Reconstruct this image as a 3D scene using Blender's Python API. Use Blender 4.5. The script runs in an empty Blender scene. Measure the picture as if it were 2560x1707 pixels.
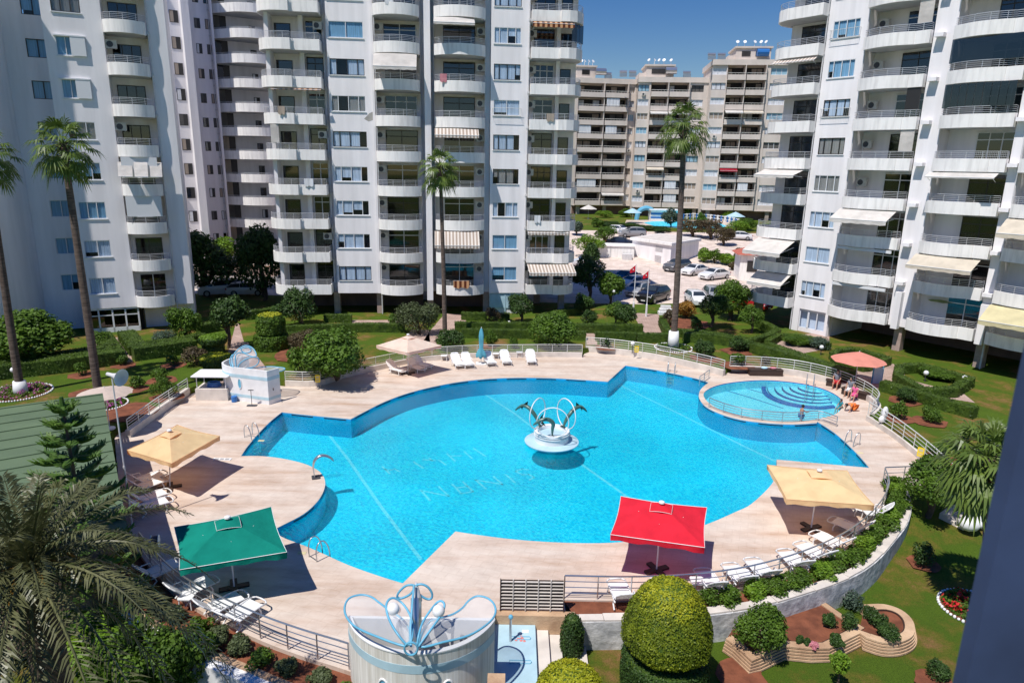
import bpy, bmesh, math, random
import numpy as np
from mathutils import Vector, Matrix
from mathutils.geometry import tessellate_polygon
R = math.radians
random.seed(7)
# ------------------------------------------------------------------ camera, world, sun
SC = bpy.context.scene
COL = SC.collection
H = 14.5; PITCH = R(14.5); TH = 0.018; FP = 1707.0; K = 2560 / 2352
cam_d = bpy.data.cameras.new("camera"); cam = bpy.data.objects.new("camera", cam_d); COL.objects.link(cam)
cF = Vector((0, math.cos(PITCH), -math.sin(PITCH))); _r = Vector((1, 0, 0)); _u = Vector((0, math.sin(PITCH), math.cos(PITCH)))
cR = _r * math.cos(TH) + _u * math.sin(TH); cU = _u * math.cos(TH) - _r * math.sin(TH)
cR.normalize(); cU.normalize()
cam.matrix_world = Matrix(((cR.x, cU.x, -cF.x, 0), (cR.y, cU.y, -cF.y, 0), (cR.z, cU.z, -cF.z, H), (0, 0, 0, 1)))
cam_d.sensor_width = 36; cam_d.lens = 24.0; cam_d.clip_start = 0.05; cam_d.clip_end = 6000
SC.camera = cam
SUN_EL = R(61.5); SUN_AZ = R(50)          # light travels towards +x +y
wd = bpy.data.worlds.new("World"); SC.world = wd; wd.use_nodes = True
nt = wd.node_tree; nt.nodes.clear()
sky = nt.nodes.new("ShaderNodeTexSky"); sky.sky_type = 'NISHITA'; sky.sun_disc = False
sky.sun_elevation = SUN_EL; sky.sun_rotation = math.atan2(-math.cos(SUN_AZ), -math.sin(SUN_AZ))
sky.air_density = 1.3; sky.dust_density = 0.0; sky.ozone_density = 5.0; sky.altitude = 300
bg = nt.nodes.new("ShaderNodeBackground"); bg.inputs[1].default_value = 0.08
wo = nt.nodes.new("ShaderNodeOutputWorld"); gm = nt.nodes.new('ShaderNodeHueSaturation'); gm.inputs['Saturation'].default_value = 1.4; gm.inputs['Hue'].default_value = 0.518; nt.links.new(sky.outputs[0], gm.inputs['Color']); nt.links.new(gm.outputs[0], bg.inputs[0]); nt.links.new(bg.outputs[0], wo.inputs[0])
sd = bpy.data.lights.new("sun", 'SUN'); sd.energy = 5.0; sd.angle = R(0.5); sd.color = (1.0, 0.955, 0.89)
sun = bpy.data.objects.new("sun", sd); COL.objects.link(sun)
sdir = Vector((math.cos(SUN_AZ) * math.cos(SUN_EL), math.sin(SUN_AZ) * math.cos(SUN_EL), -math.sin(SUN_EL)))
sun.rotation_euler = sdir.to_track_quat('-Z', 'Y').to_euler(); sun.location = (-30, -30, 80)
SC.view_settings.view_transform = 'Standard'; SC.view_settings.look = 'None'; SC.view_settings.exposure = 0.0; SC.view_settings.gamma = 1.0
SC.view_settings.use_curve_mapping = False
try:
    SC.cycles.max_bounces = 7; SC.cycles.transparent_max_bounces = 12; SC.cycles.diffuse_bounces = 3; SC.cycles.glossy_bounces = 3
    SC.cycles.use_adaptive_sampling = True; SC.cycles.use_denoising = True
    SC.cycles.caustics_reflective = False; SC.cycles.caustics_refractive = False
except Exception: pass
# ------------------------------------------------------------------ photo measurements -> world
def ray(x, y): return cF + cR * ((x * K - 1280) / FP) - cU * ((y * K - 853.5) / FP)
def V(x, y, z=0.0):
    d = ray(x, y); t = (z - H) / d.z; return Vector((d.x * t, d.y * t, z))
def VY(x, y, Y):
    d = ray(x, y); t = Y / d.y; return Vector((d.x * t, Y, H + d.z * t))
def cat(pts, n=6, closed=False):
    P = [Vector(p) for p in pts]; out = []; N = len(P)
    for i in range(N if closed else N - 1):
        if closed: a, b, c, d = P[i - 1], P[i], P[(i + 1) % N], P[(i + 2) % N]
        else: a = P[max(i - 1, 0)]; b = P[i]; c = P[i + 1]; d = P[min(i + 2, N - 1)]
        for k in range(n):
            t = k / n
            out.append(0.5 * ((2 * b) + (c - a) * t + (2 * a - 5 * b + 4 * c - d) * t * t + (3 * b - a - 3 * c + d) * t ** 3))
    if not closed: out.append(P[-1].copy())
    return out
def VL(l, z=0.0): return [V(x, y, z) for x, y in l]
def resample(pts, step):
    out = [Vector(pts[0])]; acc = 0; L = 0
    for a, b in zip(pts[:-1], pts[1:]): L += (Vector(b) - Vector(a)).length
    n = max(1, round(L / step)); st = L / n; tgt = st; run = 0
    for a, b in zip(pts[:-1], pts[1:]):
        a = Vector(a); b = Vector(b); l = (b - a).length
        while l > 0 and run + l >= tgt - 1e-6 and len(out) < n + 1:
            out.append(a.lerp(b, (tgt - run) / l)); tgt += st
        run += l
    while len(out) < n + 1: out.append(Vector(pts[-1]))
    return out
# ------------------------------------------------------------------ mesh helper
class MB:
    def __init__(s): s.v = []; s.f = []; s.m = []; s.cur = 0
    def add(s, vs, fs):
        o = len(s.v); s.v.extend([tuple(p) for p in vs]); s.f.extend([tuple(i + o for i in f) for f in fs]); s.m.extend([s.cur] * len(fs)); return s
    def box(s, x0, x1, y0, y1, z0, z1):
        return s.add([(x0, y0, z0), (x1, y0, z0), (x1, y1, z0), (x0, y1, z0), (x0, y0, z1), (x1, y0, z1), (x1, y1, z1), (x0, y1, z1)],
                     [(0, 3, 2, 1), (4, 5, 6, 7), (0, 1, 5, 4), (1, 2, 6, 5), (2, 3, 7, 6), (3, 0, 4, 7)])
    def bevbox(s, x0, x1, y0, y1, z0, z1, b):
        return s.prism([(x0 + b, y0), (x1 - b, y0), (x1, y0 + b), (x1, y1 - b), (x1 - b, y1), (x0 + b, y1), (x0, y1 - b), (x0, y0 + b)], z0, z1)
    def obox(s, c, sx, sy, sz, M):
        P = [M @ Vector((a * sx / 2, b * sy / 2, d * sz / 2)) + Vector(c) for d in (-1, 1) for a, b in ((-1, -1), (1, -1), (1, 1), (-1, 1))]
        return s.add(P, [(0, 3, 2, 1), (4, 5, 6, 7), (0, 1, 5, 4), (1, 2, 6, 5), (2, 3, 7, 6), (3, 0, 4, 7)])
    def prism(s, poly, z0, z1, cap=True):
        n = len(poly); P = [(p[0], p[1], z0) for p in poly] + [(p[0], p[1], z1) for p in poly]
        a = sum(poly[i - 1][0] * poly[i][1] - poly[i][0] * poly[i - 1][1] for i in range(n))
        fs = [(i, (i + 1) % n, n + (i + 1) % n, n + i) for i in range(n)]
        if cap:
            tri = tessellate_polygon([[Vector((p[0], p[1], 0)) for p in poly]])
            for t in tri:
                fs.append((t[0], t[1], t[2])); fs.append((n + t[0], n + t[2], n + t[1]))
        if a < 0: fs = [tuple(reversed(f)) for f in fs]
        return s.add(P, fs)
    def tube(s, pts, r, n=6, closed=False, caps=True):
        P = [Vector(p) for p in pts]; N = len(P); rs = r if isinstance(r, (list, tuple)) else [r] * N
        vs = []; up = None
        for i in range(N):
            a = P[i - 1] if (i > 0 or closed) else P[i]; b = P[(i + 1) % N] if (i < N - 1 or closed) else P[i]
            t = (b - a); t = t.normalized() if t.length > 1e-9 else Vector((0, 0, 1))
            if up is None: up = Vector((0, 0, 1)) if abs(t.z) < 0.9 else Vector((1, 0, 0))
            x = up.cross(t)
            if x.length < 1e-3: x = Vector((1, 0.1, 0)).cross(t)
            x.normalize(); y = t.cross(x).normalized(); up = y
            for k in range(n):
                q = 2 * math.pi * k / n; vs.append(P[i] + (x * math.cos(q) + y * math.sin(q)) * rs[i])
        fs = []
        for i in range(N if closed else N - 1):
            j = (i + 1) % N
            for k in range(n): fs.append((i * n + k, i * n + (k + 1) % n, j * n + (k + 1) % n, j * n + k))
        if caps and not closed: fs.append(tuple(reversed(range(n)))); fs.append(tuple((N - 1) * n + k for k in range(n)))
        return s.add(vs, fs)
    def lathe(s, prof, n=20, c=(0, 0, 0), M=None):
        vs = []; 
        for r, z in prof:
            for k in range(n):
                q = 2 * math.pi * k / n; p = Vector((r * math.cos(q), r * math.sin(q), z))
                vs.append((M @ p if M else p) + Vector(c))
        fs = []
        for i in range(len(prof) - 1):
            for k in range(n): fs.append((i * n + k, i * n + (k + 1) % n, (i + 1) * n + (k + 1) % n, (i + 1) * n + k))
        fs.append(tuple(reversed(range(n)))); fs.append(tuple((len(prof) - 1) * n + k for k in range(n)))
        return s.add(vs, fs)
    def sphere(s, c, r, n=12, m=8, sc=(1, 1, 1)):
        prof = []; vs = []; fs = []
        for i in range(m + 1):
            ph = math.pi * i / m - math.pi / 2
            rr = math.cos(ph); zz = math.sin(ph)
            for k in range(n):
                q = 2 * math.pi * k / n; vs.append((c[0] + r * sc[0] * rr * math.cos(q), c[1] + r * sc[1] * rr * math.sin(q), c[2] + r * sc[2] * zz))
        for i in range(m):
            for k in range(n): fs.append((i * n + k, i * n + (k + 1) % n, (i + 1) * n + (k + 1) % n, (i + 1) * n + k))
        return s.add(vs, fs)
    def strip(s, pts, w0, w1, z0, z1):
        """wall along a polyline: w0..w1 are the offsets to the right of the path"""
        P = [Vector((p[0], p[1])) for p in pts]; N = len(P); vs = []
        for i in range(N):
            t = (P[min(i + 1, N - 1)] - P[max(i - 1, 0)]); t.normalize(); nn = Vector((t.y, -t.x))
            a = P[i] + nn * w0; b = P[i] + nn * w1
            zz0 = z0(P[i]) if callable(z0) else z0; zz1 = z1(P[i]) if callable(z1) else z1
            vs += [(a.x, a.y, zz0), (b.x, b.y, zz0), (b.x, b.y, zz1), (a.x, a.y, zz1)]
        fs = []
        for i in range(N - 1):
            for k in range(4): fs.append((i * 4 + k, i * 4 + (k + 1) % 4, (i + 1) * 4 + (k + 1) % 4, (i + 1) * 4 + k))
        fs += [(3, 2, 1, 0), ((N - 1) * 4, (N - 1) * 4 + 1, (N - 1) * 4 + 2, (N - 1) * 4 + 3)]
        return s.add(vs, fs)
    def build(s, name, mats, parent=None, smooth=False, loc=None):
        me = bpy.data.meshes.new(name); me.from_pydata(s.v, [], s.f)
        if not isinstance(mats, (list, tuple)): mats = [mats]
        for m in mats: me.materials.append(m)
        if len(mats) > 1: me.polygons.foreach_set('material_index', s.m)
        if smooth:
            me.polygons.foreach_set('use_smooth', [True] * len(me.polygons))
            if smooth != 'all': me.set_sharp_from_angle(angle=R(40))
        me.update()
        o = bpy.data.objects.new(name, me); COL.objects.link(o)
        if parent: o.parent = parent
        if loc is not None: o.location = loc
        return o
def tag(o, label=None, cat=None, group=None, kind=None):
    if label: o['label'] = label
    if cat: o['category'] = cat
    if group: o['group'] = group
    if kind: o['kind'] = kind
    return o
def empty(name, loc=(0, 0, 0), rz=0.0, label=None, cat=None, group=None):
    o = bpy.data.objects.new(name, None); COL.objects.link(o); o.location = loc; o.rotation_euler = (0, 0, rz); o.empty_display_size = 0.2
    return tag(o, label, cat, group)
KIDS = {}
def copy_tree(o, parent=None):
    c = o.copy(); COL.objects.link(c)
    if parent: c.parent = parent
    for ch in [x for x in o.children]: copy_tree(ch, c)
    return c
def rename_parts(o): pass
# ------------------------------------------------------------------ materials
def new_mat(name):
    m = bpy.data.materials.new(name); m.use_nodes = True; n = m.node_tree; n.nodes.clear(); return m, n
def N_(n, t, **kw):
    x = n.nodes.new(t)
    for k, v in kw.items(): setattr(x, k, v)
    return x
def mat(name, c, rough=0.7, var=0.12, scale=3.0, metal=0.0, bump=0.0, bscale=60.0, spec=0.5, c2=None, stretch=None, contrast=(0.35, 0.65), coat=0):
    m, n = new_mat(name); L = n.links.new
    out = N_(n, "ShaderNodeOutputMaterial"); p = N_(n, "ShaderNodeBsdfPrincipled"); L(p.outputs[0], out.inputs[0])
    p.inputs['Roughness'].default_value = rough; p.inputs['Metallic'].default_value = metal; p.inputs['Specular IOR Level'].default_value = spec
    if coat: p.inputs['Coat Weight'].default_value = coat; p.inputs['Coat Roughness'].default_value = 0.05
    tc = N_(n, "ShaderNodeTexCoord"); src = tc.outputs['Object']
    if stretch:
        mp = N_(n, "ShaderNodeMapping"); mp.inputs['Scale'].default_value = stretch; L(src, mp.inputs[0]); src = mp.outputs[0]
    if var > 0 or c2:
        no = N_(n, "ShaderNodeTexNoise"); no.inputs['Scale'].default_value = scale; no.inputs['Detail'].default_value = 5; L(src, no.inputs['Vector'])
        r = N_(n, "ShaderNodeValToRGB"); L(no.outputs[0], r.inputs[0])
        r.color_ramp.elements[0].position = contrast[0]; r.color_ramp.elements[1].position = contrast[1]
        a = c2 if c2 else tuple(x * (1 - var) for x in c); b = c if c2 else tuple(min(1, x * (1 + var * 0.5)) for x in c)
        r.color_ramp.elements[0].color = (*a, 1); r.color_ramp.elements[1].color = (*b, 1); L(r.outputs[0], p.inputs['Base Color'])
    else: p.inputs['Base Color'].default_value = (*c, 1)
    if bump:
        nb = N_(n, "ShaderNodeTexNoise"); nb.inputs['Scale'].default_value = bscale; nb.inputs['Detail'].default_value = 3; L(src, nb.inputs['Vector'])
        b = N_(n, "ShaderNodeBump"); b.inputs['Strength'].default_value = bump; b.inputs['Distance'].default_value = 0.03; L(nb.outputs[0], b.inputs['Height']); L(b.outputs[0], p.inputs['Normal'])
    return m
def leafmat(name, c1, c2, trans=0.3, scale=0.9, rough=0.55):
    m, n = new_mat(name); L = n.links.new
    out = N_(n, "ShaderNodeOutputMaterial"); mx = N_(n, "ShaderNodeMixShader"); mx.inputs[0].default_value = trans
    d = N_(n, "ShaderNodeBsdfPrincipled"); d.inputs['Roughness'].default_value = rough; d.inputs['Specular IOR Level'].default_value = 0.35
    t = N_(n, "ShaderNodeBsdfTranslucent")
    tc = N_(n, "ShaderNodeTexCoord"); no = N_(n, "ShaderNodeTexNoise"); no.inputs['Scale'].default_value = scale; no.inputs['Detail'].default_value = 8; no.inputs['Roughness'].default_value = 0.75
    L(tc.outputs['Object'], no.inputs['Vector'])
    r = N_(n, "ShaderNodeValToRGB"); r.color_ramp.elements[0].position = 0.36; r.color_ramp.elements[1].position = 0.64
    r.color_ramp.elements[0].color = (*c1, 1); r.color_ramp.elements[1].color = (*c2, 1)
    L(no.outputs[0], r.inputs[0]); L(r.outputs[0], d.inputs['Base Color']); L(r.outputs[0], t.inputs[0])
    L(d.outputs[0], mx.inputs[1]); L(t.outputs[0], mx.inputs[2]); L(mx.outputs[0], out.inputs[0])
    return m
def fabric(name, c, trans=0.35, rough=0.8, tc_=None):
    m, n = new_mat(name); L = n.links.new
    out = N_(n, "ShaderNodeOutputMaterial"); mx = N_(n, "ShaderNodeMixShader"); mx.inputs[0].default_value = trans
    d = N_(n, "ShaderNodeBsdfDiffuse"); d.inputs[1].default_value = 0.3; t = N_(n, "ShaderNodeBsdfTranslucent"); t.inputs[0].default_value = (*(tc_ or [x ** 1.3 for x in c]), 1)
    tc = N_(n, "ShaderNodeTexCoord"); no = N_(n, "ShaderNodeTexNoise"); no.inputs['Scale'].default_value = 1.6; no.inputs['Detail'].default_value = 6; L(tc.outputs['Object'], no.inputs['Vector'])
    r = N_(n, "ShaderNodeValToRGB"); r.color_ramp.elements[0].color = (*[x * 0.86 for x in c], 1); r.color_ramp.elements[1].color = (*c, 1); r.color_ramp.elements[0].position = .35; r.color_ramp.elements[1].position = .6
    b = N_(n, "ShaderNodeBump"); b.inputs['Strength'].default_value = 0.5; b.inputs['Distance'].default_value = 0.16; L(no.outputs[0], b.inputs['Height']); L(b.outputs[0], d.inputs['Normal'])
    L(no.outputs[0], r.inputs[0]); L(r.outputs[0], d.inputs[0]); L(d.outputs[0], mx.inputs[1]); L(t.outputs[0], mx.inputs[2]); L(mx.outputs[0], out.inputs[0])
    return m
def glassmat(name, tint, alpha, rough=0.03):
    """window glass: reflects like glass, part of the light goes through with a tint"""
    m, n = new_mat(name); L = n.links.new
    out = N_(n, "ShaderNodeOutputMaterial"); mx = N_(n, "ShaderNodeMixShader"); t = N_(n, "ShaderNodeBsdfTransparent"); t.inputs[0].default_value = (*tint, 1)
    g = N_(n, "ShaderNodeBsdfGlossy"); g.inputs['Roughness'].default_value = rough; g.inputs['Color'].default_value = (0.9, 0.95, 1, 1)
    f = N_(n, "ShaderNodeFresnel"); f.inputs[0].default_value = 1.5; a = N_(n, "ShaderNodeMath"); a.operation = 'ADD'; a.inputs[1].default_value = alpha
    L(f.outputs[0], a.inputs[0]); ge = N_(n, 'ShaderNodeNewGeometry'); iv = N_(n, 'ShaderNodeMath'); iv.operation = 'SUBTRACT'; iv.inputs[0].default_value = 1; L(ge.outputs['Backfacing'], iv.inputs[1]); ml = N_(n, 'ShaderNodeMath'); ml.operation = 'MULTIPLY'; L(a.outputs[0], ml.inputs[0]); L(iv.outputs[0], ml.inputs[1]); L(ml.outputs[0], mx.inputs[0]); L(t.outputs[0], mx.inputs[1]); L(g.outputs[0], mx.inputs[2]); L(mx.outputs[0], out.inputs[0])
    return m
M = {}
M['wall'] = mat('white_render', (0.88, 0.85, 0.865), 0.85, 0.13, 0.7, bump=0.15, bscale=30, stretch=(1.6, 1.6, 0.16), contrast=(0.3, 0.7))
M['wall2'] = mat('white_parapet', (0.84, 0.82, 0.80), 0.85, 0.13, 1.3, bump=0.1, bscale=30, stretch=(2.6, 2.6, 0.35), contrast=(0.3, 0.55))
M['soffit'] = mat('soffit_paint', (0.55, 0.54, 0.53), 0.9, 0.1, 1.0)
M['beige'] = mat('beige_render', (0.68, 0.60, 0.54), 0.85, 0.12, 0.35, stretch=(1, 1, 0.3))
M['beige_d'] = mat('beige_shade_paint', (0.42, 0.35, 0.30), 0.9, 0.15, 0.6)  # darker beige for balcony slabs and columns
M['brown'] = mat('brown_plinth', (0.20, 0.12, 0.095), 0.7, 0.2, 1.0)
M['pinkstone'] = mat('pink_stone', (0.42, 0.31, 0.27), 0.7, 0.2, 2.0)
M['dark'] = mat('dark_room', (0.035, 0.034, 0.036), 0.9, 0.3, 0.7)  # near-black colour stands in for the darkness of unlit rooms
M['darkroom2'] = mat('grey_room', (0.12, 0.115, 0.11), 0.9, 0.3, 0.7)
M['frame_d'] = mat('dark_frame', (0.03, 0.028, 0.028), 0.4, 0.0)
M['frame_w'] = mat('white_frame', (0.75, 0.76, 0.78), 0.4, 0.0)
M['glass'] = glassmat('window_glass', (0.90, 0.95, 1.0), 0.0)
M['glass_d'] = glassmat('tinted_glass', (0.30, 0.32, 0.34), 0.05)
M['curtain'] = mat('curtain_cloth', (0.72, 0.74, 0.78), 0.9, 0.25, 1.0, stretch=(9, 9, 0.4))
M['curtain_b'] = mat('curtain_blue', (0.30, 0.50, 0.62), 0.9, 0.2, 1.0, stretch=(9, 9, 0.4))
M['curtain_t'] = mat('curtain_tan', (0.40, 0.33, 0.27), 0.9, 0.2, 1.0, stretch=(9, 9, 0.4))
M['steel'] = mat('rail_steel', (0.55, 0.56, 0.58), 0.28, 0.0, metal=0.85)
M['rail_b'] = mat('balcony_rail', (0.62, 0.63, 0.66), 0.3, 0.0, metal=0.35)
M['rail_w'] = mat('rail_paint', (0.66, 0.67, 0.64), 0.4, 0.0, metal=0.2)
M['metal_d'] = mat('dark_metal', (0.09, 0.09, 0.10), 0.5, 0.0, metal=0.5)
M['pipe'] = mat('drain_pipe', (0.62, 0.61, 0.62), 0.6, 0.1)
M['ac'] = mat('ac_case', (0.62, 0.60, 0.56), 0.5, 0.1, 4)
M['awn_w'] = fabric('awning_white', (0.80, 0.76, 0.72), 0.25)
M['awn_c'] = fabric('awning_cream', (0.78, 0.70, 0.58), 0.25)
M['awn_y'] = fabric('awning_straw', (0.80, 0.72, 0.45), 0.25)
M['awn_r'] = fabric('awning_red', (0.40, 0.03, 0.05), 0.25)
def stripes(name, c1, c2, sc):
    m, n = new_mat(name); L = n.links.new
    out = N_(n, "ShaderNodeOutputMaterial"); mx = N_(n, "ShaderNodeMixShader"); mx.inputs[0].default_value = 0.25
    d = N_(n, "ShaderNodeBsdfDiffuse"); t = N_(n, "ShaderNodeBsdfTranslucent"); tc = N_(n, "ShaderNodeTexCoord")
    s = N_(n, "ShaderNodeSeparateXYZ"); L(tc.outputs['Object'], s.inputs[0])
    a = N_(n, "ShaderNodeMath"); a.operation = 'MULTIPLY'; a.inputs[1].default_value = sc; L(s.outputs[0], a.inputs[0])
    f = N_(n, "ShaderNodeMath"); f.operation = 'FRACT'; L(a.outputs[0], f.inputs[0])
    r = N_(n, "ShaderNodeValToRGB"); r.color_ramp.interpolation = 'CONSTANT'; r.color_ramp.elements[0].color = (*c1, 1); r.color_ramp.elements[1].position = 0.5; r.color_ramp.elements[1].color = (*c2, 1)
    L(f.outputs[0], r.inputs[0]); L(r.outputs[0], d.inputs[0]); L(r.outputs[0], t.inputs[0]); L(d.outputs[0], mx.inputs[1]); L(t.outputs[0], mx.inputs[2]); L(mx.outputs[0], out.inputs[0])
    return m
M['awn_s'] = stripes('awning_striped', (0.80, 0.74, 0.68), (0.45, 0.36, 0.30), 3.2)
M['awn_o'] = stripes('awning_orange', (0.75, 0.42, 0.22), (0.16, 0.05, 0.03), 2.2)
M['green_f'] = fabric('green_canvas', (0.012, 0.25, 0.19), 0.10)
M['red_f'] = fabric('red_canvas', (0.95, 0.04, 0.07), 0.35, tc_=(0.6, 0.02, 0.05))
M['yel_f'] = fabric('yellow_canvas', (0.98, 0.83, 0.50), 0.42, tc_=(1.0, 0.45, 0.12))
M['cream_f'] = fabric('cream_canvas', (0.96, 0.90, 0.80), 0.42, tc_=(0.95, 0.42, 0.15))
M['blue_f'] = fabric('blue_canvas', (0.16, 0.50, 0.62), 0.25)
M['pink_f'] = fabric('salmon_canvas', (0.86, 0.36, 0.28), 0.30)
M['tan_f'] = fabric('pale_canvas', (0.72, 0.60, 0.52), 0.25)
M['lime_f'] = fabric('lime_canvas', (0.42, 0.52, 0.26), 0.25)
M['plastic'] = mat('white_plastic', (0.80, 0.80, 0.80), 0.35, 0.05, 3)
M['tanplastic'] = mat('tan_plastic', (0.48, 0.30, 0.18), 0.4, 0.05, 3)
M['concrete'] = mat('concrete', (0.36, 0.33, 0.30), 0.9, 0.2, 3, bump=0.2)
M['wood_d'] = mat('dark_wood', (0.05, 0.028, 0.02), 0.6, 0.3, 3, stretch=(1, 1, 6))
M['soil'] = mat('red_soil', (0.23, 0.075, 0.035), 0.95, 0, 2.2, c2=(0.13, 0.04, 0.018), bump=0.8, bscale=14)
M['kerb'] = mat('kerb_stone', (0.66, 0.60, 0.54), 0.8, 0.15, 1.6)
M['stonewall'] = mat('painted_rubble', (0.66, 0.66, 0.66), 0.9, 0, 2.5, c2=(0.36, 0.37, 0.38), bump=1.0, bscale=5)
M['yellow'] = mat('yellow_sign', (0.85, 0.62, 0.02), 0.5, 0.0)
M['black'] = mat('black_paint', (0.02, 0.02, 0.02), 0.5, 0.0)
M['white'] = mat('white_paint', (0.80, 0.80, 0.80), 0.6, 0.08, 2)
M['ltblue'] = mat('light_blue_paint', (0.13, 0.42, 0.60), 0.4, 0.1, 3)
M['paleblue'] = mat('pale_blue_paint', (0.42, 0.60, 0.68), 0.6, 0.1, 2)
M['blueplastic'] = mat('blue_plastic', (0.02, 0.15, 0.45), 0.4, 0.0)
M['bark'] = mat('palm_bark', (0.17, 0.125, 0.10), 0.95, 0, 1.0, c2=(0.08, 0.055, 0.045), bump=1.0, bscale=10, stretch=(2, 2, 14))
M['bark2'] = mat('tree_bark', (0.11, 0.075, 0.05), 0.95, 0.3, 6, bump=0.8, bscale=20)
M['rubber'] = mat('tyre_rubber', (0.02, 0.02, 0.02), 0.8, 0.0)
M['skin'] = mat('skin', (0.48, 0.25, 0.16), 0.5, 0.08, 8)
M['hair'] = mat('hair', (0.012, 0.010, 0.010), 0.6, 0.0)
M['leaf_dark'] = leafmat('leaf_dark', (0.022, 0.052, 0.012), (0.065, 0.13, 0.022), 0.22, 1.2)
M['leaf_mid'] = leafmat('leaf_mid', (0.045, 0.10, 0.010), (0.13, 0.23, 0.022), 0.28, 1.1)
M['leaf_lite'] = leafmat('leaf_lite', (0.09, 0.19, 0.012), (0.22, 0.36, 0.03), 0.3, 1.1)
M['leaf_gold'] = leafmat('leaf_gold', (0.24, 0.28, 0.012), (0.46, 0.46, 0.02), 0.25, 2.0)
M['leaf_olive'] = leafmat('leaf_olive', (0.06, 0.085, 0.035), (0.12, 0.15, 0.06), 0.25, 1.5)
M['leaf_grey'] = leafmat('leaf_grey', (0.05, 0.09, 0.06), (0.10, 0.15, 0.10), 0.25, 1.5)
M['leaf_orange'] = leafmat('leaf_orange', (0.20, 0.12, 0.02), (0.42, 0.20, 0.03), 0.25, 1.5)
M['leaf_red'] = leafmat('leaf_reddish', (0.07, 0.05, 0.03), (0.14, 0.11, 0.05), 0.25, 0.8)
M['leaf_goldgreen'] = leafmat('leaf_goldgreen', (0.10, 0.145, 0.010), (0.25, 0.30, 0.015), 0.25, 2.0)
M['palm_date'] = leafmat('date_palm_leaf', (0.05, 0.062, 0.022), (0.17, 0.17, 0.075), 0.15, 0.8, 0.4)
M['palm_fan'] = leafmat('fan_palm_leaf', (0.07, 0.12, 0.02), (0.18, 0.25, 0.05), 0.25, 1.0, 0.4)
M['pine'] = leafmat('araucaria_needle', (0.04, 0.10, 0.015), (0.11, 0.20, 0.03), 0.2, 2.0)
M['hedge'] = leafmat('hedge_leaf', (0.035, 0.07, 0.010), (0.10, 0.165, 0.02), 0.2, 1.5)
M['magenta'] = leafmat('magenta_petal', (0.40, 0.06, 0.28), (0.62, 0.16, 0.46), 0.3, 3)
M['redflower'] = leafmat('red_petal', (0.55, 0.02, 0.03), (0.8, 0.05, 0.05), 0.3, 3)
M['pinkflower'] = leafmat('pink_petal', (0.60, 0.18, 0.25), (0.8, 0.4, 0.42), 0.3, 3)
# ------------------------------------------------------------------ surfaces of the place
def deck_mat():
    m, n = new_mat('travertine'); L = n.links.new
    out = N_(n, "ShaderNodeOutputMaterial"); p = N_(n, "ShaderNodeBsdfPrincipled"); p.inputs['Roughness'].default_value = 0.75; p.inputs['Specular IOR Level'].default_value = 0.3; L(p.outputs[0], out.inputs[0])
    tc = N_(n, "ShaderNodeTexCoord")
    mp = N_(n, "ShaderNodeMapping"); mp.inputs['Rotation'].default_value = (0, 0, R(-38)); mp.inputs['Scale'].default_value = (0.16, 1.0, 1); L(tc.outputs['Object'], mp.inputs[0])
    a = N_(n, "ShaderNodeTexNoise"); a.inputs['Scale'].default_value = 1.1; a.inputs['Detail'].default_value = 7; a.inputs['Roughness'].default_value = 0.65; L(mp.outputs[0], a.inputs['Vector'])
    r = N_(n, "ShaderNodeValToRGB"); e = r.color_ramp.elements; e[0].position = 0.30; e[0].color = (0.50, 0.355, 0.26, 1); e[1].position = 0.62; e[1].color = (0.69, 0.60, 0.52, 1)
    k = e.new(0.47); k.color = (0.635, 0.52, 0.435, 1); L(a.outputs[0], r.inputs[0])
    b = N_(n, "ShaderNodeTexNoise"); b.inputs['Scale'].default_value = 0.8; b.inputs['Detail'].default_value = 6; b.inputs['Roughness'].default_value = 0.7; L(tc.outputs['Object'], b.inputs['Vector'])
    rb = N_(n, "ShaderNodeValToRGB"); rb.color_ramp.elements[0].position = 0.3; rb.color_ramp.elements[0].color = (0.82, 0.80, 0.79, 1); rb.color_ramp.elements[1].position = 0.6; rb.color_ramp.elements[1].color = (1, 1, 1, 1); L(b.outputs[0], rb.inputs[0])
    mm = N_(n, "ShaderNodeMix"); mm.data_type = 'RGBA'; mm.blend_type = 'MULTIPLY'; mm.inputs[0].default_value = 1; L(r.outputs[0], mm.inputs[6]); L(rb.outputs[0], mm.inputs[7])
    br = N_(n, "ShaderNodeTexBrick"); br.offset = 0.5; br.inputs['Scale'].default_value = 1.0; br.inputs['Brick Width'].default_value = 0.6; br.inputs['Row Height'].default_value = 0.4; br.inputs['Mortar Size'].default_value = 0.008
    br.inputs['Color1'].default_value = (1, 1, 1, 1); br.inputs['Color2'].default_value = (0.965, 0.955, 0.945, 1); br.inputs['Mortar'].default_value = (0.86, 0.83, 0.80, 1)
    m2 = N_(n, "ShaderNodeMapping"); m2.inputs['Rotation'].default_value = (0, 0, R(20)); L(tc.outputs['Object'], m2.inputs[0]); L(m2.outputs[0], br.inputs['Vector'])
    m3 = N_(n, "ShaderNodeMix"); m3.data_type = 'RGBA'; m3.blend_type = 'MULTIPLY'; m3.inputs[0].default_value = 1; L(mm.outputs[2], m3.inputs[6]); L(br.outputs[0], m3.inputs[7]); L(m3.outputs[2], p.inputs['Base Color'])
    return m
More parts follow.
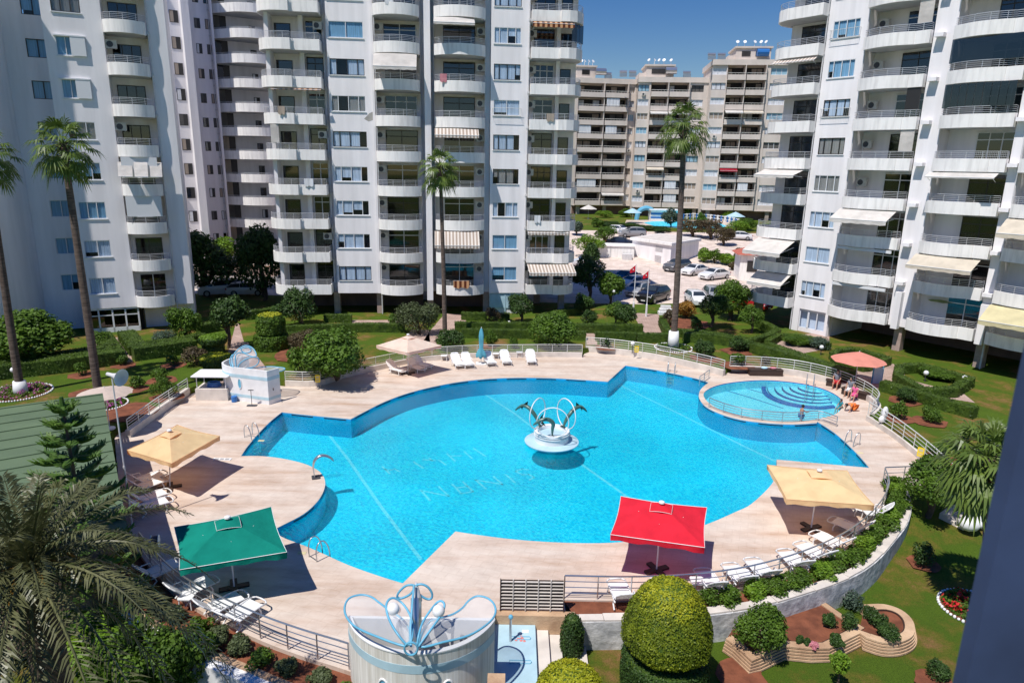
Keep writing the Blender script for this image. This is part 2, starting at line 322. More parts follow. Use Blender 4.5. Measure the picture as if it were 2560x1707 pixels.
def grass_mat():
    m, n = new_mat('lawn_grass'); L = n.links.new
    out = N_(n, "ShaderNodeOutputMaterial"); p = N_(n, "ShaderNodeBsdfPrincipled"); p.inputs['Roughness'].default_value = 0.9; p.inputs['Specular IOR Level'].default_value = 0.15; L(p.outputs[0], out.inputs[0])
    tc = N_(n, "ShaderNodeTexCoord")
    a = N_(n, "ShaderNodeTexNoise"); a.inputs['Scale'].default_value = 0.33; a.inputs['Detail'].default_value = 8; a.inputs['Roughness'].default_value = 0.7; L(tc.outputs['Object'], a.inputs['Vector'])
    r = N_(n, "ShaderNodeValToRGB"); e = r.color_ramp.elements; e[0].position = 0.37; e[0].color = (0.24, 0.14, 0.06, 1); e[1].position = 0.66; e[1].color = (0.085, 0.145, 0.013, 1)
    k = e.new(0.45); k.color = (0.125, 0.13, 0.02, 1); k = e.new(0.52); k.color = (0.070, 0.125, 0.012, 1); L(a.outputs[0], r.inputs[0])
    b = N_(n, "ShaderNodeTexNoise"); b.inputs['Scale'].default_value = 22; b.inputs['Detail'].default_value = 6; b.inputs['Roughness'].default_value = 0.8; L(tc.outputs['Object'], b.inputs['Vector'])
    rb = N_(n, "ShaderNodeValToRGB"); rb.color_ramp.elements[0].position = 0.33; rb.color_ramp.elements[0].color = (0.55, 0.55, 0.5, 1); rb.color_ramp.elements[1].position = 0.68; rb.color_ramp.elements[1].color = (1.35, 1.3, 1.2, 1); L(b.outputs[0], rb.inputs[0])
    mm = N_(n, "ShaderNodeMix"); mm.data_type = 'RGBA'; mm.blend_type = 'MULTIPLY'; mm.inputs[0].default_value = 1; L(r.outputs[0], mm.inputs[6]); L(rb.outputs[0], mm.inputs[7]); L(mm.outputs[2], p.inputs['Base Color'])
    bp = N_(n, "ShaderNodeBump"); bp.inputs['Strength'].default_value = 0.9; bp.inputs['Distance'].default_value = 0.06; L(b.outputs[0], bp.inputs['Height']); L(bp.outputs[0], p.inputs['Normal'])
    return m
def tilemat(name, c1, c2, sz=0.05, vary=1.0, rough=0.25):
    m, n = new_mat(name); L = n.links.new
    out = N_(n, "ShaderNodeOutputMaterial"); p = N_(n, "ShaderNodeBsdfPrincipled"); p.inputs['Roughness'].default_value = rough; p.inputs['Specular IOR Level'].default_value = 0.3; L(p.outputs[0], out.inputs[0])
    tc = N_(n, "ShaderNodeTexCoord"); vo = N_(n, "ShaderNodeTexVoronoi"); vo.distance = 'CHEBYCHEV'; vo.inputs['Scale'].default_value = 1 / sz; vo.inputs['Randomness'].default_value = 0.0; L(tc.outputs['Object'], vo.inputs['Vector'])
    wn = N_(n, "ShaderNodeTexWhiteNoise"); L(vo.outputs['Position'], wn.inputs['Vector'])
    mm = N_(n, "ShaderNodeMix"); mm.data_type = 'RGBA'; mm.inputs[6].default_value = (*c1, 1); mm.inputs[7].default_value = (*c2, 1); L(wn.outputs['Value'], mm.inputs[0])
    no = N_(n, "ShaderNodeTexNoise"); no.inputs['Scale'].default_value = 0.7; no.inputs['Detail'].default_value = 4; L(tc.outputs['Object'], no.inputs['Vector'])
    r = N_(n, "ShaderNodeValToRGB"); r.color_ramp.elements[0].position = .3; r.color_ramp.elements[1].position = .7; r.color_ramp.elements[0].color = (0.88, 0.92, 0.95, 1); r.color_ramp.elements[1].color = (1, 1, 1, 1); L(no.outputs[0], r.inputs[0])
    m2 = N_(n, "ShaderNodeMix"); m2.data_type = 'RGBA'; m2.blend_type = 'MULTIPLY'; m2.inputs[0].default_value = 1; L(mm.outputs[2], m2.inputs[6]); L(r.outputs[0], m2.inputs[7]); L(m2.outputs[2], p.inputs['Base Color'])
    return m
def water_mat(name, tint, diff, wd_, bscale=3.2):
    """pool water: fresnel reflection, tinted see-through, and a share of the light scattered back by the rippled water"""
    m, n = new_mat(name); L = n.links.new
    out = N_(n, "ShaderNodeOutputMaterial"); tc = N_(n, "ShaderNodeTexCoord")
    n1 = N_(n, "ShaderNodeTexNoise"); n1.inputs['Scale'].default_value = bscale; n1.inputs['Detail'].default_value = 3; n1.inputs['Roughness'].default_value = 0.6; n1.inputs['Distortion'].default_value = 1.2
    n2 = N_(n, "ShaderNodeTexVoronoi"); n2.feature = 'SMOOTH_F1'; n2.inputs['Scale'].default_value = bscale * 1.6; n2.inputs['Smoothness'].default_value = 0.35
    wv = N_(n, "ShaderNodeTexNoise"); wv.inputs['Scale'].default_value = 2.4; wv.inputs['Detail'].default_value = 2
    vm = N_(n, "ShaderNodeMix"); vm.data_type = 'VECTOR'; vm.inputs[0].default_value = 0.12; L(tc.outputs['Object'], vm.inputs[4]); L(wv.outputs['Color'], vm.inputs[5]); L(tc.outputs['Object'], wv.inputs['Vector'])
    L(tc.outputs['Object'], n1.inputs['Vector']); L(vm.outputs[1], n2.inputs['Vector'])
    big = N_(n, "ShaderNodeTexNoise"); big.inputs['Scale'].default_value = 0.16; big.inputs['Detail'].default_value = 3; L(tc.outputs['Object'], big.inputs['Vector'])
    s = N_(n, "ShaderNodeMath"); s.operation = 'MULTIPLY_ADD'; s.inputs[1].default_value = 1.3; L(n2.outputs[0], s.inputs[0]); L(n1.outputs[0], s.inputs[2])
    sr = N_(n, "ShaderNodeMapRange"); sr.inputs[1].default_value = 0.35; sr.inputs[2].default_value = 0.65; sr.inputs[3].default_value = 0.35; sr.inputs[4].default_value = 1.0; L(big.outputs[0], sr.inputs[0])
    b = N_(n, "ShaderNodeBump"); b.inputs['Distance'].default_value = 0.9; L(s.outputs[0], b.inputs['Height']); L(sr.outputs[0], b.inputs['Strength'])
    b2 = N_(n, "ShaderNodeBump"); b2.inputs['Distance'].default_value = 0.03; b2.inputs['Strength'].default_value = 0.35; L(s.outputs[0], b2.inputs['Height'])
    d = N_(n, "ShaderNodeBsdfDiffuse"); d.inputs[0].default_value = (*diff, 1); L(b.outputs[0], d.inputs['Normal'])
    t = N_(n, "ShaderNodeBsdfTransparent"); t.inputs[0].default_value = (*tint, 1)
    g = N_(n, "ShaderNodeBsdfGlossy"); g.inputs['Roughness'].default_value = 0.08; L(b2.outputs[0], g.inputs['Normal'])
    f = N_(n, "ShaderNodeFresnel"); f.inputs[0].default_value = 1.33; L(b2.outputs[0], f.inputs['Normal'])
    m1 = N_(n, "ShaderNodeMixShader"); m1.inputs[0].default_value = wd_; L(t.outputs[0], m1.inputs[1]); L(d.outputs[0], m1.inputs[2])
    m2 = N_(n, "ShaderNodeMixShader"); L(f.outputs[0], m2.inputs[0]); L(m1.outputs[0], m2.inputs[1]); L(g.outputs[0], m2.inputs[2]); L(m2.outputs[0], out.inputs[0])
    return m
M['deck'] = deck_mat(); M['grass'] = grass_mat()
M['pooltile'] = tilemat('pool_mosaic_ripples', (0.08, 0.88, 1.0), (0.02, 0.60, 0.90), 0.10)  # mosaic whose strong tile contrast also paints in the water's ripple glitter
M['poolwall'] = tilemat('pool_wall_shade_mosaic', (0.03, 0.42, 0.72), (0.02, 0.32, 0.62))  # deeper blue than the floor: the walls' shade is in the tile colour
M['kidtile'] = tilemat('small_pool_mosaic', (0.28, 0.92, 1.0), (0.14, 0.72, 0.95), 0.1)
M['darktile'] = tilemat('navy_mosaic', (0.02, 0.07, 0.45), (0.015, 0.05, 0.32))
M['line'] = tilemat('white_line_mosaic', (0.55, 0.95, 1.0), (0.30, 0.82, 0.95), 0.1)
M['water'] = water_mat('pool_water', (0.60, 0.96, 1.0), (0.0, 0.66, 0.86), 0.22, 4.2)
M['water2'] = water_mat('small_pool_water', (0.92, 1.0, 1.0), (0.06, 0.62, 0.82), 0.15, 4.5)
def brickmat(name, c1, c2, mo, w, h, rot=0, ms=0.012):
    m, n = new_mat(name); L = n.links.new
    out = N_(n, "ShaderNodeOutputMaterial"); p = N_(n, "ShaderNodeBsdfPrincipled"); p.inputs['Roughness'].default_value = 0.85; L(p.outputs[0], out.inputs[0])
    tc = N_(n, "ShaderNodeTexCoord"); mp = N_(n, "ShaderNodeMapping"); mp.inputs['Rotation'].default_value = (0, 0, R(rot)); L(tc.outputs['Object'], mp.inputs[0])
    br = N_(n, "ShaderNodeTexBrick"); br.inputs['Scale'].default_value = 1; br.inputs['Brick Width'].default_value = w; br.inputs['Row Height'].default_value = h; br.inputs['Mortar Size'].default_value = ms
    br.inputs['Color1'].default_value = (*c1, 1); br.inputs['Color2'].default_value = (*c2, 1); br.inputs['Mortar'].default_value = (*mo, 1); L(mp.outputs[0], br.inputs['Vector'])
    no = N_(n, "ShaderNodeTexNoise"); no.inputs['Scale'].default_value = 0.9; no.inputs['Detail'].default_value = 6; L(tc.outputs['Object'], no.inputs['Vector'])
    r = N_(n, "ShaderNodeValToRGB"); r.color_ramp.elements[0].position = .3; r.color_ramp.elements[1].position = .65; r.color_ramp.elements[0].color = (0.72, 0.70, 0.68, 1); r.color_ramp.elements[1].color = (1, 1, 1, 1); L(no.outputs[0], r.inputs[0])
    m2 = N_(n, "ShaderNodeMix"); m2.data_type = 'RGBA'; m2.blend_type = 'MULTIPLY'; m2.inputs[0].default_value = 1; L(br.outputs[0], m2.inputs[6]); L(r.outputs[0], m2.inputs[7]); L(m2.outputs[2], p.inputs['Base Color'])
    return m
M['paver'] = brickmat('pink_pavers', (0.52, 0.38, 0.32), (0.44, 0.31, 0.26), (0.26, 0.19, 0.15), 0.5, 0.25, 5)
M['lot'] = brickmat('parking_pavers', (0.76, 0.64, 0.57), (0.70, 0.58, 0.51), (0.60, 0.49, 0.42), 1.2, 0.8, 12, 0.02)
M['asphalt'] = mat('asphalt', (0.30, 0.27, 0.25), 0.9, 0.15, 0.6)
M['earth'] = mat('bare_earth', (0.32, 0.17, 0.10), 0.95, 0.25, 0.4)
M['courses'] = mat('coursed_sandstone', (0.62, 0.43, 0.27), 0.9, 0, 1.2, c2=(0.40, 0.25, 0.15), bump=0.6, bscale=16)
M['roofgreen'] = mat('green_roof_sheet', (0.12, 0.175, 0.095), 0.6, 0, 0.5, c2=(0.09, 0.135, 0.075), contrast=(0.3, 0.7))
M['booth'] = mat('booth_strip_cladding', (0.80, 0.78, 0.73), 0.7, 0, 1.0, c2=(0.60, 0.57, 0.51), stretch=(14, 14, 0.35), bump=0.15, bscale=3)
M['mesh_w'] = None
def meshmat(name, c, cover):
    m, n = new_mat(name); L = n.links.new
    out = N_(n, "ShaderNodeOutputMaterial"); mx = N_(n, "ShaderNodeMixShader"); t = N_(n, "ShaderNodeBsdfTransparent"); d = N_(n, "ShaderNodeBsdfDiffuse"); d.inputs[0].default_value = (*c, 1)
    mx.inputs[0].default_value = cover; L(t.outputs[0], mx.inputs[1]); L(d.outputs[0], mx.inputs[2]); L(mx.outputs[0], out.inputs[0]); return m
M['mesh_w'] = meshmat('fine_wire_mesh', (0.72, 0.74, 0.76), 0.34)
# ------------------------------------------------------------------ outlines read from the photograph
peninsula = cat(VL([(553, 1047), (600, 1047), (650, 1053), (700, 1065), (733, 1082), (746, 1102), (744, 1125), (728, 1152), (697, 1180), (648, 1206), (632, 1214)]), 5)
main_pool = peninsula + cat(VL([(640, 1228), (655, 1236), (700, 1253), (740, 1270), (800, 1297), (870, 1322), (925, 1339)]), 4) \
    + cat(VL([(1046, 1220), (1120, 1231), (1200, 1240), (1300, 1246), (1402, 1246), (1500, 1236), (1560, 1223), (1625, 1203), (1690, 1175), (1727, 1156), (1773, 1111), (1783, 1080), (1784, 1055)]), 4) \
    + cat(VL([(1997, 1074), (1975, 1048), (1945, 1018), (1915, 992), (1878, 968)]), 4) \
    + cat(VL([(1876, 971), (1820, 974), (1760, 971), (1700, 963), (1655, 950), (1622, 934), (1607, 916), (1606, 902), (1613, 890), (1628, 878)]), 4) \
    + VL([(1600, 869), (1560, 860), (1500, 848), (1437, 839)]) \
    + cat(VL([(1396, 876), (1340, 872), (1270, 868), (1200, 867), (1130, 869), (1060, 876), (990, 889), (930, 905), (880, 924), (840, 944), (806, 962)]), 4) \
    + VL([(740, 956), (690, 951), (648, 946)]) + cat(VL([(645, 948), (625, 964), (604, 984), (584, 1006), (566, 1028), (555, 1045)]), 4)[:-1]
kid_pool = cat(VL([(1616, 905), (1628, 893), (1655, 883), (1700, 876), (1760, 873), (1830, 879), (1885, 891), (1922, 908), (1937, 926), (1926, 946), (1900, 957), (1850, 965), (1780, 966), (1700, 954), (1650, 938), (1624, 921)]), 5, True)
lb = cat([(-21.3, 34.2, 0), (-19, 30.4, 0), (-16.9, 27, 0), (-14.5, 23.6, 0), (-12.3, 21.3, 0), (-10.6, 19.93, 0), (-8.06, 18.46, 0), (-6.3, 17.65, 0), (-4.65, 17.02, 0), (-3.4, 16.4, 0)], 4)
rb = cat([(1.96, 20.62, 0), (4.6, 20.65, 0), (7.42, 21.06, 0), (9.8, 21.9, 0), (12.0, 23.1, 0), (13.9, 24.5, 0), (15.8, 26.4, 0), (17.2, 28.3, 0), (17.86, 29.9, 0)], 4)
rs = cat(VL([(2190, 1132), (2140, 1082), (2090, 1037), (2040, 998), (1988, 965)]), 4)
kb = cat(VL([(1996, 962), (2010, 945), (1998, 927), (1965, 906), (1905, 882), (1830, 864), (1750, 855), (1676, 853)]), 4)
bk = cat(VL([(1660, 864), (1600, 848), (1500, 826), (1400, 812), (1345, 808)]), 3)
bl = cat(VL([(1337, 821), (1270, 820), (1200, 821), (1100, 822), (1010, 827), (950, 834), (890, 846), (800, 866), (730, 887), (655, 887)]), 4)
deck_out = lb + [Vector((-0.4, 16.4, 0)), Vector((-0.4, 20.0, 0)), Vector((1.96, 20.0, 0))] + rb + [Vector((19.4, 30.1, 0)), Vector((20.9, 28.9, 0))] + rs + kb + bk + bl + [V(600, 880), V(530, 880), V(437, 905), V(370, 952)]
def area(p): return sum(p[i - 1].x * p[i].y - p[i].x * p[i - 1].y for i in range(len(p)))
def inside_np(X, Yc, poly):
    r = np.zeros(X.shape, bool); n = len(poly)
    for i in range(n):
        a = poly[i - 1]; b = poly[i]
        c = ((a.y > Yc) != (b.y > Yc)) & (X < (b.x - a.x) * (Yc - a.y) / ((b.y - a.y) if abs(b.y - a.y) > 1e-9 else 1e-9) + a.x)
        r ^= c
    return r
def gh(x, y):
    s = np.clip((y - 21.5) / 12.0, 0, 1); s = s * s * (3 - 2 * s); return -1.05 + s * 1.4 + np.clip((y - 98) / 26.0, 0, 1) * 2.95
# ground: one sheet to the horizon, pressed down below the pool terrace
xs = np.concatenate([[-3000, -1200, -500, -250, -140, -90, -65, -52], np.arange(-45, 45.01, 0.4), [52, 65, 90, 140, 250, 500, 1200, 3000]])
ys = np.concatenate([[-800, -200, -60, -20, 0, 6], np.arange(10, 62.01, 0.4), [66, 72, 80, 90, 98, 124, 160, 220, 320, 500, 1000, 3000]])
X, Yg = np.meshgrid(xs, ys); ins = inside_np(X, Yg, deck_out); Z = gh(X, Yg)
px = np.array([p.x for p in deck_out]); py = np.array([p.y for p in deck_out]); qx = np.roll(px, -1); qy = np.roll(py, -1)
Xf = X.ravel().copy(); Yf = Yg.ravel().copy(); Zf = Z.ravel().copy(); inf_ = ins.ravel()
near_in = np.zeros(len(Xf), bool)
for i in np.where((Xf > -25) & (Xf < 27) & (Yf > 13) & (Yf < 56))[0]:
    dx = qx - px; dy = qy - py; t = np.clip(((Xf[i] - px) * dx + (Yf[i] - py) * dy) / (dx * dx + dy * dy + 1e-12), 0, 1)
    cx = px + t * dx; cy = py + t * dy; d = np.hypot(Xf[i] - cx, Yf[i] - cy); j = d.argmin()
    if inf_[i]:
        if d[j] < 0.34: near_in[i] = True; Xf[i] = cx[j] + (Xf[i] - cx[j]) / max(d[j], 1e-4) * -0.14; Yf[i] = cy[j] + (Yf[i] - cy[j]) / max(d[j], 1e-4) * -0.14; pass
    elif d[j] < 0.3 and d[j] > 1e-4:
        Xf[i] = cx[j] + (Xf[i] - cx[j]) / d[j] * 0.26; Yf[i] = cy[j] + (Yf[i] - cy[j]) / d[j] * 0.26
Zf[inf_ & ~near_in] = -2.2
W_ = len(xs); fs = [(r * W_ + c, r * W_ + c + 1, (r + 1) * W_ + c + 1, (r + 1) * W_ + c) for r in range(len(ys) - 1) for c in range(W_ - 1)]
g = MB().add(list(zip(Xf.tolist(), Yf.tolist(), Zf.tolist())), fs).build('ground', M['grass'], smooth=True); tag(g, kind='structure')
# terrace slab with its two pools cut out
loops = [deck_out, main_pool, kid_pool]
flat = [p for l in loops for p in l]
tri = tessellate_polygon([[Vector((p.x, p.y, 0)) for p in l] for l in loops])
db = MB(); db.add([(p.x, p.y, 0) for p in flat], [t if (flat[t[1]] - flat[t[0]]).cross(flat[t[2]] - flat[t[0]]).z > 0 else (t[0], t[2], t[1]) for t in tri])
def skirt(b, poly, z0, z1, flip=False):
    n = len(poly); fs = [(i, (i + 1) % n, n + (i + 1) % n, n + i) for i in range(n)]
    if flip: fs = [tuple(reversed(f)) for f in fs]
    b.add([(p.x, p.y, z0) for p in poly] + [(p.x, p.y, z1) for p in poly], fs)
skirt(db, deck_out, -1.6, 0)
dk = tag(db.build('pool_deck', M['deck']), kind='structure')
WZ = -0.07; FZ = -1.2
pb = MB(); pb.cur = 0
tri = tessellate_polygon([[Vector((p.x, p.y, 0)) for p in main_pool]])
pb.add([(p.x, p.y, FZ) for p in main_pool], [tuple(t) for t in tri])
pb.cur = 1; skirt(pb, main_pool, FZ, -0.03)
pb.cur = 2; skirt(pb, main_pool, -0.03, 0.0)
# overflow slots under the far rim
pb.cur = 3
rim = main_pool
far = [i for i, p in enumerate(rim) if True]
cen = sum(rim, Vector()) / len(rim)
acc = 0
loopp = rim + [rim[0]]
rs_pts = resample(loopp, 0.35)
for i in range(0, len(rs_pts) - 5, 6):
    seg = rs_pts[i:i + 5]
    mid = seg[2]
    t = (seg[3] - seg[1]).normalized(); nn = Vector((t.y, -t.x, 0))
    if min((seg[k + 1] - seg[k]).normalized().dot(t) for k in range(4)) < 0.9: continue
    inw = nn if inside_np(np.array([mid.x + nn.x * 0.15]), np.array([mid.y + nn.y * 0.15]), rim)[0] else -nn
    a = seg[0] + inw * 0.012; 
    vs = []
    for q in seg: vs += [(q.x + inw.x * 0.012, q.y + inw.y * 0.012, -0.13), (q.x + inw.x * 0.012, q.y + inw.y * 0.012, -0.07)]
    pb.add(vs, [(2 * k, 2 * k + 2, 2 * k + 3, 2 * k + 1) for k in range(4)])
WZ = -0.16
basin = pb.build('pool_basin', [M['pooltile'], M['poolwall'], M['kerb'], M['black']]); tag(basin, kind='structure')
# bottom markings: lane lines and the lettering laid in the floor tiles
def stroke(b, pts, w, z):
    P = [V(x, y, z) for x, y in pts]
    for a, c in zip(P[:-1], P[1:]):
        t = (c - a).normalized(); nn = Vector((t.y, -t.x, 0)) * w / 2; e = t * w * 0.3
        b.add([a - e - nn, c + e - nn, c + e + nn, a - e + nn], [(0, 1, 2, 3)])
def lane(pts, w=0.16, z=FZ + 0.004):
    b = MB(); P = [V(x, y, z) for x, y in pts]; b.strip(P, -w / 2, w / 2, z - 0.002, z + 0.002); return b
for pts, nm in (([(745, 985), (800, 1055), (880, 1170), (967, 1285)], 'long'), ([(1095, 893), (1180, 948), (1330, 1062), (1440, 1140), (1490, 1180)], 'mid'), ([(1415, 880), (1560, 950), (1690, 1015), (1800, 1068)], 'far')):
    tag(lane(pts).build('lane_line', M['line']), kind='structure')
tb = MB(); o = 940 / K; k = 1 / (5.113 * K); oy = 1060 / K
def zz(l): return [(o + x * k, oy + y * k) for x, y in l]
for l in ([(570, 840), (690, 975)], [(590, 850), (930, 918)], [(800, 795), (930, 918)],
          [(975, 765), (1090, 885), (1240, 860), (1110, 735)], [(1040, 812), (1165, 795)],
          [(1270, 710), (1405, 825)], [(1270, 710), (1620, 770)], [(1500, 665), (1620, 770)],
          [(1655, 640), (1775, 745)], [(1950, 580), (1860, 572), (1785, 600), (1870, 645), (1950, 640), (2020, 680), (1960, 710)],
          [(80, 540), (175, 630)], [(175, 590), (235, 572), (300, 605)], [(110, 575), (175, 590)], [(480, 480), (600, 560)], [(600, 450), (760, 465)], [(680, 430), (720, 470)],
          [(800, 455), (895, 520)], [(905, 375), (1010, 470)], [(950, 405), (1090, 402)], [(1130, 350), (1230, 440)], [(1250, 310), (1400, 410)]):
    stroke(tb, zz(l), 0.11, FZ + 0.006)
tag(tb.build('floor_lettering', M['line']), kind='structure')
wm = MB(); wm.add([(p.x, p.y, WZ) for p in main_pool], [tuple(t) if (main_pool[t[1]] - main_pool[t[0]]).cross(main_pool[t[2]] - main_pool[t[0]]).z > 0 else (t[0], t[2], t[1]) for t in tri])
tag(wm.build('water', M['water']), kind='structure')
# small pool
kf = MB(); kz = -0.62; tri = tessellate_polygon([[Vector((p.x, p.y, 0)) for p in kid_pool]])
kf.add([(p.x, p.y, kz) for p in kid_pool], [tuple(t) for t in tri]); skirt(kf, kid_pool, kz, -0.06)
kf.cur = 1
far_rim = [p for p in kid_pool]
kf.cur = 1; skirt(kf, kid_pool, -0.06, 0.0)
tag(kf.build('small_pool_basin', [M['kidtile'], M['darktile']]), kind='structure')
ks = MB(); c0 = V(1880, 888)
def arcs(r, z0, z1, w, mi):
    ks.cur = mi; base = [V(1700 + 0, 880)]
ka = [V(x, y, -0.5) for x, y in ((1757, 882), (1754, 893), (1765, 908), (1795, 922), (1835, 931), (1880, 935), (1915, 932))]
ka = cat(ka, 6); ks.cur = 1; ks.strip(ka, -0.14, 0.14, kz + 0.02, kz + 0.14)
cc = V(1880, 893, -0.5)
for i in range(1, 7):
    f = 1 - i * 0.135; P = [cc.lerp(p, f) for p in ka]; z = kz + 0.04 + i * 0.06
    ks.cur = 0; ks.strip(P, -0.18, 0.22, kz + 0.01, z); ks.cur = 1; ks.strip(P, 0.222, 0.26, kz + 0.01, z - 0.01)
tag(ks.build('pool_steps', [M['kidtile'], M['darktile']]), kind='structure')
kl = MB()
for pts in ([(1655, 893), (1730, 915), (1800, 938)], [(1690, 885), (1760, 905), (1790, 915)]): kl.strip([V(x, y, kz) for x, y in pts], -0.05, 0.05, kz + 0.002, kz + 0.008)
tag(kl.build('small_pool_lines', M['darktile']), kind='structure')
kw = MB(); kw.add([(p.x, p.y, -0.09) for p in kid_pool], [tuple(t) if (kid_pool[t[1]] - kid_pool[t[0]]).cross(kid_pool[t[2]] - kid_pool[t[0]]).z > 0 else (t[0], t[2], t[1]) for t in tri])
tag(kw.build('small_pool_water', M['water2']), kind='structure')
kd = MB(); kk = [V(x, y, 0) for x, y in ((1622, 926), (1650, 941), (1700, 957), (1780, 969), (1850, 968), (1885, 962))]
# paving of the car park, the road behind and the garden paths
def sheet(name, pts, m, z=0.356, zfun=None, kind='structure'):
    b = MB(); P = pts; tr = tessellate_polygon([[Vector((p[0], p[1], 0)) for p in P]])
    b.add([(p[0], p[1], zfun(p[0], p[1]) if zfun else z) for p in P], [tuple(t) if (Vector(P[t[1]]) - Vector(P[t[0]])).cross(Vector(P[t[2]]) - Vector(P[t[0]])).z > 0 else (t[0], t[2], t[1]) for t in tr])
    o = b.build(name, m); return tag(o, kind=kind) if kind else o
sheet('parking_lot', [(4, 71.5, 0), (13.9, 71.5, 0), (30, 75, 0), (52, 82, 0), (56, 98, 0), (-70, 98, 0), (-70, 73, 0), (-30, 73, 0)], M['lot'], 0.354)
sheet('parking_lot', [(-70, 98, 0), (56, 98, 0), (60, 124, 0), (-70, 124, 0)], M['lot'], 0.354, zfun=lambda x, y: .354 + (y - 98) / 26 * 2.95)
sheet('road', [(-95, 76, 0), (-22, 76, 0), (-22, 87, 0), (-95, 87, 0)], M['asphalt'], 0.360)
sheet('earth_bank', [(-95, 88, 0), (-20, 88, 0), (-20, 94, 0), (-95, 94, 0)], M['earth'], 0.362)
path_no = 0
for pts in ([(1480, 768), (1532, 768), (1512, 722), (1452, 718)], [(548, 742), (541, 745), (528, 795), (500, 880), (560, 886), (612, 845), (574, 797), (571, 787), (560, 785)],
            [(278, 832), (305, 831), (300, 815), (282, 790), (308, 783), (308, 772), (205, 780), (205, 795), (255, 793)], [(1022, 720), (1060, 722), (1085, 758), (1010, 758), (1000, 800), (960, 800), (990, 757)],
            [(1716, 796), (1800, 772), (1905, 762), (1905, 800), (1820, 816), (1800, 805)], [(1950, 846), (2015, 826), (2075, 842), (2080, 870), (2215, 905), (2240, 925), (2150, 910), (2045, 880), (2020, 895), (1965, 868)],
            [(810, 735), (920, 735), (922, 745), (808, 745)], [(1345, 757), (1370, 757), (1372, 792), (1348, 792)], [(945, 757), (985, 757), (988, 785), (925, 785)]):
    sheet('garden_path', VL(pts, 0.36), M['paver'], 0.362)
# red earth discs under the roses
DZ = [0]
def disc(p, r, name='soil_patch', z=None):
    DZ[0] += .0025; dz_ = DZ[0]
    n = 14; rr = [r * random.uniform(0.85, 1.15) for _ in range(n)]
    zb = float(gh(np.array(p.x), np.array(p.y))) + 0.015
    P = [(p.x + rr[i] * math.cos(6.283 * i / n), p.y + rr[i] * math.sin(6.283 * i / n), 0) for i in range(n)]
    return sheet(name, P, M['soil'], z if z else zb, zfun=None if z else (lambda x, y: float(gh(np.array(x), np.array(y))) + 0.012 + dz_))
# ------------------------------------------------------------------ apartment towers
Z0 = 2.42; SH = 3.04
rnd = random.Random(11)
def poly_off(P, d):
    out = []; N = len(P)
    for i in range(N):
        t = Vector((P[min(i + 1, N - 1)][0] - P[max(i - 1, 0)][0], P[min(i + 1, N - 1)][1] - P[max(i - 1, 0)][1])).normalized()
        out.append((P[i][0] - t.y * d, P[i][1] + t.x * d))   # left of the path = towards the building (v+)
    return out
def wstrip(b, P, t, z0, z1):
    """band along front outline P (u,v), thickness t inwards"""
    Q = poly_off(P, t); N = len(P); vs = []
    for i in range(N): vs += [(P[i][0], P[i][1], z0), (Q[i][0], Q[i][1], z0), (Q[i][0], Q[i][1], z1), (P[i][0], P[i][1], z1)]
    fs = []
    for i in range(N - 1):
        for k in range(4): fs.append((i * 4 + k, (i + 1) * 4 + k, (i + 1) * 4 + (k + 1) % 4, i * 4 + (k + 1) % 4))
    fs += [(0, 1, 2, 3), ((N - 1) * 4 + 3, (N - 1) * 4 + 2, (N - 1) * 4 + 1, (N - 1) * 4)]
    b.add(vs, fs)
def rail_on(P, z, h, n=4, off=0.06, post=1.0, r=0.022, bars=False, style=0):
    b = MB(); Q = poly_off(P, off); L = [Vector((q[0], q[1], 0)) for q in Q]
    for k in range(n):
        zz = z + h * (k + 1) / n if n > 1 else z + h
        b.tube([(p.x, p.y, zz) for p in L], r if k == n - 1 else r * 0.62, 5)
    for p in resample(L, post): b.tube([(p.x, p.y, z - 0.04), (p.x, p.y, z + h)], r * 0.8, 4)
    if style == 1:
        for i, p in enumerate(resample(L, 0.11)): b.tube([(p.x, p.y, z), (p.x, p.y, z + h)], 0.009, 3, caps=False)
    return b
PAR = 0.92
def balcony(T, P, back, k, rail_n=4, style=0, ext=None, ph=PAR, rh=0.5):
    """P: outline of the front edge from left to right in (u,v); back: v of the rear wall"""
    z = Z0 + SH * k; b = MB(); wstrip(b, P, 0.13, z, z + ph)
    inner = poly_off(P, 0.10); poly = [(p[0], p[1]) for p in inner] + [(P[-1][0] - 0.02, back), (P[0][0] + 0.02, back)]
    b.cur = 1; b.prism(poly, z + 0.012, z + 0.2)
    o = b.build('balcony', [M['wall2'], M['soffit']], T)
    rail_on(P, z + ph, rh, rail_n, style=style).build('railing', M['rail_b'], o)
    return o
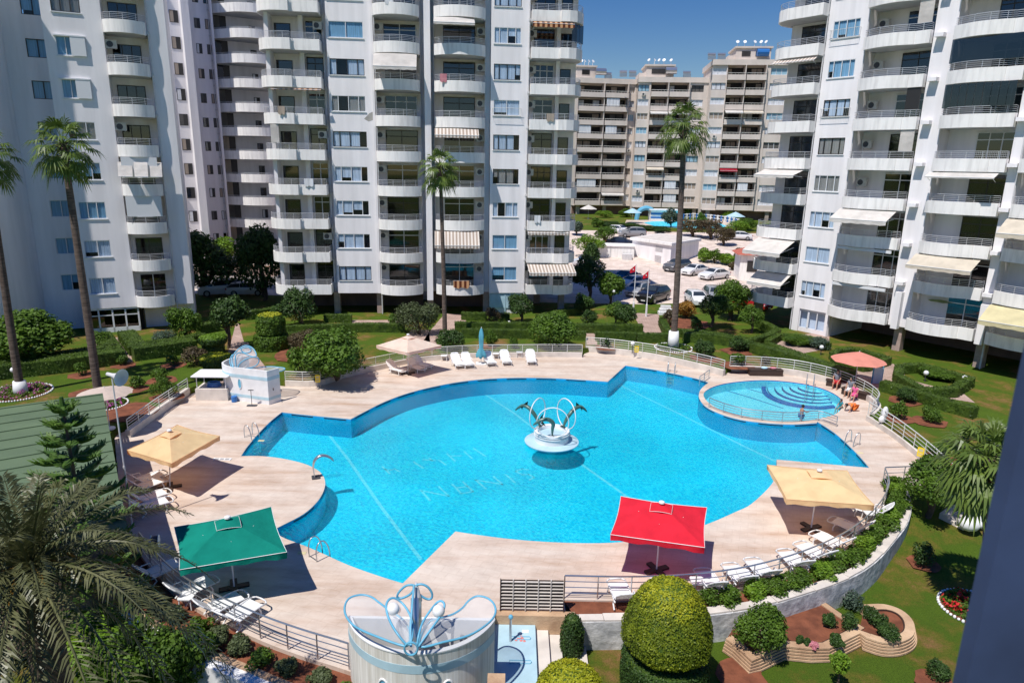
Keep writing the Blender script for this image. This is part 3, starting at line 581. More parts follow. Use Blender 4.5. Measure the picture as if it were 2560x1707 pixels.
def win(T, u0, u1, z0, z1, v=0.035, n=4, dark=False, cur='curtain', open_=None, cage=False, shutter=False):
    f = MB(); t = 0.05; f.box(u0, u1, v - .03, v + .05, z0, z0 + t); f.box(u0, u1, v - .03, v + .05, z1 - t, z1); f.box(u0, u0 + t, v - .03, v + .05, z0 + t, z1 - t); f.box(u1 - t, u1, v - .03, v + .05, z0 + t, z1 - t)
    ws = {4: [0, .2, .5, .8, 1], 2: [0, .5, 1], 3: [0, .33, .67, 1]}[n]
    for a in ws[1:-1]: x = u0 + (u1 - u0) * a; f.box(x - .028, x + .028, v - .025, v + .045, z0 + t, z1 - t)
    o = f.build('window', M['frame_d' if dark else 'frame_w'], T)
    MB().box(u0 + t, u1 - t, v + .005, v + .015, z0 + t, z1 - t).build('pane', M['glass'], o)
    s = MB().box(u0 - .06, u1 + .06, -.07, -.002, z0 - .07, z0 - .001); s.build('sill', M['frame_w'], o)
    if cur:
        c = MB(); 
        for i in range(len(ws) - 1):
            a = u0 + (u1 - u0) * ws[i] + .03; d = u0 + (u1 - u0) * ws[i + 1] - .03
            if rnd.random() < 0.93:
                drop = z0 + t + (0.0 if rnd.random() < .8 else rnd.uniform(.2, .6)); m = 14; vs = []
                for j in range(m + 1):
                    x = a + (d - a) * j / m; w = v + .075 + .02 * math.sin(j * 2.4 + i)
                    vs += [(x, w, drop), (x, w, z1 - t)]
                c.add(vs, [(2 * j, 2 * j + 2, 2 * j + 3, 2 * j + 1) for j in range(m)])
        if c.v: c.build('curtain', M[cur], o, smooth='all')
    if cage:
        b = MB(); P = [(u0 - .1, .0), (u0 - .1, -.3), (u1 + .1, -.3), (u1 + .1, .0)]
        L = [Vector((p[0], p[1], 0)) for p in P]
        for zz in (z0 - .05, z0 + .62): b.tube([(p.x, p.y, zz) for p in L], .018, 4)
        for p in resample(L, .14): b.tube([(p.x, p.y, z0 - .05), (p.x, p.y, z0 + .62)], .007, 3, caps=False)
        b.build('window_guard', M['rail_w'], o)
    if shutter: MB().box(u0 + (u1 - u0) * .5, u1 + .1, -.12, -.08, z0 - .05, z1).build('shutter', M['frame_w'], o)
    return o
def door(T, u0, u1, v, k, dark=True, top=True, n=2, curt=0.4, h=2.3):
    z = Z0 + SH * k + .2; z1 = z + (2.62 if top else h); f = MB(); t = .06
    f.box(u0, u1, v - .06, v - .002, z, z + t); f.box(u0, u1, v - .06, v - .002, z1 - t, z1); f.box(u0, u0 + t, v - .06, v - .002, z + t, z1 - t); f.box(u1 - t, u1, v - .06, v - .002, z + t, z1 - t)
    if top: f.box(u0 + t, u1 - t, v - .058, v - .004, z + 2.05, z + 2.12)
    for i in range(1, n): x = u0 + (u1 - u0) * i / n; f.box(x - .035, x + .035, v - .056, v - .006, z + t, (z + 2.05) if top else z1 - t); 
    if top:
        for i in range(1, n): x = u0 + (u1 - u0) * i / n; f.box(x - .03, x + .03, v - .056, v - .006, z + 2.12, z1 - t)
    o = f.build('balcony_door', M['frame_d' if dark else 'frame_w'], T)
    MB().box(u0 + t, u1 - t, v - .035, v - .028, z + t, z1 - t).build('pane', M['glass_d'], o)
    b = MB()
    for i in range(n):
        a = u0 + (u1 - u0) * i / n + t; d = u0 + (u1 - u0) * (i + 1) / n - t
        if rnd.random() < curt:
            m = 10; vs = []
            for j in range(m + 1): x = a + (d - a) * j / m; w = v - .016 + .006 * math.sin(j * 2.6); vs += [(x, w, z + t), (x, w, z + 2.05)]
            b.add(vs, [(2 * j, 2 * j + 2, 2 * j + 3, 2 * j + 1) for j in range(m)])
    if b.v: b.build('curtain', M[rnd.choice(['curtain', 'curtain', 'curtain_t'])], o, smooth='all')
    return o
def ac(T, u, v, z, face=0):
    b = MB(); b.bevbox(u - .4, u + .4, v - .3, v, z, z + .6, .03); b.cur = 1; b.lathe([(.23, 0), (.23, .01)], 16, (u - .08, v - .305, z + .3), Matrix.Rotation(R(90), 4, 'X'))
    b.cur = 0; b.box(u - .3, u - .26, v - .25, v + .01, z - .05, z - .001); b.box(u + .26, u + .3, v - .25, v + .01, z - .05, z - .001)
    return b.build('air_conditioner', [M['ac'], M['metal_d']], T)
def awning(T, u0, u1, v, z, out=1.2, drop=0.75, m='awn_w', bulge=0.0, val=0.22, skew=0.0):
    b = MB(); n = 10; r = 5; vs = []
    for j in range(n + 1):
        f = j / n; u = u0 + (u1 - u0) * f; bl = bulge * (1 - (2 * f - 1) ** 2)
        for i in range(r + 1):
            g = i / r; vs.append((u, v - bl * (1 - g) - out * g, z - drop * g ** 1.15 - .03 * math.sin(math.pi * g)))
        vs.append((u, v - out - .01, z - drop - val * (1 if j % 2 else .85)))
    w = r + 2; b.add(vs, [(j * w + i, (j + 1) * w + i, (j + 1) * w + i + 1, j * w + i + 1) for j in range(n) for i in range(w - 1)])
    o = b.build('awning', M[m], T)
    a = MB()
    for x in (u0 + .12, u1 - .12): a.tube([(x, v + .02, z - .6), (x, v - out + .04, z - drop - .02)], .02, 4)
    a.tube([(u0, v - out, z - drop - .01), (u1, v - out, z - drop - .01)], .025, 5)
    a.build('awning_frame', M['frame_w'], o)
    return o
def cassette(T, u0, u1, v, z): return MB().bevbox(u0, u1, v - .16, v, z - .22, z, .03).build('awning_box', M['frame_w'], T)
def pipe(T, u, v, top):
    b = MB(); b.tube([(u, v, .4), (u, v, top)], .055, 7)
    for k in range(0, 11): b.box(u - .09, u + .09, v - .07, v + .08, Z0 + SH * k + .1, Z0 + SH * k + .32)
    return b.build('drainpipe', M['pipe'], T)
def arc(u0, u1, d, v0=-.45, n=14, side=True):
    P = [(u0 + (u1 - u0) * i / n, v0 - d * (1 - (2 * i / n - 1) ** 2) ** 0.8) for i in range(n + 1)]
    return ([(u0, 0.0)] if side else []) + P + ([(u1, 0.0)] if side else [])
def wallcol(b, u0, u1, th, z0, z1, holes=()):
    """wall column with window holes [(w0,w1,za,zb)] stacked bottom to top"""
    z = z0
    for (w0, w1, a, c) in holes:
        b.box(u0, u1, 0, th, z, a); b.box(u0, w0, 0, th, a, c); b.box(w1, u1, 0, th, a, c); z = c
    b.box(u0, u1, 0, th, z, z1)
NF = 11; TOP = Z0 + SH * NF
LBL = dict(cat='apartment building')
# ---- middle tower
T = empty('apartment_tower', (-17.2, 63.8, 0), R(6), 'white apartment tower facing the camera behind the middle of the pool', 'apartment building', 'white towers round the pool'); TC = T
def wz(k): z = Z0 + SH * k; return z + 1.22, z + 2.56
b = MB(); zz = [wz(k) for k in range(NF)]
wallcol(b, .62, 4.55, .35, Z0, TOP, [(.80, 3.78, a, c) for a, c in zz])
wallcol(b, 14.95, 18.28, .35, Z0, TOP, [(15.22, 17.62, a, c) for a, c in zz])
b.box(.15, .62, .9, 1.3, Z0, TOP)                      # recessed slots
b.box(8.65, 9.02, 1.0, 1.3, Z0, TOP); b.box(9.02, 9.58, -.55, 1.3, Z0 - .6, TOP); b.box(9.58, 9.88, 1.0, 1.3, Z0, TOP)
b.box(4.40, 4.62, -.12, -.002, Z0, TOP)
b.box(14.45, 14.95, .55, 1.3, Z0, TOP)
for u in (4.62, 8.63): b.box(u - .0, u + .02, .36, 1.7, Z0, TOP)
b.box(.60, .619, .36, .9, Z0, TOP)
b.box(9.86, 9.88, .2, .99, Z0, TOP); b.box(14.43, 14.449, .0, 1.7, Z0, TOP)
b.box(18.28, 18.44, .0, 1.7, Z0, TOP)
b.box(-5.0, 23.0, 1.7, 15, Z0, TOP)
b.box(-4.55, -4.25, .0, 1.7, Z0, TOP); b.box(-1.9, -1.5, .9, 1.7, Z0, TOP); b.box(21.0, 21.35, .9, 1.7, Z0, TOP)
b.build('wall', M['wall'], T)
b = MB(); b.box(.9, 3.7, .62, .70, Z0, TOP); b.box(15.3, 17.5, .62, .70, Z0, TOP); b.build('unlit_room_panel', M['dark'], T)
b = MB()
for u in (-2.2, .40, 4.45, 9.3, 14.7, 18.4, 22.2): MB().box(u - .28, u + .28, .5, 1.1, .2, Z0 - .002).build('column', M['pinkstone'], T)
for u in (-2.2, 4.45, 9.3, 14.7, 20.4): MB().box(u - .3, u + .3, 5, 5.6, .2, Z0 - .002).build('column', M['pinkstone'], T)
b = MB(); b.box(-4, 8.5, 4.2, 4.6, .2, Z0 - .003); b.box(9, 14.6, 3.6, 4, .2, Z0 - .003); b.build('ground_floor_wall', M['brown'], T)  # dark brown wall set close behind the pillars, painting in the undercroft's shade
b = MB(); b.box(15.0, 18.2, .2, .3, .3, Z0 - .003); b.build('shop_window_base', M['frame_w'], T)
b = MB(); b.box(15.05, 18.15, .12, .16, .9, 2.3); b.box(16.5, 16.6, .08, .115, .5, 2.35); o = b.build('ground_floor_glazing', M['paleblue'], T)
Ab = [(-4.75, 3.2), (-5.2, 1.6), (-5.25, .6), (-5.0, -.2), (-4.5, -.75), (-3.8, -1.05), (-3.0, -1.15), (-2.3, -1.1), (-2.28, -.75), (.12, -.75), (.12, .9)]
Db = [(18.5, .9), (18.5, -.75), (21.02, -.75), (21.05, -1.05), (21.8, -1.1), (22.5, -.85), (23.0, -.3), (23.3, .5), (23.3, 1.6), (23.0, 3.0)]
Bb = arc(4.66, 8.62, .95); Cb = arc(9.9, 14.42, 1.0)
for k in range(NF):
    z = Z0 + SH * k; near = k < 10
    balcony(T, Ab, 1.7, k, 5 if k not in (2,) else 5, style=1 if k == 6 else 0); balcony(T, Bb, 1.7, k); balcony(T, Cb, 1.7, k); balcony(T, Db, 1.7, k)
    d1 = rnd.random() < .55
    door(T, -1.45, .02, 1.7, k, k in (6, 4, 1, 0), True, 2, .3); door(T, -4.1, -2.7, 1.7, k, True, False, 1, .1)
    door(T, 5.35, 8.3, 1.7, k, k in (4, 2, 0), k not in (0,), rnd.choice([2, 2, 3, 4]), .35); ac(T, 5.0, .98, z + 2.05)
    door(T, 10.7, 13.6, 1.7, k, k in (5, 6, 7), True, rnd.choice([2, 4, 2]), .35); ac(T, 14.1, .9, z + 1.95)
    door(T, 19.0, 20.9, 1.7, k, d1, True, rnd.choice([2, 3]), .35); door(T, 21.5, 22.5, 1.7, k, True, False, 1, .1); ac(T, 18.75, 1.2, z + 2.0)
    if k in (1, 4, 7): ac(T, -.2, .9, z + 1.95)
    a, c = wz(k)
    win(T, .80, 3.78, a, c, n=2 if k == 7 else 4, dark=k in (0, 4, 6), cur=('curtain', 'curtain', 'curtain', 'curtain', 'curtain', 'curtain_t', 'curtain', 'curtain_b', 'curtain', 'curtain', 'curtain')[k])
    win(T, 15.22, 17.62, a, c, n=2 if k in (0, 1, 5) else 4, dark=k in (3, 4, 6, 8), cur=('curtain_b', 'curtain_b', 'curtain', 'curtain_t', 'curtain', 'curtain', 'curtain', 'curtain', 'curtain', 'curtain', 'curtain')[k], cage=k == 5)
ztop = lambda k: Z0 + SH * (k + 1) - .08
awning(T, 4.7, 8.4, -.9, ztop(6), 1.3, 1.15, 'awn_w', .45, .3)
awning(T, 9.9, 13.4, -.9, ztop(7), 1.3, .55, 'awn_w', .5, .2); awning(T, 9.9, 13.8, -.9, ztop(4), 1.3, .6, 'awn_s', .5, .25); awning(T, 9.8, 13.9, -.9, ztop(1), 1.6, 1.15, 'awn_s', .5, .3)
awning(T, 18.5, 22.9, -1.0, ztop(0), 1.9, .55, 'awn_s', .2, .3); awning(T, 18.5, 22.2, -.9, ztop(7), .35, .16, 'awn_o', .1, .35); awning(T, 18.5, 22.4, -.9, ztop(1), .2, .08, 'awn_s', .1, .22)
awning(T, -4.2, .05, -.8, ztop(5), .18, .08, 'awn_o', .1, .08)
b = MB(); b.box(-4.4, -3.7, -.95, -.9, Z0 + SH * 4 + 1.45, Z0 + SH * 5 - .05); b.build('roller_blind', M['awn_w'], T)
g = MB()
for i in range(3): g.box(22.1 + i * .42, 22.1 + i * .42 + .38, -.55 + i * .5, -.5 + i * .5, Z0 + SH * 7 + 1.45, Z0 + SH * 8 - .05)
g.build('balcony_glazing', M['glass_d'], T)
for u in (.30, 4.72, 18.36): pipe(T, u, -.06 if u > 1 else .82, TOP)
b = MB(); b.box(-5.2, 23.2, -.3, 15.2, TOP, TOP + .9); b.build('roof_parapet', M['wall'], T)
M['plaster'] = mat('bare_plaster', (0.42, 0.40, 0.37), .95, .2, 2)
zp_ = Z0 + SH * 5 + .62; MB().add([(3.6, -.006, zp_), (4.0, -.006, zp_ - .22), (4.38, -.006, zp_ - .1), (4.38, -.006, zp_ + .62), (4.1, -.006, zp_ + .5)], [(0, 1, 2, 3, 4)]).build('bare_plaster_patch', M['plaster'], T)
def laundry(T, u0, u1, v, k, m='curtain'):
    n = 6; z = Z0 + SH * k + PAR + .52; b = MB(); vs = []
    for i in range(n + 1): u = u0 + (u1 - u0) * i / n; vs += [(u, v - .03 - .02 * (i % 2), z), (u, v - .04 + .03 * math.sin(i * 2), z - .62 - .06 * (i % 3))]
    b.add(vs, [(2 * i, 2 * i + 1, 2 * i + 3, 2 * i + 2) for i in range(n)]).build('laundry', M[m], T, smooth='all')
for u0, u1, v, k, m in ((-1.8, -1.0, -.8, 3, 'curtain'), (10.4, 11.0, -1.2, 6, 'pinkflower'), (20.0, 20.7, -.8, 5, 'curtain_t'), (5.8, 6.5, -1.3, 8, 'curtain'), (11.5, 13.0, -1.5, 0, 'awn_o'), (-3.6, -3.0, -1.2, 5, 'curtain_t'), (19.1, 19.7, -.8, 2, 'curtain')): laundry(T, u0, u1, v, k, m)
# ---- right tower (runs away from the camera)
T = empty('apartment_tower', (25.75, 60.7, 0), R(-52), 'white apartment tower on the right with curved balconies and cream awnings', 'apartment building', 'white towers round the pool'); TR = T
U = [-5.0, -.35, 3.05, 8.1, 9.35, 14.3, 15.0, 20.5]
b = MB()
wallcol(b, -.35, 3.0, .35, Z0, TOP, [(.12, 2.35, a, c) for a, c in zz])
b.box(7.95, 9.45, .0, .35, Z0, TOP); b.box(14.25, 14.95, .0, .35, Z0, TOP); b.box(20.6, 24, .0, .35, Z0, TOP)
b.box(-4.6, 24, 1.7, 13, Z0, TOP)
for u in (-.35, 2.98, 7.95, 9.43, 14.25, 14.93, 20.6): b.box(u, u + .02, .351, 1.7, Z0, TOP)
for u in (8.35, 14.35):
    b.box(u, u + .5, -.5, -.002, Z0 - .15, Z0 + SH * .93)
for k in range(1, NF):
    for u in (8.2, 14.3): b.box(u, u + .62, -.55, -.002, Z0 + SH * k + .35, Z0 + SH * k + .62)
b.build('wall', M['wall'], T)
b = MB(); b.box(.2, 2.3, .62, .70, Z0, TOP); b.build('unlit_room_panel', M['dark'], T)
for u in (-4.3, 8.7, 14.6, 20.8): MB().box(u - .3, u + .3, .3, 1.0, -.2, Z0 - .002).build('column', M['pinkstone'], T)
b = MB(); b.box(-.35, .25, .0, .4, .1, Z0 - .002); b.box(2.7, 3.1, .0, .4, .1, Z0 - .002); b.box(.25, 2.7, .15, .3, .1, .75); b.box(.25, 2.7, .15, .3, 2.2, Z0 - .002); b.box(-.35, 3.1, .5, 8, .1, Z0 - .002); b.build('ground_floor_wall', M['wall'], T)
b = MB()
for x in (.25, 1.0, 1.08, 1.85, 2.62): b.box(x, x + .08, .12, .2, .75, 2.2)
o = b.build('ground_floor_window', M['frame_w'], T); MB().box(.3, 2.65, .16, .17, .75, 2.2).build('pane', M['glass'], o)
b = MB(); b.box(3.4, 24, 5.5, 5.9, -.4, Z0 - .002); b.build('rear_wall', M['brown'], T)  # dark wall brought forward, its colour standing in for shade under the tower
Eb = [(-4.9, 3.4), (-5.25, 2.2), (-5.3, 1.0), (-5.0, .1), (-4.5, -.55), (-3.6, -.95), (-.4, -.95), (-.38, 0)]
def bay(u0, u1, step=.75): 
    n = 14; s = u1 - (u1 - u0) * .22
    P = [(u0, 0.0)] + [(u0 + (s - u0) * i / n, -.55 - .85 * math.sin(math.pi * (.10 + .80 * i / n)) + .25) for i in range(n + 1)] + [(s + .01, -.5), (u1, -.5), (u1, 0.0)]
    return P
Fb = bay(3.06, 7.9); Gb = bay(9.5, 14.2); Hb = bay(15.0, 20.5)
for k in range(NF):
    z = Z0 + SH * k
    balcony(T, Eb, 1.7, k); balcony(T, Fb, 1.7, k, 4); balcony(T, Gb, 1.7, k, 4, style=1 if k == 4 else 0); balcony(T, Hb, 1.7, k, 4)
    door(T, -3.6, -1.2, 1.7, k, True, True, 2, .2)
    door(T, 5.2, 7.7, 1.7, k, k in (4, 6), True, rnd.choice([2, 3]), .5); door(T, 11.4, 13.9, 1.7, k, k in (2, 3, 7), True, rnd.choice([2, 3]), .5); door(T, 17.2, 19.8, 1.7, k, True, True, 2, .3)
    if k in (3, 4, 5, 6, 7, 8, 9): ac(T, 3.65, 1.35, z + 1.75)
    if k in (2, 4): ac(T, 15.6, 1.35, z + 1.9)
    a, c = wz(k)
    win(T, .12, 2.35, a, c, n=2 if k in (1,) else 4, dark=k in (4, 5, 8), cur=('curtain', 'curtain', 'curtain', 'curtain_t', 'curtain_t', 'curtain', 'curtain_b', 'curtain_b', 'curtain', 'curtain', 'curtain')[k], cage=k in (5, 7))
    if k in (5, 7, 4): 
        bb = MB(); bb.box(6.85, 7.85, -.42, -.36, z + (1.45), z + SH - .02); bb.build('roller_blind', M['awn_w'] if k != 5 else M['frame_d'], T)
awning(T, -4.3, -.5, -.75, ztop(3), 1.6, .45, 'awn_w', 0, .25); awning(T, -4.2, -.5, -.75, ztop(1), 2.3, 1.0, 'awn_w', 0, .35); awning(T, -3.9, -.5, -.75, ztop(0), 1.6, .85, 'awn_w', 0, .3)
awning(T, -4.4, -.5, -.75, ztop(6), .5, .3, 'metal_d' if False else 'awn_s', 0, .1); 
awning(T, 3.1, 7.6, -.8, ztop(2), 1.5, .7, 'awn_w', .45, .35); awning(T, 9.5, 13.9, -.8, ztop(1), 1.5, .7, 'awn_c', .45, .3); awning(T, 9.5, 14.0, -.8, ztop(3), .7, .3, 'awn_w', .4, .1)
awning(T, 15.0, 20.2, -.8, ztop(2), 1.6, .9, 'awn_c', .45, .35); awning(T, 15.0, 20.2, -.8, ztop(0), 1.8, .9, 'awn_y', .45, .35)
for k in (0, 1): cassette(T, 3.3, 7.7, -.75, ztop(k))
b = MB()
for i in range(9):
    x = 9.6 + i * .5; b.box(x, x + .47, -.75, -.72, Z0 + SH * 5 + 1.4, Z0 + SH * 6 - .03)
o = b.build('folding_glass', M['glass_d'], T)
for k in (6,):
    MB().box(9.55, 14.1, -.66, -.64, Z0 + SH * k + 1.42, Z0 + SH * (k + 1) - .03).build('balcony_glazing', M['glass_d'], T)
for u in (-.42, 3.02, 14.9): pipe(T, u, -.07, TOP)
b = MB(); b.box(-5.2, 24, -.3, 13.2, TOP, TOP + .9); b.build('roof_parapet', M['wall'], T)
# lime parasol on one balcony of the right tower
# ---- left tower
T = empty('apartment_tower', (-33, 55.5, 0), R(24), 'white apartment tower at the left with palm shadows on its flat front', 'apartment building', 'white towers round the pool'); TL = T
b = MB()
wallcol(b, -2.35, 1.55, .35, Z0, TOP, [(-1.65, .22, a, c) for a, c in zz])
b.box(1.55, 1.57, .351, 1.7, Z0, TOP); b.box(4.55, 5.9, .0, .35, Z0, TOP); b.box(4.53, 4.55, .351, 1.7, Z0, TOP)
b.box(-2.3, 5.9, 1.7, 12, Z0, TOP); b.box(5.6, 5.9, .351, 1.69, Z0, TOP)
wallcol(b, -5.6, -2.36, .35, Z0, TOP, []) if False else None
b.box(-2.35, -2.15, .351, 2.59, Z0, TOP)
z = Z0
for a, c in zz: b.box(-5.4, -2.15, 2.6, 2.9, z, a); b.box(-5.4, -4.0, 2.6, 2.9, a, c); b.box(-2.5, -2.15, 2.6, 2.9, a, c); z = c
b.box(-5.4, -2.15, 2.6, 2.9, z, TOP); b.box(-5.4, -2.32, 2.58, 2.88, .2, Z0 - .002)
n = 12; P = [(-5.4 - 2.6 * (i / n) ** 1.6, 2.6 - 5.2 * i / n) for i in range(n + 1)]      # curved wall turning towards the camera
wstrip(b, [(p[0], p[1]) for p in reversed(P)], .4, .3, TOP)
b.box(-8.5, -8.0, -3.4, -2.2, .3, TOP)
b.box(-16, -9.6, -1.2, 10, Z0, TOP)
b.box(2.0, 5.9, 1.2, 8, .3, Z0)
b.build('wall', M['wall'], T)
b = MB(); b.box(-1.6, .2, .62, .70, Z0, TOP); b.box(-3.95, -2.55, 3.2, 3.25, Z0, TOP); b.build('unlit_room_panel', M['dark'], T)
Lb = arc(1.58, 4.5, .75, -.2); Kb = arc(-12.2, -8.6, .8, -2.6)
for k in range(NF):
    z = Z0 + SH * k; balcony(T, Lb, 1.7, k, 4, rh=.48); door(T, 1.9, 3.9, 1.7, k, k not in (0,), False, 3 if k > 3 else 2, .5); balcony(T, Kb, 1.7, k, 4)
    door(T, -11.8, -9.8, -1.2, k, True, False, 2, .3)
    if k in (6, 8, 4): ac(T, 1.95, .6, z + 2.0)
    a, c = wz(k)
    win(T, -1.65, .22, a, c, n=2 if k in (0, 1) else 3, dark=k in (7, 8, 9), cur=('curtain', 'curtain', 'curtain_b', 'curtain_b', 'curtain_t', 'curtain_b', 'curtain_b', 'curtain_t', 'curtain', 'curtain', 'curtain')[k], shutter=False)
    o = win(T, -4.0, -2.5, a, c, v=2.7, n=2, dark=k > 3, cur='curtain_b'); 
    for ch in list(o.children):
        if ch.name.startswith('sill'): bpy.data.objects.remove(ch)
    if k in (5, 6): MB().box(-1.75, .3, -.18, -.002, c, c + .1).build('shutter_box', M['frame_w'], T); 
    if k in (5, 6): MB().box(-.7, .28, -.16, -.12, a, c).build('shutter', M['frame_w'], T)
zA = Z0 + SH * 4 - .1
for i, (a0, a1) in enumerate(((1.5, 2.5), (2.65, 3.6), (3.7, 4.6))): awning(T, a0, a1, -.85 + (.25 if i != 1 else 0), zA - .3, .7, 1.1, 'awn_w', 0, .05)
for k in (2, 3): MB().box(1.75, 4.3, -.8, -.76, Z0 + SH * k + 1.42, Z0 + SH * (k + 1) - .02).build('shutter_panels', M['frame_w'], T)
b = MB()
for x in (-2.3, -1.35, -.35, .6, 1.55): b.box(x, x + .12, .1, .25, .35, 2.4)
b.box(-2.3, 1.67, .12, .23, 1.75, 1.83); b.box(-2.3, 1.67, .10, .25, .35, .75); b.box(-2.3, 1.67, .10, .25, 2.25, Z0)
o = b.build('ground_floor_window', M['frame_w'], T); MB().box(-2.25, 1.6, .16, .17, .75, 2.25).build('pane', M['glass_d'], o)
b = MB(); b.box(-2.25, 1.9, .9, 1.0, .35, Z0 - .002); b.build('unlit_lobby_panel', M['dark'], T)
pipe(T, 4.62, -.07, TOP)
b = MB(); b.box(-16.2, 6.1, -.4, 12.2, TOP, TOP + .9) if False else b.box(-2.6, 6.1, -.3, 12.2, TOP, TOP + .9); b.build('roof_parapet', M['wall'], T)
# ---- rear tower between the left and middle towers
AR = R(34); PR = Vector((-46, 89, 0)); T = empty('apartment_tower', PR, AR, 'shaded white apartment tower with stacked white balconies behind the left tower', 'apartment building', 'white towers round the pool'); TB = T
def hx(x, y, Yv):
    d = ray(x, y); n_ = Vector((math.sin(AR), -math.cos(AR), 0)); t = (PR - Vector((0, 0, H))).dot(n_) / d.dot(n_); q = Vector((0, 0, H)) + d * t - PR
    return q.x * math.cos(AR) + q.y * math.sin(AR)
b = MB()
u0 = hx(395, 300, 93); u1 = hx(455, 300, 93); u2 = hx(515, 300, 93); u3 = hx(640, 300, 93)
NB = 13; TB_TOP = Z0 + SH * NB
b.box(u0 - 9, u1, 0, 14, .3, TB_TOP); b.box(u1 - .9, u1, -1.3, -.002, .3, TB_TOP); b.box(u1, u2, 2.2, 14, .3, TB_TOP); b.box(u2, u3 + 4, 3.2, 14, .3, TB_TOP); b.box(u2 - .25, u2, 1.2, 2.198, .3, TB_TOP)
b.build('wall', M['wall'], T)
for k in range(-1, NB):
    z = Z0 + SH * k
    if k >= 0: balcony(T, [(q.x, q.y) for q in [Vector((u2 + .1, 3.2, 0)), Vector((u2 + .12, 2.3, 0)), Vector((u2 + 2.2, -.6, 0))] + cat([(u2 + 2.9, -1.15, 0), (u2 + 4.4, -1.75, 0), (u2 + 6.2, -1.5, 0), (u2 + 7.6, -.3, 0), (u2 + 8.2, 1.4, 0), (u2 + 8.2, 3.2, 0)], 4)], 3.2, k, 2, ph=1.1, rh=.18)
    for (a, w, h, v) in ((u0 + 1.0, 1.0, 1.4, 0), (u1 + 1.1, .7, 1.2, 2.2), (u1 + 2.4, .7, 1.2, 2.2), (u2 + .4, 1.6, 2.0, 3.2), (u3 - 2.2, .8, 1.2, 3.2)):
        q = MB(); q.box(a, a + w, v - .05, v - .002, z + 1.0, z + 1.0 + h); o = q.build('window', M['frame_d'], T)
        MB().box(a + .06, a + w / 2 - .03, v - .056, v - .051, z + 1.06, z + .94 + h).build('pane', M[rnd.choice(['curtain', 'curtain_t', 'glass_d', 'darkroom2'])], o)
    if k in (2, 7, 10): ac(T, u0 + .3, -.01, z + .9)
pipe(T, u2 - .4, 2.0, TB_TOP)
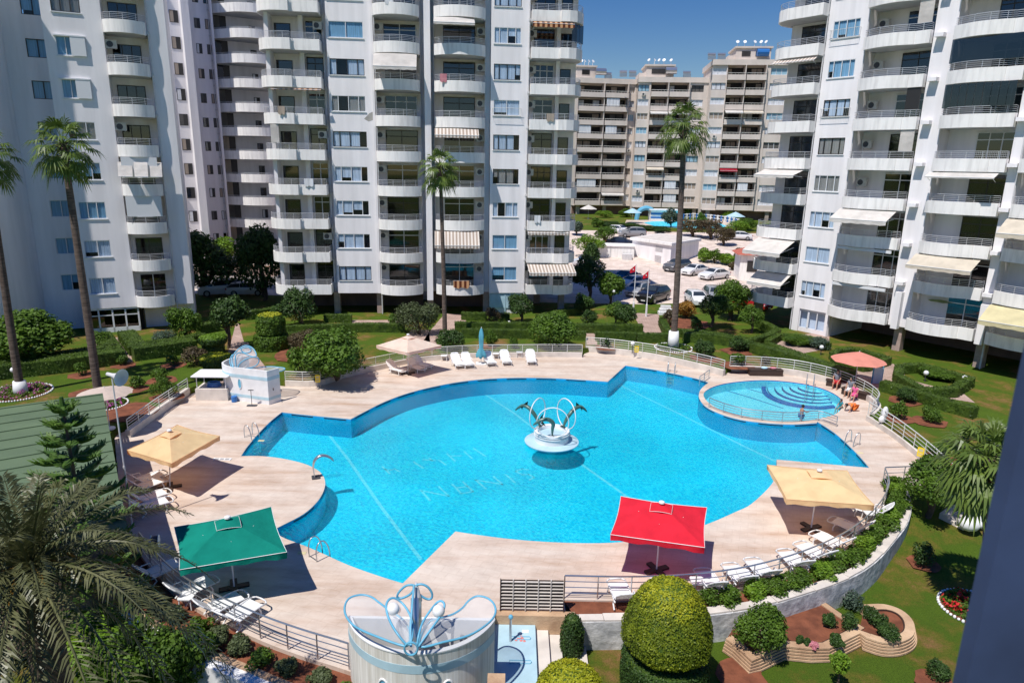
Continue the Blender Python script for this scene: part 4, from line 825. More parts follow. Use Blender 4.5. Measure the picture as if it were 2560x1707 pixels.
# ---- far beige block: three wings
def far_wing(name_label, x0, x1, ybase, Y0, ang, nf, cols, penth=None):
    Z0 = 5.25; p = VY(x0, ybase, Y0); T = empty('apartment_block', (p.x, Y0, 0), R(ang), name_label, 'apartment building', 'beige blocks beyond the car park')
    ca = math.cos(R(ang)); sa = math.sin(R(ang))
    def uh(x):
        d = ray(x, 380); n_ = Vector((sa, -ca, 0)); t = (Vector((p.x, Y0, 0)) - Vector((0, 0, H))).dot(n_) / d.dot(n_); q = Vector((0, 0, H)) + d * t
        return (q.x - p.x) * ca + (q.y - Y0) * sa
    W = uh(x1); top = Z0 + .3 + SH * nf
    MB().box(.2, W - .2, 1.5, 1.99, 3.3, Z0).build('ground_floor_wall', M['brown'], T)
    b = MB(); b.box(0, W, 2.0, 14, 3.3, top); b.box(-.3, W + .3, -.35, 14.2, top, top + 1.1)
    b.box(0, W, -.2, 2, Z0 + .1, Z0 + .28)
    kinds = []
    last = 0
    for (a, c, kd) in cols:
        ua, uc = uh(a), uh(c); kinds.append((ua, uc, kd))
        if ua - last > .15: b.box(last, ua, -.1, 2, Z0 + .28, top)
        last = uc
    if W - last > .1: b.box(last, W, -.1, 2, Z0 + .28, top)
    b.build('wall', M['beige'], T)
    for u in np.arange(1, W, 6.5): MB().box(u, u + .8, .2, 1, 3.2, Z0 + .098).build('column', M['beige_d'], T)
    for k in range(nf):
        z = Z0 + .3 + SH * k
        for ua, uc, kd in kinds:
            if kd == 'b':
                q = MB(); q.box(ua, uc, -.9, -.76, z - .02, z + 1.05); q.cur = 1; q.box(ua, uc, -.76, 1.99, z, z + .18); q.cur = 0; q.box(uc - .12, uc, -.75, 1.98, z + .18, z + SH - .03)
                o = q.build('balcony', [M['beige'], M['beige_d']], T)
                rr = MB(); rr.tube([(ua, -.83, z + 1.38), (uc, -.83, z + 1.38)], .04, 4)
                for u in np.arange(ua + .1, uc, .7): rr.tube([(u, -.83, z + 1.05), (u, -.83, z + 1.38)], .025, 3)
                rr.build('railing', M['rail_w'], o)
                q = MB(); q.box(ua + .15, uc - .15, 1.9, 1.985, z + .25, z + 2.7); o = q.build('balcony_door', M['dark'], T)
                q = MB()
                for f in (.0, .33, .66):
                    if rnd.random() < .45: a_ = ua + .25 + (uc - ua - .5) * f; q.box(a_, a_ + (uc - ua) * .25, 1.86, 1.895, z + .4, z + 2.5)
                if q.v: q.build('curtain', M[rnd.choice(['curtain', 'curtain_t', 'curtain_t', 'darkroom2'])], o)
                r_ = rnd.random()
                if r_ < .14: awning(T, ua, uc, -.7, z + SH - .1, rnd.choice([.9, 1.3]), .5, rnd.choice(['awn_w', 'awn_c', 'awn_r', 'awn_w']), 0, .25)
                elif r_ < .26: MB().box(ua + .3, ua + (uc - ua) * rnd.uniform(.5, .85), -.74, -.70, z + 1.1, z + 2.9).build('blind', M['curtain'], T)
            else:
                q = MB(); q.box(ua, uc, -.02, .35, z - .02, z + 1.1); q.box(ua, uc, -.02, .35, z + 2.5, z + SH - .021); q.build('spandrel', M['beige'], T)
                win2 = MB(); n = 3
                win2.box(ua, uc, .14, .2, z + 1.1, z + 1.17); win2.box(ua, uc, .14, .2, z + 2.43, z + 2.5)
                for i in range(n + 1): x = ua + (uc - ua) * i / n; win2.box(x - .04, x + .04, .13, .21, z + 1.1, z + 2.5)
                o = win2.build('window', M[rnd.choice(['frame_w', 'frame_d', 'frame_w'])], T)
                MB().box(ua, uc, .23, .25, z + 1.1, z + 2.5).build('pane', M[rnd.choice(['curtain', 'curtain_t', 'darkroom2', 'curtain_b', 'curtain'])], o)
                if rnd.random() < .15: ac(T, (ua + uc) / 2, -.03, z + .2)
    if penth:
        a, c = uh(penth[0]), uh(penth[1]); b = MB(); b.box(a, c, 1.5, 9, top + 1.1, top + 3.6); b.box(a - .3, c + .3, 1.2, 9.3, top + 3.6, top + 3.95)
        b.box(a - 1.5, a, 2, 9, top + 1.1, top + 2.2)
        b.build('penthouse', M['beige'], T)
        MB().box(a + 1.2, a + 3, 1.4, 1.495, top + 2.0, top + 3.0).box(c - 3.2, c - 1.6, 1.4, 1.495, top + 2.0, top + 3.0).build('penthouse_window', M['dark'], T)
        for i in range(5):
            x = a + (c - a) * (i + .3 + rnd.uniform(-.3, .3)) / 5; q = MB(); q.tube([(x, 2, top + 3.9), (x, 2, top + 4.8)], .06, 5)
            q.lathe([(.02, 0), (.22, .05), (.36, .12)], 12, (x, 1.9, top + 4.9), Matrix.Rotation(R(rnd.uniform(-60, 60)), 4, 'Z') @ Matrix.Rotation(R(60), 4, 'X')); q.build('satellite_dish', M['frame_w'], T)
        for i in range(3):
            x = a - 6 + i * 2.1 if i < 2 else c + 2; q = MB(); q.tube([(x, 1, top + 2.3), (x + 1.6, 1, top + 2.3)], .28, 10); q.box(x, x + 1.6, .2, .9, top + 1.2, top + 1.9); q.build('water_heater', M['steel'], T)
        q = MB(); q.tube([(a + 4.2, .6, top + 2.6), (a + 6.6, .6, top + 2.6)], .75, 12); q.build('roof_tank', M['blueplastic' if penth[2] else 'steel'], T)
    return T
far_wing('low beige apartment block seen just right of the middle tower', 1315, 1452, 470, 166, 8, 9, [(1322, 1380, 'b'), (1382, 1378 + 55, 'b'), (1436, 1448, 'w')], (1320, 1362, 0))
far_wing('beige apartment block behind the tall palm with dishes on its roof', 1453, 1612, 470, 163, -3, 9, [(1456, 1480, 'w'), (1484, 1523, 'b'), (1525, 1570, 'b'), (1574, 1602, 'w')], (1473, 1535, 0))
far_wing('tallest beige apartment block with a blue tank on its roof', 1613, 1790, 470, 157, -6, 10, [(1619, 1650, 'w'), (1652, 1692, 'b'), (1694, 1738, 'b'), (1748, 1785, 'w')], (1670, 1748, 1))
# ------------------------------------------------------------------ fences, kerbs, walls round the terrace
def kerb(name, pts, w, z0, z1, m, label, cat='kerb', group=None):
    b = MB().strip(pts, 0.0, w, z0, z1); o = b.build(name, M[m]); return tag(o, label, cat, group)
def fence(pts, z, h, label, n=4, step=1.15, m='rail_w', off=.1, group='railings round the pool terrace'):
    P = [Vector(p) for p in pts]; Q = []
    for i in range(len(P)):
        t = (P[min(i + 1, len(P) - 1)] - P[max(i - 1, 0)]).normalized(); Q.append(P[i] + Vector((t.y, -t.x, 0)) * off)
    T = empty('railing', Q[0], 0, label, 'railing', group); o0 = Q[0]; R_ = [q - o0 for q in Q]
    for k in range(n):
        zz = z + h * (k + 1) / n
        MB().tube([(p.x, p.y, zz) for p in R_], .03 if k == n - 1 else .016, 6).build('top_rail' if k == n - 1 else 'rail', M[m], T)
    pp = resample(R_, step); first = None
    for p in pp:
        if first is None: first = MB().tube([(0, 0, z - .05), (0, 0, z + h - .01)], .024, 6).build('post', M[m], T, loc=(p.x, p.y, 0))
        else: c = first.copy(); COL.objects.link(c); c.location = (p.x, p.y, 0)
    return T
kerb('kerb_wall', kb, .28, -.4, .42, 'kerb', 'curved stone kerb wall behind the small round pool', 'kerb', 'kerbs round the terrace')
kerb('kerb_wall', rs, .30, -1.0, .30, 'kerb', 'straight stone kerb wall along the right lawn', 'kerb', 'kerbs round the terrace')
kerb('kerb_wall', bk, .28, -.4, .45, 'kerb', 'stone kerb wall under the railing in front of the tall palm', 'kerb', 'kerbs round the terrace')
kerb('kerb_wall', bl, .25, -.4, .38, 'kerb', 'long curved stone kerb wall behind the white back row of sun loungers', 'kerb', 'kerbs round the terrace')
lk = VL([(437, 905), (370, 952), (300, 1005)]); kerb('kerb_wall', lk, .25, -.4, .42, 'kerb', 'stone kerb wall beside the left lawn by the yellow parasol', 'kerb', 'kerbs round the terrace')
fence(kb, .42, .72, 'curved white railing behind the small round pool')
fence(rs, .30, .85, 'straight railing climbing beside the right lawn')
fence(bk, .45, .72, 'white railing in front of the tall palm with a yellow sign on it')
fence(bl, .38, .62, 'low railing behind the back row of white loungers and the cream parasol')
fence(lk, .42, .62, 'sloping railing between the left lawn and the counter')
fence([p for p in lb if p.x > -14.5 and p.x < -4.3], 0, .9, 'grey railing in front of the flower strip by the green parasol', m='steel', off=-.06)
fence([p for p in rb], 0, .9, 'grey railing behind the row of white loungers at lower right', m='steel', off=-.06)
fence([rb[-1], Vector((19.4, 30.1, 0)), Vector((20.6, 29.2, 0))], 0, .9, 'short grey railing at the top of the right steps', n=3, m='steel', off=-.1)
ring_r = [V(x, y, 0) for x, y in ((1628, 935), (1655, 946), (1700, 959), (1760, 967), (1820, 970), (1876, 966), (1921, 980))]
fence(cat(ring_r, 4), 0, .62, 'low steel handrail on the rim between the two pools', n=4, m='steel', off=0)
fence([V(1606, 884, 0), V(1628, 868, 0)], 0, .6, 'little steel handrail where the two pools meet', n=3, m='steel', off=0)
def yplate(x, y, dz, label):
    p = V(x, y, .5); T = MB(); T.box(-.16, .16, -.09, -.07, 0, .5); T.cur = 1; T.box(-.10, .10, -.095, -.091, .28, .42); T.box(-.11, .11, -.095, -.091, .08, .12); T.box(-.11, .11, -.095, -.091, .16, .2)
    o = T.build('warning_sign', [M['yellow'], M['awn_y']], None, loc=(p.x, p.y, p.z + dz - .3)); tag(o, label, 'sign', 'yellow signs on the railings'); return o
yplate(727, 888, 0, 'yellow sign on the railing near the white changing booth').location = VL([(727, 893)], 0)[0] + Vector((.1, .1, .45))
yplate(1460, 823, 0, 'yellow sign on the railing left of the tall palm').location = VL([(1461, 825)], 0)[0] + Vector((0, .1, .55))
o = yplate(2112, 1055, 0, 'yellow sign on the railing beside the right lawn'); o.location = V(2112, 1062, 0) + Vector((0, 0, .35)); o.rotation_euler[2] = R(-50)
# planter behind the right railing and its retaining wall
outer = cat([(2.3, 19.7, 0), (5.2, 19.9, 0), (8.17, 20.5, 0), (10.4, 21.4, 0), (12.4, 22.4, 0), (13.9, 23.5, 0), (15.2, 24.8, 0), (16.6, 26.3, 0), (17.7, 27.9, 0), (18.5, 29.7, 0)], 4)
kerb('retaining_wall', outer, .32, -1.6, 0.02, 'stonewall', 'curved grey painted rubble wall below the planted strip at lower right', 'retaining wall')
b = MB()
cp = resample(outer, .9)
for i in range(len(cp) - 1):
    d = (cp[i + 1] - cp[i]); a = cp[i] + d * .01; c = cp[i + 1] - d * .01; b.strip([a, c], -.03 - .04 * (i % 2), .27 + random.uniform(0, .05), .03, .08 + random.uniform(0, .01))
tag(b.build('coping_stones', M['kerb']), 'uneven stone slabs capping the curved rubble wall', 'coping')
def strip_between(name, A, B_, z, m):
    a = resample(A, .8); n = len(a); bb = []; L = sum((Vector(q) - Vector(p)).length for p, q in zip(B_[:-1], B_[1:])); bb = resample(B_, L / (n - 1)); n = min(n, len(bb))
    q = MB().add([(p.x, p.y, z) for p in a[:n]] + [(p.x, p.y, z) for p in bb[:n]], [(i, n + i, n + i + 1, i + 1) for i in range(n - 1)]); return tag(q.build(name, M[m]), kind='structure')
strip_between('planter_soil', [Vector((p.x, p.y, 0)) for p in rb], outer, -.06, 'soil')
lout = cat([(-15.2, 21.6, 0), (-13.4, 20.2, 0), (-11.3, 18.9, 0), (-9.6, 17.9, 0), (-8.0, 17.2, 0), (-6.6, 16.55, 0), (-5.0, 15.8, 0), (-3.9, 15.0, 0)], 4)
kerb('retaining_wall', lout, .35, -1.6, -.12, 'white', 'low white wall below the flower strip at lower left', 'retaining wall')
kerb('coping_stones', lout, -.22, -.4, -.08, 'courses', 'sandstone edging of the flower strip at lower left', 'coping')
strip_between('flower_strip_soil', [p for p in lb if p.x > -15 and p.x < -3.8], lout, -.14, 'soil')
# steps, footbath and slatted screen beside the near booth
T = empty('garden_steps', (0, 18, 0), 0, 'stone steps going down to the lawn beside the near booth', 'steps')
for x0, x1, z in ((.95, 1.38, -.55), (1.38, 1.8, -.72), (1.8, 2.62, -.89)): MB().box(x0, x1, -5, 1.72, -1.6, z).build('step', M['kerb'], T)
MB().box(-.4, 2.28, 1.73, 1.995, -1.6, -.02).build('end_wall', M['courses'], T)
T = empty('footbath', (0, 18, 0), 0, 'pale blue tiled foot shower tray with a red emblem beside the near booth', 'foot shower')
M['emblem'] = mat('red_emblem', (0.70, 0.22, 0.20), 0.5, 0.1)
MB().box(-.42, .945, -5, 1.72, -1.6, -.36).build('tray', M['paleblue'], T)
for yy in (1.05, -.05): 
    b = MB(); b.tube([(.1, yy + .07, -.345), (.75, yy + .07, -.345), (.78, yy, -.345), (.75, yy - .07, -.345), (.1, yy - .07, -.345)], .012, 4, True); b.build('inlay_line', M['ltblue'], T)
b = MB()
for i in range(9): a = i * .7; b.sphere((.45 + .13 * math.cos(a) * (i % 3) * .6, 1.0 + .11 * math.sin(a) * (i % 3) * .6, -.352), .05, 8, 4, (1, 1, .15))
b.build('emblem', M['emblem'], T); MB().box(.5, .72, 1.3, 1.45, -.355, -.34).build('white_plate', M['white'], T)
T = empty('slatted_screen', (0.85, 19.98, 0), 0, 'screen of brown slats standing at the terrace edge above the steps', 'screen')
for i in range(9): MB().box(-1.08, 1.02, -.03, .03, .08 + i * .125, .105 + i * .125).build('slat', M['kerb'], T)
for x in (-1.1, -.68, -.26, .16, .58, 1.03): MB().box(x, x + .03, -.045, .045, .0, 1.18).build('upright', M['wood_d'] if x in (-1.1, 1.03) else M['kerb'], T)
MB().box(-1.08, 1.02, .06, .09, .05, 1.12).build('backing', M['wood_d'], T)
# ------------------------------------------------------------------ parasols
def parasol(label, corners, base, ze, zp, m, hem='white', vent=True, ribs='frame_w', mcol=None):
    C_ = [Vector(c) for c in corners]; c0 = sum(C_, Vector()) / 4; T = empty('parasol', (base.x, base.y, 0), 0, label, 'parasol', 'parasols on the pool terrace')
    L = [Vector((c.x - base.x, c.y - base.y, 0)) for c in C_]; apex = Vector((c0.x - base.x, c0.y - base.y, 0)) 
    apex.x *= .6; apex.y *= .6
    b = MB(); N = 10; Rr = 6
    ed = []
    for s in range(4):
        A = L[s]; B_ = L[(s + 1) % 4]
        for i in range(N):
            f = i / N; q = A.lerp(B_, f); sg = math.sin(math.pi * f); q = q.lerp(apex, .035 * sg); ed.append((q, ze - .03 * sg))
    n = len(ed); vs = []
    for k in range(Rr + 1):
        g = .10 + .90 * k / Rr
        for i, (q, z) in enumerate(ed):
            rib = 1 - abs(((i % N) / N) - .5) * 2; p = apex.lerp(q, g); vs.append((p.x, p.y, zp - .02 + (z - zp) * g ** 1.06 - .05 * math.sin(math.pi * g) * rib))
    fs = [(k * n + i, k * n + (i + 1) % n, (k + 1) * n + (i + 1) % n, (k + 1) * n + i) for k in range(Rr) for i in range(n)]
    b.add(vs, [tuple(reversed(f)) for f in fs]); can = b.build('canopy', M[m], T, smooth=True)
    v = MB(); vs = [];
    for i, (q, z) in enumerate(ed): vs += [(q.x, q.y, z - .003), (q.x * .995 + .0, q.y * .995, z - .21 - .035 * math.sin(i * 1.9) - .02 * math.sin(i * .7))]
    v.add(vs, [(2 * i, (2 * i + 1), (2 * ((i + 1) % n) + 1), 2 * ((i + 1) % n)) for i in range(n)]); v.build('valance', M[m], can, smooth='all')
    h = MB(); h.tube([(q.x, q.y, z) for q, z in ed], .011, 4, True); h.build('piping', M[hem], can)
    if vent:
        w = MB(); cn = [apex.lerp(q, .24) for q in L]; vs = [(apex.x, apex.y, zp + .03)]
        for s in range(4):
            for i in range(5): q = cn[s].lerp(cn[(s + 1) % 4], i / 5); vs.append((q.x, q.y, zp + (ze - zp) * .27 + .035 * math.sin(math.pi * i / 5) + .03))
        w.add(vs, [(0, 1 + i, 1 + (i + 1) % 20) for i in range(20)]); o = w.build('vent_cap', M[m], can); MB().tube([v_ for v_ in vs[1:]], .007, 4, True).build('piping', M[hem], can)
        MB().lathe([(.11, 0), (.10, .05), (.03, .08)], 12, (apex.x, apex.y, zp + .07)).build('finial', M['white'], can)
    MB().tube([(0, 0, 0), (apex.x, apex.y, zp)], .03, 8).build('pole', M[ribs], T)
    for q in L + [(L[i] + L[(i + 1) % 4]) / 2 for i in range(4)]:
        MB().tube([(apex.x, apex.y, zp - .16), (q.x * .95, q.y * .95, ze - .13)], .013, 4).build('rib', M[ribs], T)
        MB().tube([(apex.x * .7, apex.y * .7, zp * .72), (apex.x * .5 + q.x * .5, apex.y * .5 + q.y * .5, (ze + zp) / 2 - .07)], .010, 4).build('strut', M[ribs], T)
    w = MB(); w.bevbox(-.5, .5, -.12, .12, .004, .07, .02); w.bevbox(-.12, .12, -.5, -.121, .004, .07, .02); w.bevbox(-.12, .12, .121, .5, .004, .07, .02); o = w.build('base', M['wood_d'], T); o.rotation_euler = (0, 0, R(25))
    return T
ZE = 1.93
M['green_f'].node_tree.nodes  # canvas colours are tuned in fabric()
g_ = VL([(400, 1210), (623, 1163), (659, 1267), (412, 1308)], ZE); parasol('dark green parasol standing at the lower left of the pool', g_, V(538, 1350), ZE, 2.62, 'green_f')
g_ = VL([(1426, 1139), (1624, 1165), (1619, 1257), (1402, 1227)], ZE); parasol('bright red parasol standing in front of the pool', g_, V(1508, 1310), ZE, 2.62, 'red_f')
g_ = VL([(1762, 1067), (1946, 1080), (2009, 1160), (1807, 1146)], ZE); parasol('yellow parasol over the loungers at the right end of the near deck', g_, V(1863, 1214), ZE, 2.5, 'yel_f', 'yel_f')
g_ = VL([(291, 1033), (394, 1064), (505, 1001)], ZE); g_.append(g_[0] + g_[2] - g_[1]); parasol('yellow parasol beside the green roof at the left of the pool', g_, V(390, 1120), ZE, 2.55, 'yel_f', 'yel_f')
g_ = VL([(864, 793), (935, 810), (1014, 793)], ZE + .1); g_.append(g_[0] + g_[2] - g_[1]); parasol('pale cream parasol on the far side of the pool', g_, V(937, 858), ZE + .1, 2.75, 'cream_f', 'cream_f')
def round_parasol(label, p, r, ze, zp, m, sides=8, group='parasols on the pool terrace', scallop=False, z0=0):
    T = empty('parasol', (p.x, p.y, z0), 0, label, 'parasol', group); b = MB(); n = sides * 4; K_ = 4; vs = []
    for k in range(K_ + 1):
        g = .02 + .98 * k / K_
        for i in range(n):
            f = (i % 4) / 4; rr = r * (1 - .04 * math.sin(math.pi * f)) * g; a = 2 * math.pi * i / n + .2; vs.append((rr * math.cos(a), rr * math.sin(a), zp + (ze - zp) * g ** 1.1 + .03 * math.sin(math.pi * f) * g))
    b.add(vs, [(k * n + i, (k + 1) * n + i, (k + 1) * n + (i + 1) % n, k * n + (i + 1) % n) for k in range(K_) for i in range(n)]); b.build('canopy', M[m], T, smooth=True)
    MB().tube([(0, 0, 0), (0, 0, zp + .06)], .025, 7).build('pole', M['frame_w'], T)
    for i in range(sides): a = 2 * math.pi * i / sides + .2; MB().tube([(0, 0, zp - .05), (r * .97 * math.cos(a), r * .97 * math.sin(a), ze - .02)], .01, 4).build('rib', M['frame_w'], T)
    MB().lathe([(.28, .004), (.28, .07), (.05, .12)], 14).build('base', M['white'], T); return T
round_parasol('salmon pink parasol shading the people by the small pool', V(1962, 892), 1.75, 2.0, 2.62, 'pink_f')
round_parasol('pale ribbed parasol on the left lawn behind the green roof', V(252, 985, .35), 1.35, 2.0, 2.35, 'tan_f', 14, z0=.35)
pp = VY(2163, 714, 53.5); 
o = round_parasol('small green parasol open on a balcony of the right tower', Vector((pp.x, pp.y, 0)), 1.15, 2.0, 2.28, 'lime_f', 8, 'parasols on the balconies', z0=Z0 + .2)
T = empty('closed_parasol', V(1105, 836), 0, 'folded turquoise parasol between the white loungers', 'parasol', 'parasols on the pool terrace')
b = MB(); n = 16; prof = [(.05, 2.75), (.12, 2.55), (.19, 2.2), (.17, 1.75), (.13, 1.25), (.26, .95), (.36, .72), (.30, .55)]; vs = []
for r_, z in prof:
    for i in range(n): a = 2 * math.pi * i / n; rr = r_ * (1 + .28 * math.cos(a * 4 + z * 1.5)); vs.append((rr * math.cos(a), rr * math.sin(a), z - (.07 * math.cos(a * 4) if z < .8 else 0)))
b.add(vs, [(k * n + i, (k + 1) * n + i, (k + 1) * n + (i + 1) % n, k * n + (i + 1) % n) for k in range(len(prof) - 1) for i in range(n)]); b.build('canopy', M['blue_f'], T, smooth='all')
MB().tube([(0, 0, 0), (0, 0, 2.85)], .028, 7).build('pole', M['frame_w'], T); MB().bevbox(-.4, .4, -.3, .3, .004, .08, .05).build('base', M['white'], T)
# ------------------------------------------------------------------ sun loungers and side tables
def make_lounger():
    T = empty('sun_lounger', (0, 0, 0)); hw = .33
    f = MB()
    for s in (-1, 1):
        f.tube([(-.02, s * hw, .33), (.35, s * hw, .36), (1.08, s * hw, .33), (1.2, s * hw, .30)], [.028, .03, .03, .026], 6)
        f.tube([(-.02, s * hw, .33), (-.1, s * .22, .34)], .028, 6)
    f.tube([(-.1, -.22, .34), (-.12, 0, .34), (-.1, .22, .34)], .028, 6)
    f.build('frame', M['plastic'], T, smooth='all')
    b = MB(); vs = []; n = 10
    for i in range(n + 1): x = .10 + .98 * i / n; z = .355 - .018 * math.sin(math.pi * i / n); vs += [(x, -hw + .03, z), (x, hw - .03, z)]
    fs = [(2 * i, 2 * i + 2, 2 * i + 3, 2 * i + 1) for i in range(n)]
    b.add(vs, fs).build('seat', M['plastic'], T)
    bk_ = MB(); c, s_ = math.cos(R(47)), math.sin(R(47)); P = lambda l, y, o=0: (1.08 + l * c - o * s_, y, .34 + l * s_ + o * c)
    bk_.tube([P(0, -hw), P(.55, -hw), P(.72, -.24), P(.76, 0), P(.72, .24), P(.55, hw), P(0, hw)], .026, 6)
    for i in range(9): l = .04 + i * .075; bk_.add([P(l, -hw + .02, .006), P(l, hw - .02, .006), P(l + .068, hw - .02 - .05 * (i > 7), .006), P(l + .068, -hw + .02 + .05 * (i > 7), .006)], [(0, 3, 2, 1)])
    bk_.build('backrest', M['plastic'], T)
    for x, s in ((.28, -1), (.28, 1), (1.08, -1), (1.08, 1)):
        MB().tube([(x, s * hw, .33), (x - .06, s * (hw + .01), .16), (x - .05 if x < .5 else x + .12, s * (hw + .01), .02)], [.028, .026, .03], 6).build('leg', M['plastic'], T)
    for s in (-1, 1): MB().tube([(.85, s * (hw + .02), .34), (.9, s * (hw + .05), .52), (1.2, s * (hw + .05), .54), (1.28, s * hw, .5)], .02, 5).build('armrest', M['plastic'], T)
    return T
proto = make_lounger(); first = [True]
def lounger(feet, joint, label, group):
    a = V(*feet, .33); c = V(*joint, .33); d = c - a
    o = proto if first[0] else copy_tree(proto); first[0] = False
    o.location = (a.x, a.y, 0); o.rotation_euler = (0, 0, math.atan2(d.y, d.x)); return tag(o, label, 'sun lounger', group)
G1 = 'loungers along the lower right railing'; G2 = 'loungers under the left yellow parasol'; G3 = 'loungers by the green parasol'; G4 = 'loungers under the cream parasol'; G5 = 'loungers in the back row'
for f, j, l, g_ in (((1415, 1333), (1427, 1362), 'white lounger alone behind the railing left of the golden topiary', G1), ((1508, 1330), (1530, 1352), 'white lounger half hidden behind the tall golden topiary', G1),
    ((1613, 1308), (1633, 1338), 'white lounger at the right edge of the red parasol shade', G1), ((1675, 1296), (1699, 1325), 'white lounger second to the right of the red parasol', G1),
    ((1726, 1284), (1752, 1312), 'white lounger third to the right of the red parasol', G1), ((1801, 1264), (1829, 1292), 'white sunlit lounger nearest the yellow parasol shade', G1),
    ((1837, 1247), (1870, 1269), 'white lounger touching the near edge of the yellow parasol shade', G1), ((1871, 1223), (1911, 1244), 'lounger half in the shade of the right yellow parasol', G1),
    ((1911, 1192), (1955, 1209), 'lounger fully in the shade of the right yellow parasol', G1), ((1955, 1160), (2000, 1172), 'white lounger behind the corner of the right yellow parasol', G1),
    ((375, 1084), (328, 1100), 'farthest of four loungers under the left yellow parasol', G2), ((378, 1099), (331, 1115), 'second farthest lounger under the left yellow parasol', G2),
    ((384, 1127), (335, 1143), 'second nearest lounger under the left yellow parasol', G2), ((389, 1146), (341, 1160), 'nearest of four loungers under the left yellow parasol', G2),
    ((490, 1328), (430, 1356), 'lounger partly shaded at the left of the green parasol pole', G3), ((558, 1364), (507, 1388), 'lounger in the dark shade below the green parasol pole', G3),
    ((594, 1379), (546, 1411), 'bright white lounger at the near edge of the green parasol shade', G3), ((415, 1288), (375, 1305), 'white lounger peeping out between the date palm and the green parasol', G3),
    ((929, 852), (906, 846), 'left lounger under the cream parasol', G4), ((972, 848), (951, 841), 'middle lounger under the cream parasol', G4), ((988, 841), (966, 835), 'right lounger under the cream parasol', G4),
    ((1059, 839), (1047, 829), 'leftmost white lounger of the back row', G5), ((1081, 838), (1071, 828), 'second white lounger of the back row touching the first', G5), ((1131, 834), (1122, 825), 'white lounger right behind the folded turquoise parasol', G5),
    ((1166, 832), (1159, 822), 'white lounger second from the right in the back row', G5), ((1222, 831), (1218, 821), 'rightmost white lounger of the back row', G5)):
    lounger(f, j, l, g_)
def make_table():
    T = empty('side_table', (0, 0, 0)); MB().bevbox(-.24, .24, -.24, .24, .38, .42, .05).build('table_top', M['plastic'], T)
    for a in (-1, 1):
        for c in (-1, 1): MB().tube([(a * .18, c * .18, .38), (a * .21, c * .21, .01)], .02, 5).build('leg', M['plastic'], T)
    return T
pt = make_table()
for i, (x, y, l) in enumerate(((1020, 828, 'little white table left of the back row of loungers'), (1139, 823, 'little white table right of the folded parasol'), (1193, 820, 'little white table between the last two back loungers'),
    (1600, 1356, 'little white table behind the golden topiary'), (1706, 1338, 'little white table between loungers by the lower right railing'), (1995, 1196, 'white table against the railing behind the right yellow parasol'), (432, 1392, 'little white table behind the lower left railing'))):
    o = pt if i == 0 else copy_tree(pt); p = V(x, y); o.location = (p.x, p.y, 0); tag(o, l, 'side table', 'white side tables')
# ------------------------------------------------------------------ pool ladders and fittings
def make_ladder():
    T = empty('pool_ladder', (0, 0, 0))       # +x points into the pool
    for s in (-.25, .25):
        MB().tube(cat([(-.48, s, 0), (-.48, s, .45), (-.38, s, .70), (-.18, s, .74), (.0, s, .52), (.09, s, .15), (.1, s, -.25), (.1, s, -.95)], 4), .024, 7).build('handrail', M['steel'], T, smooth='all')
    for z in (-.3, -.55, -.8): MB().bevbox(.03, .15, -.25, .25, z, z + .03, .02).build('step', M['steel'], T)
    MB().tube([(-.48, -.25, .06), (-.48, .25, .06)], .014, 5).build('tie_bar', M['steel'], T)
    return T
pl = make_ladder()
for i, (e, q, l) in enumerate((((584, 1006), (610, 1015), 'steel pool ladder at the far left corner'), ((744, 1272), (765, 1262), 'steel pool ladder right of the green parasol'), ((1541, 856), (1535, 870), 'steel pool ladder at the far edge below the tall palm'), ((1952, 1022), (1928, 1030), 'steel pool ladder at the right below the small pool'))):
    o = pl if i == 0 else copy_tree(pl); a = V(*e); c = V(*q); o.location = (a.x, a.y, 0); o.rotation_euler = (0, 0, math.atan2(c.y - a.y, c.x - a.x)); tag(o, l, 'pool ladder', 'pool ladders')
T = empty('step_handrail', V(1858, 890), 0, 'slanting steel handrail down into the small pool', 'handrail')
for s in (0, .5): MB().tube([(s, .5, 0), (s, .45, .85), (s - .9, -1.6, .35), (s - 1.0, -1.8, -.4)], .022, 6).build('handrail', M['steel'], T)
T = empty('water_spout', V(724, 1097), R(20), 'curved steel water spout on the rounded deck corner', 'water spout')
b = MB(); P = cat([(0, 0, 0), (-.05, 0, .45), (.02, 0, .85), (.28, 0, 1.08), (.62, 0, 1.02), (.88, 0, .78)], 5); vs = []
for i, p in enumerate(P): w = .11 + .10 * i / len(P); vs += [(p.x, -w, p.z), (p.x - .05, 0, p.z + .07), (p.x, w, p.z), (p.x + .02, 0, p.z - .05)]
b.add(vs, [(4 * i + k, 4 * i + (k + 1) % 4, 4 * i + 4 + (k + 1) % 4, 4 * i + 4 + k) for i in range(len(P) - 1) for k in range(4)] + [(3, 2, 1, 0), (4 * len(P) - 4, 4 * len(P) - 3, 4 * len(P) - 2, 4 * len(P) - 1)]); b.build('hood', M['steel'], T, smooth='all')
MB().bevbox(-.16, .22, -.2, .2, .003, .05, .03).build('base_plate', M['metal_d'], T)
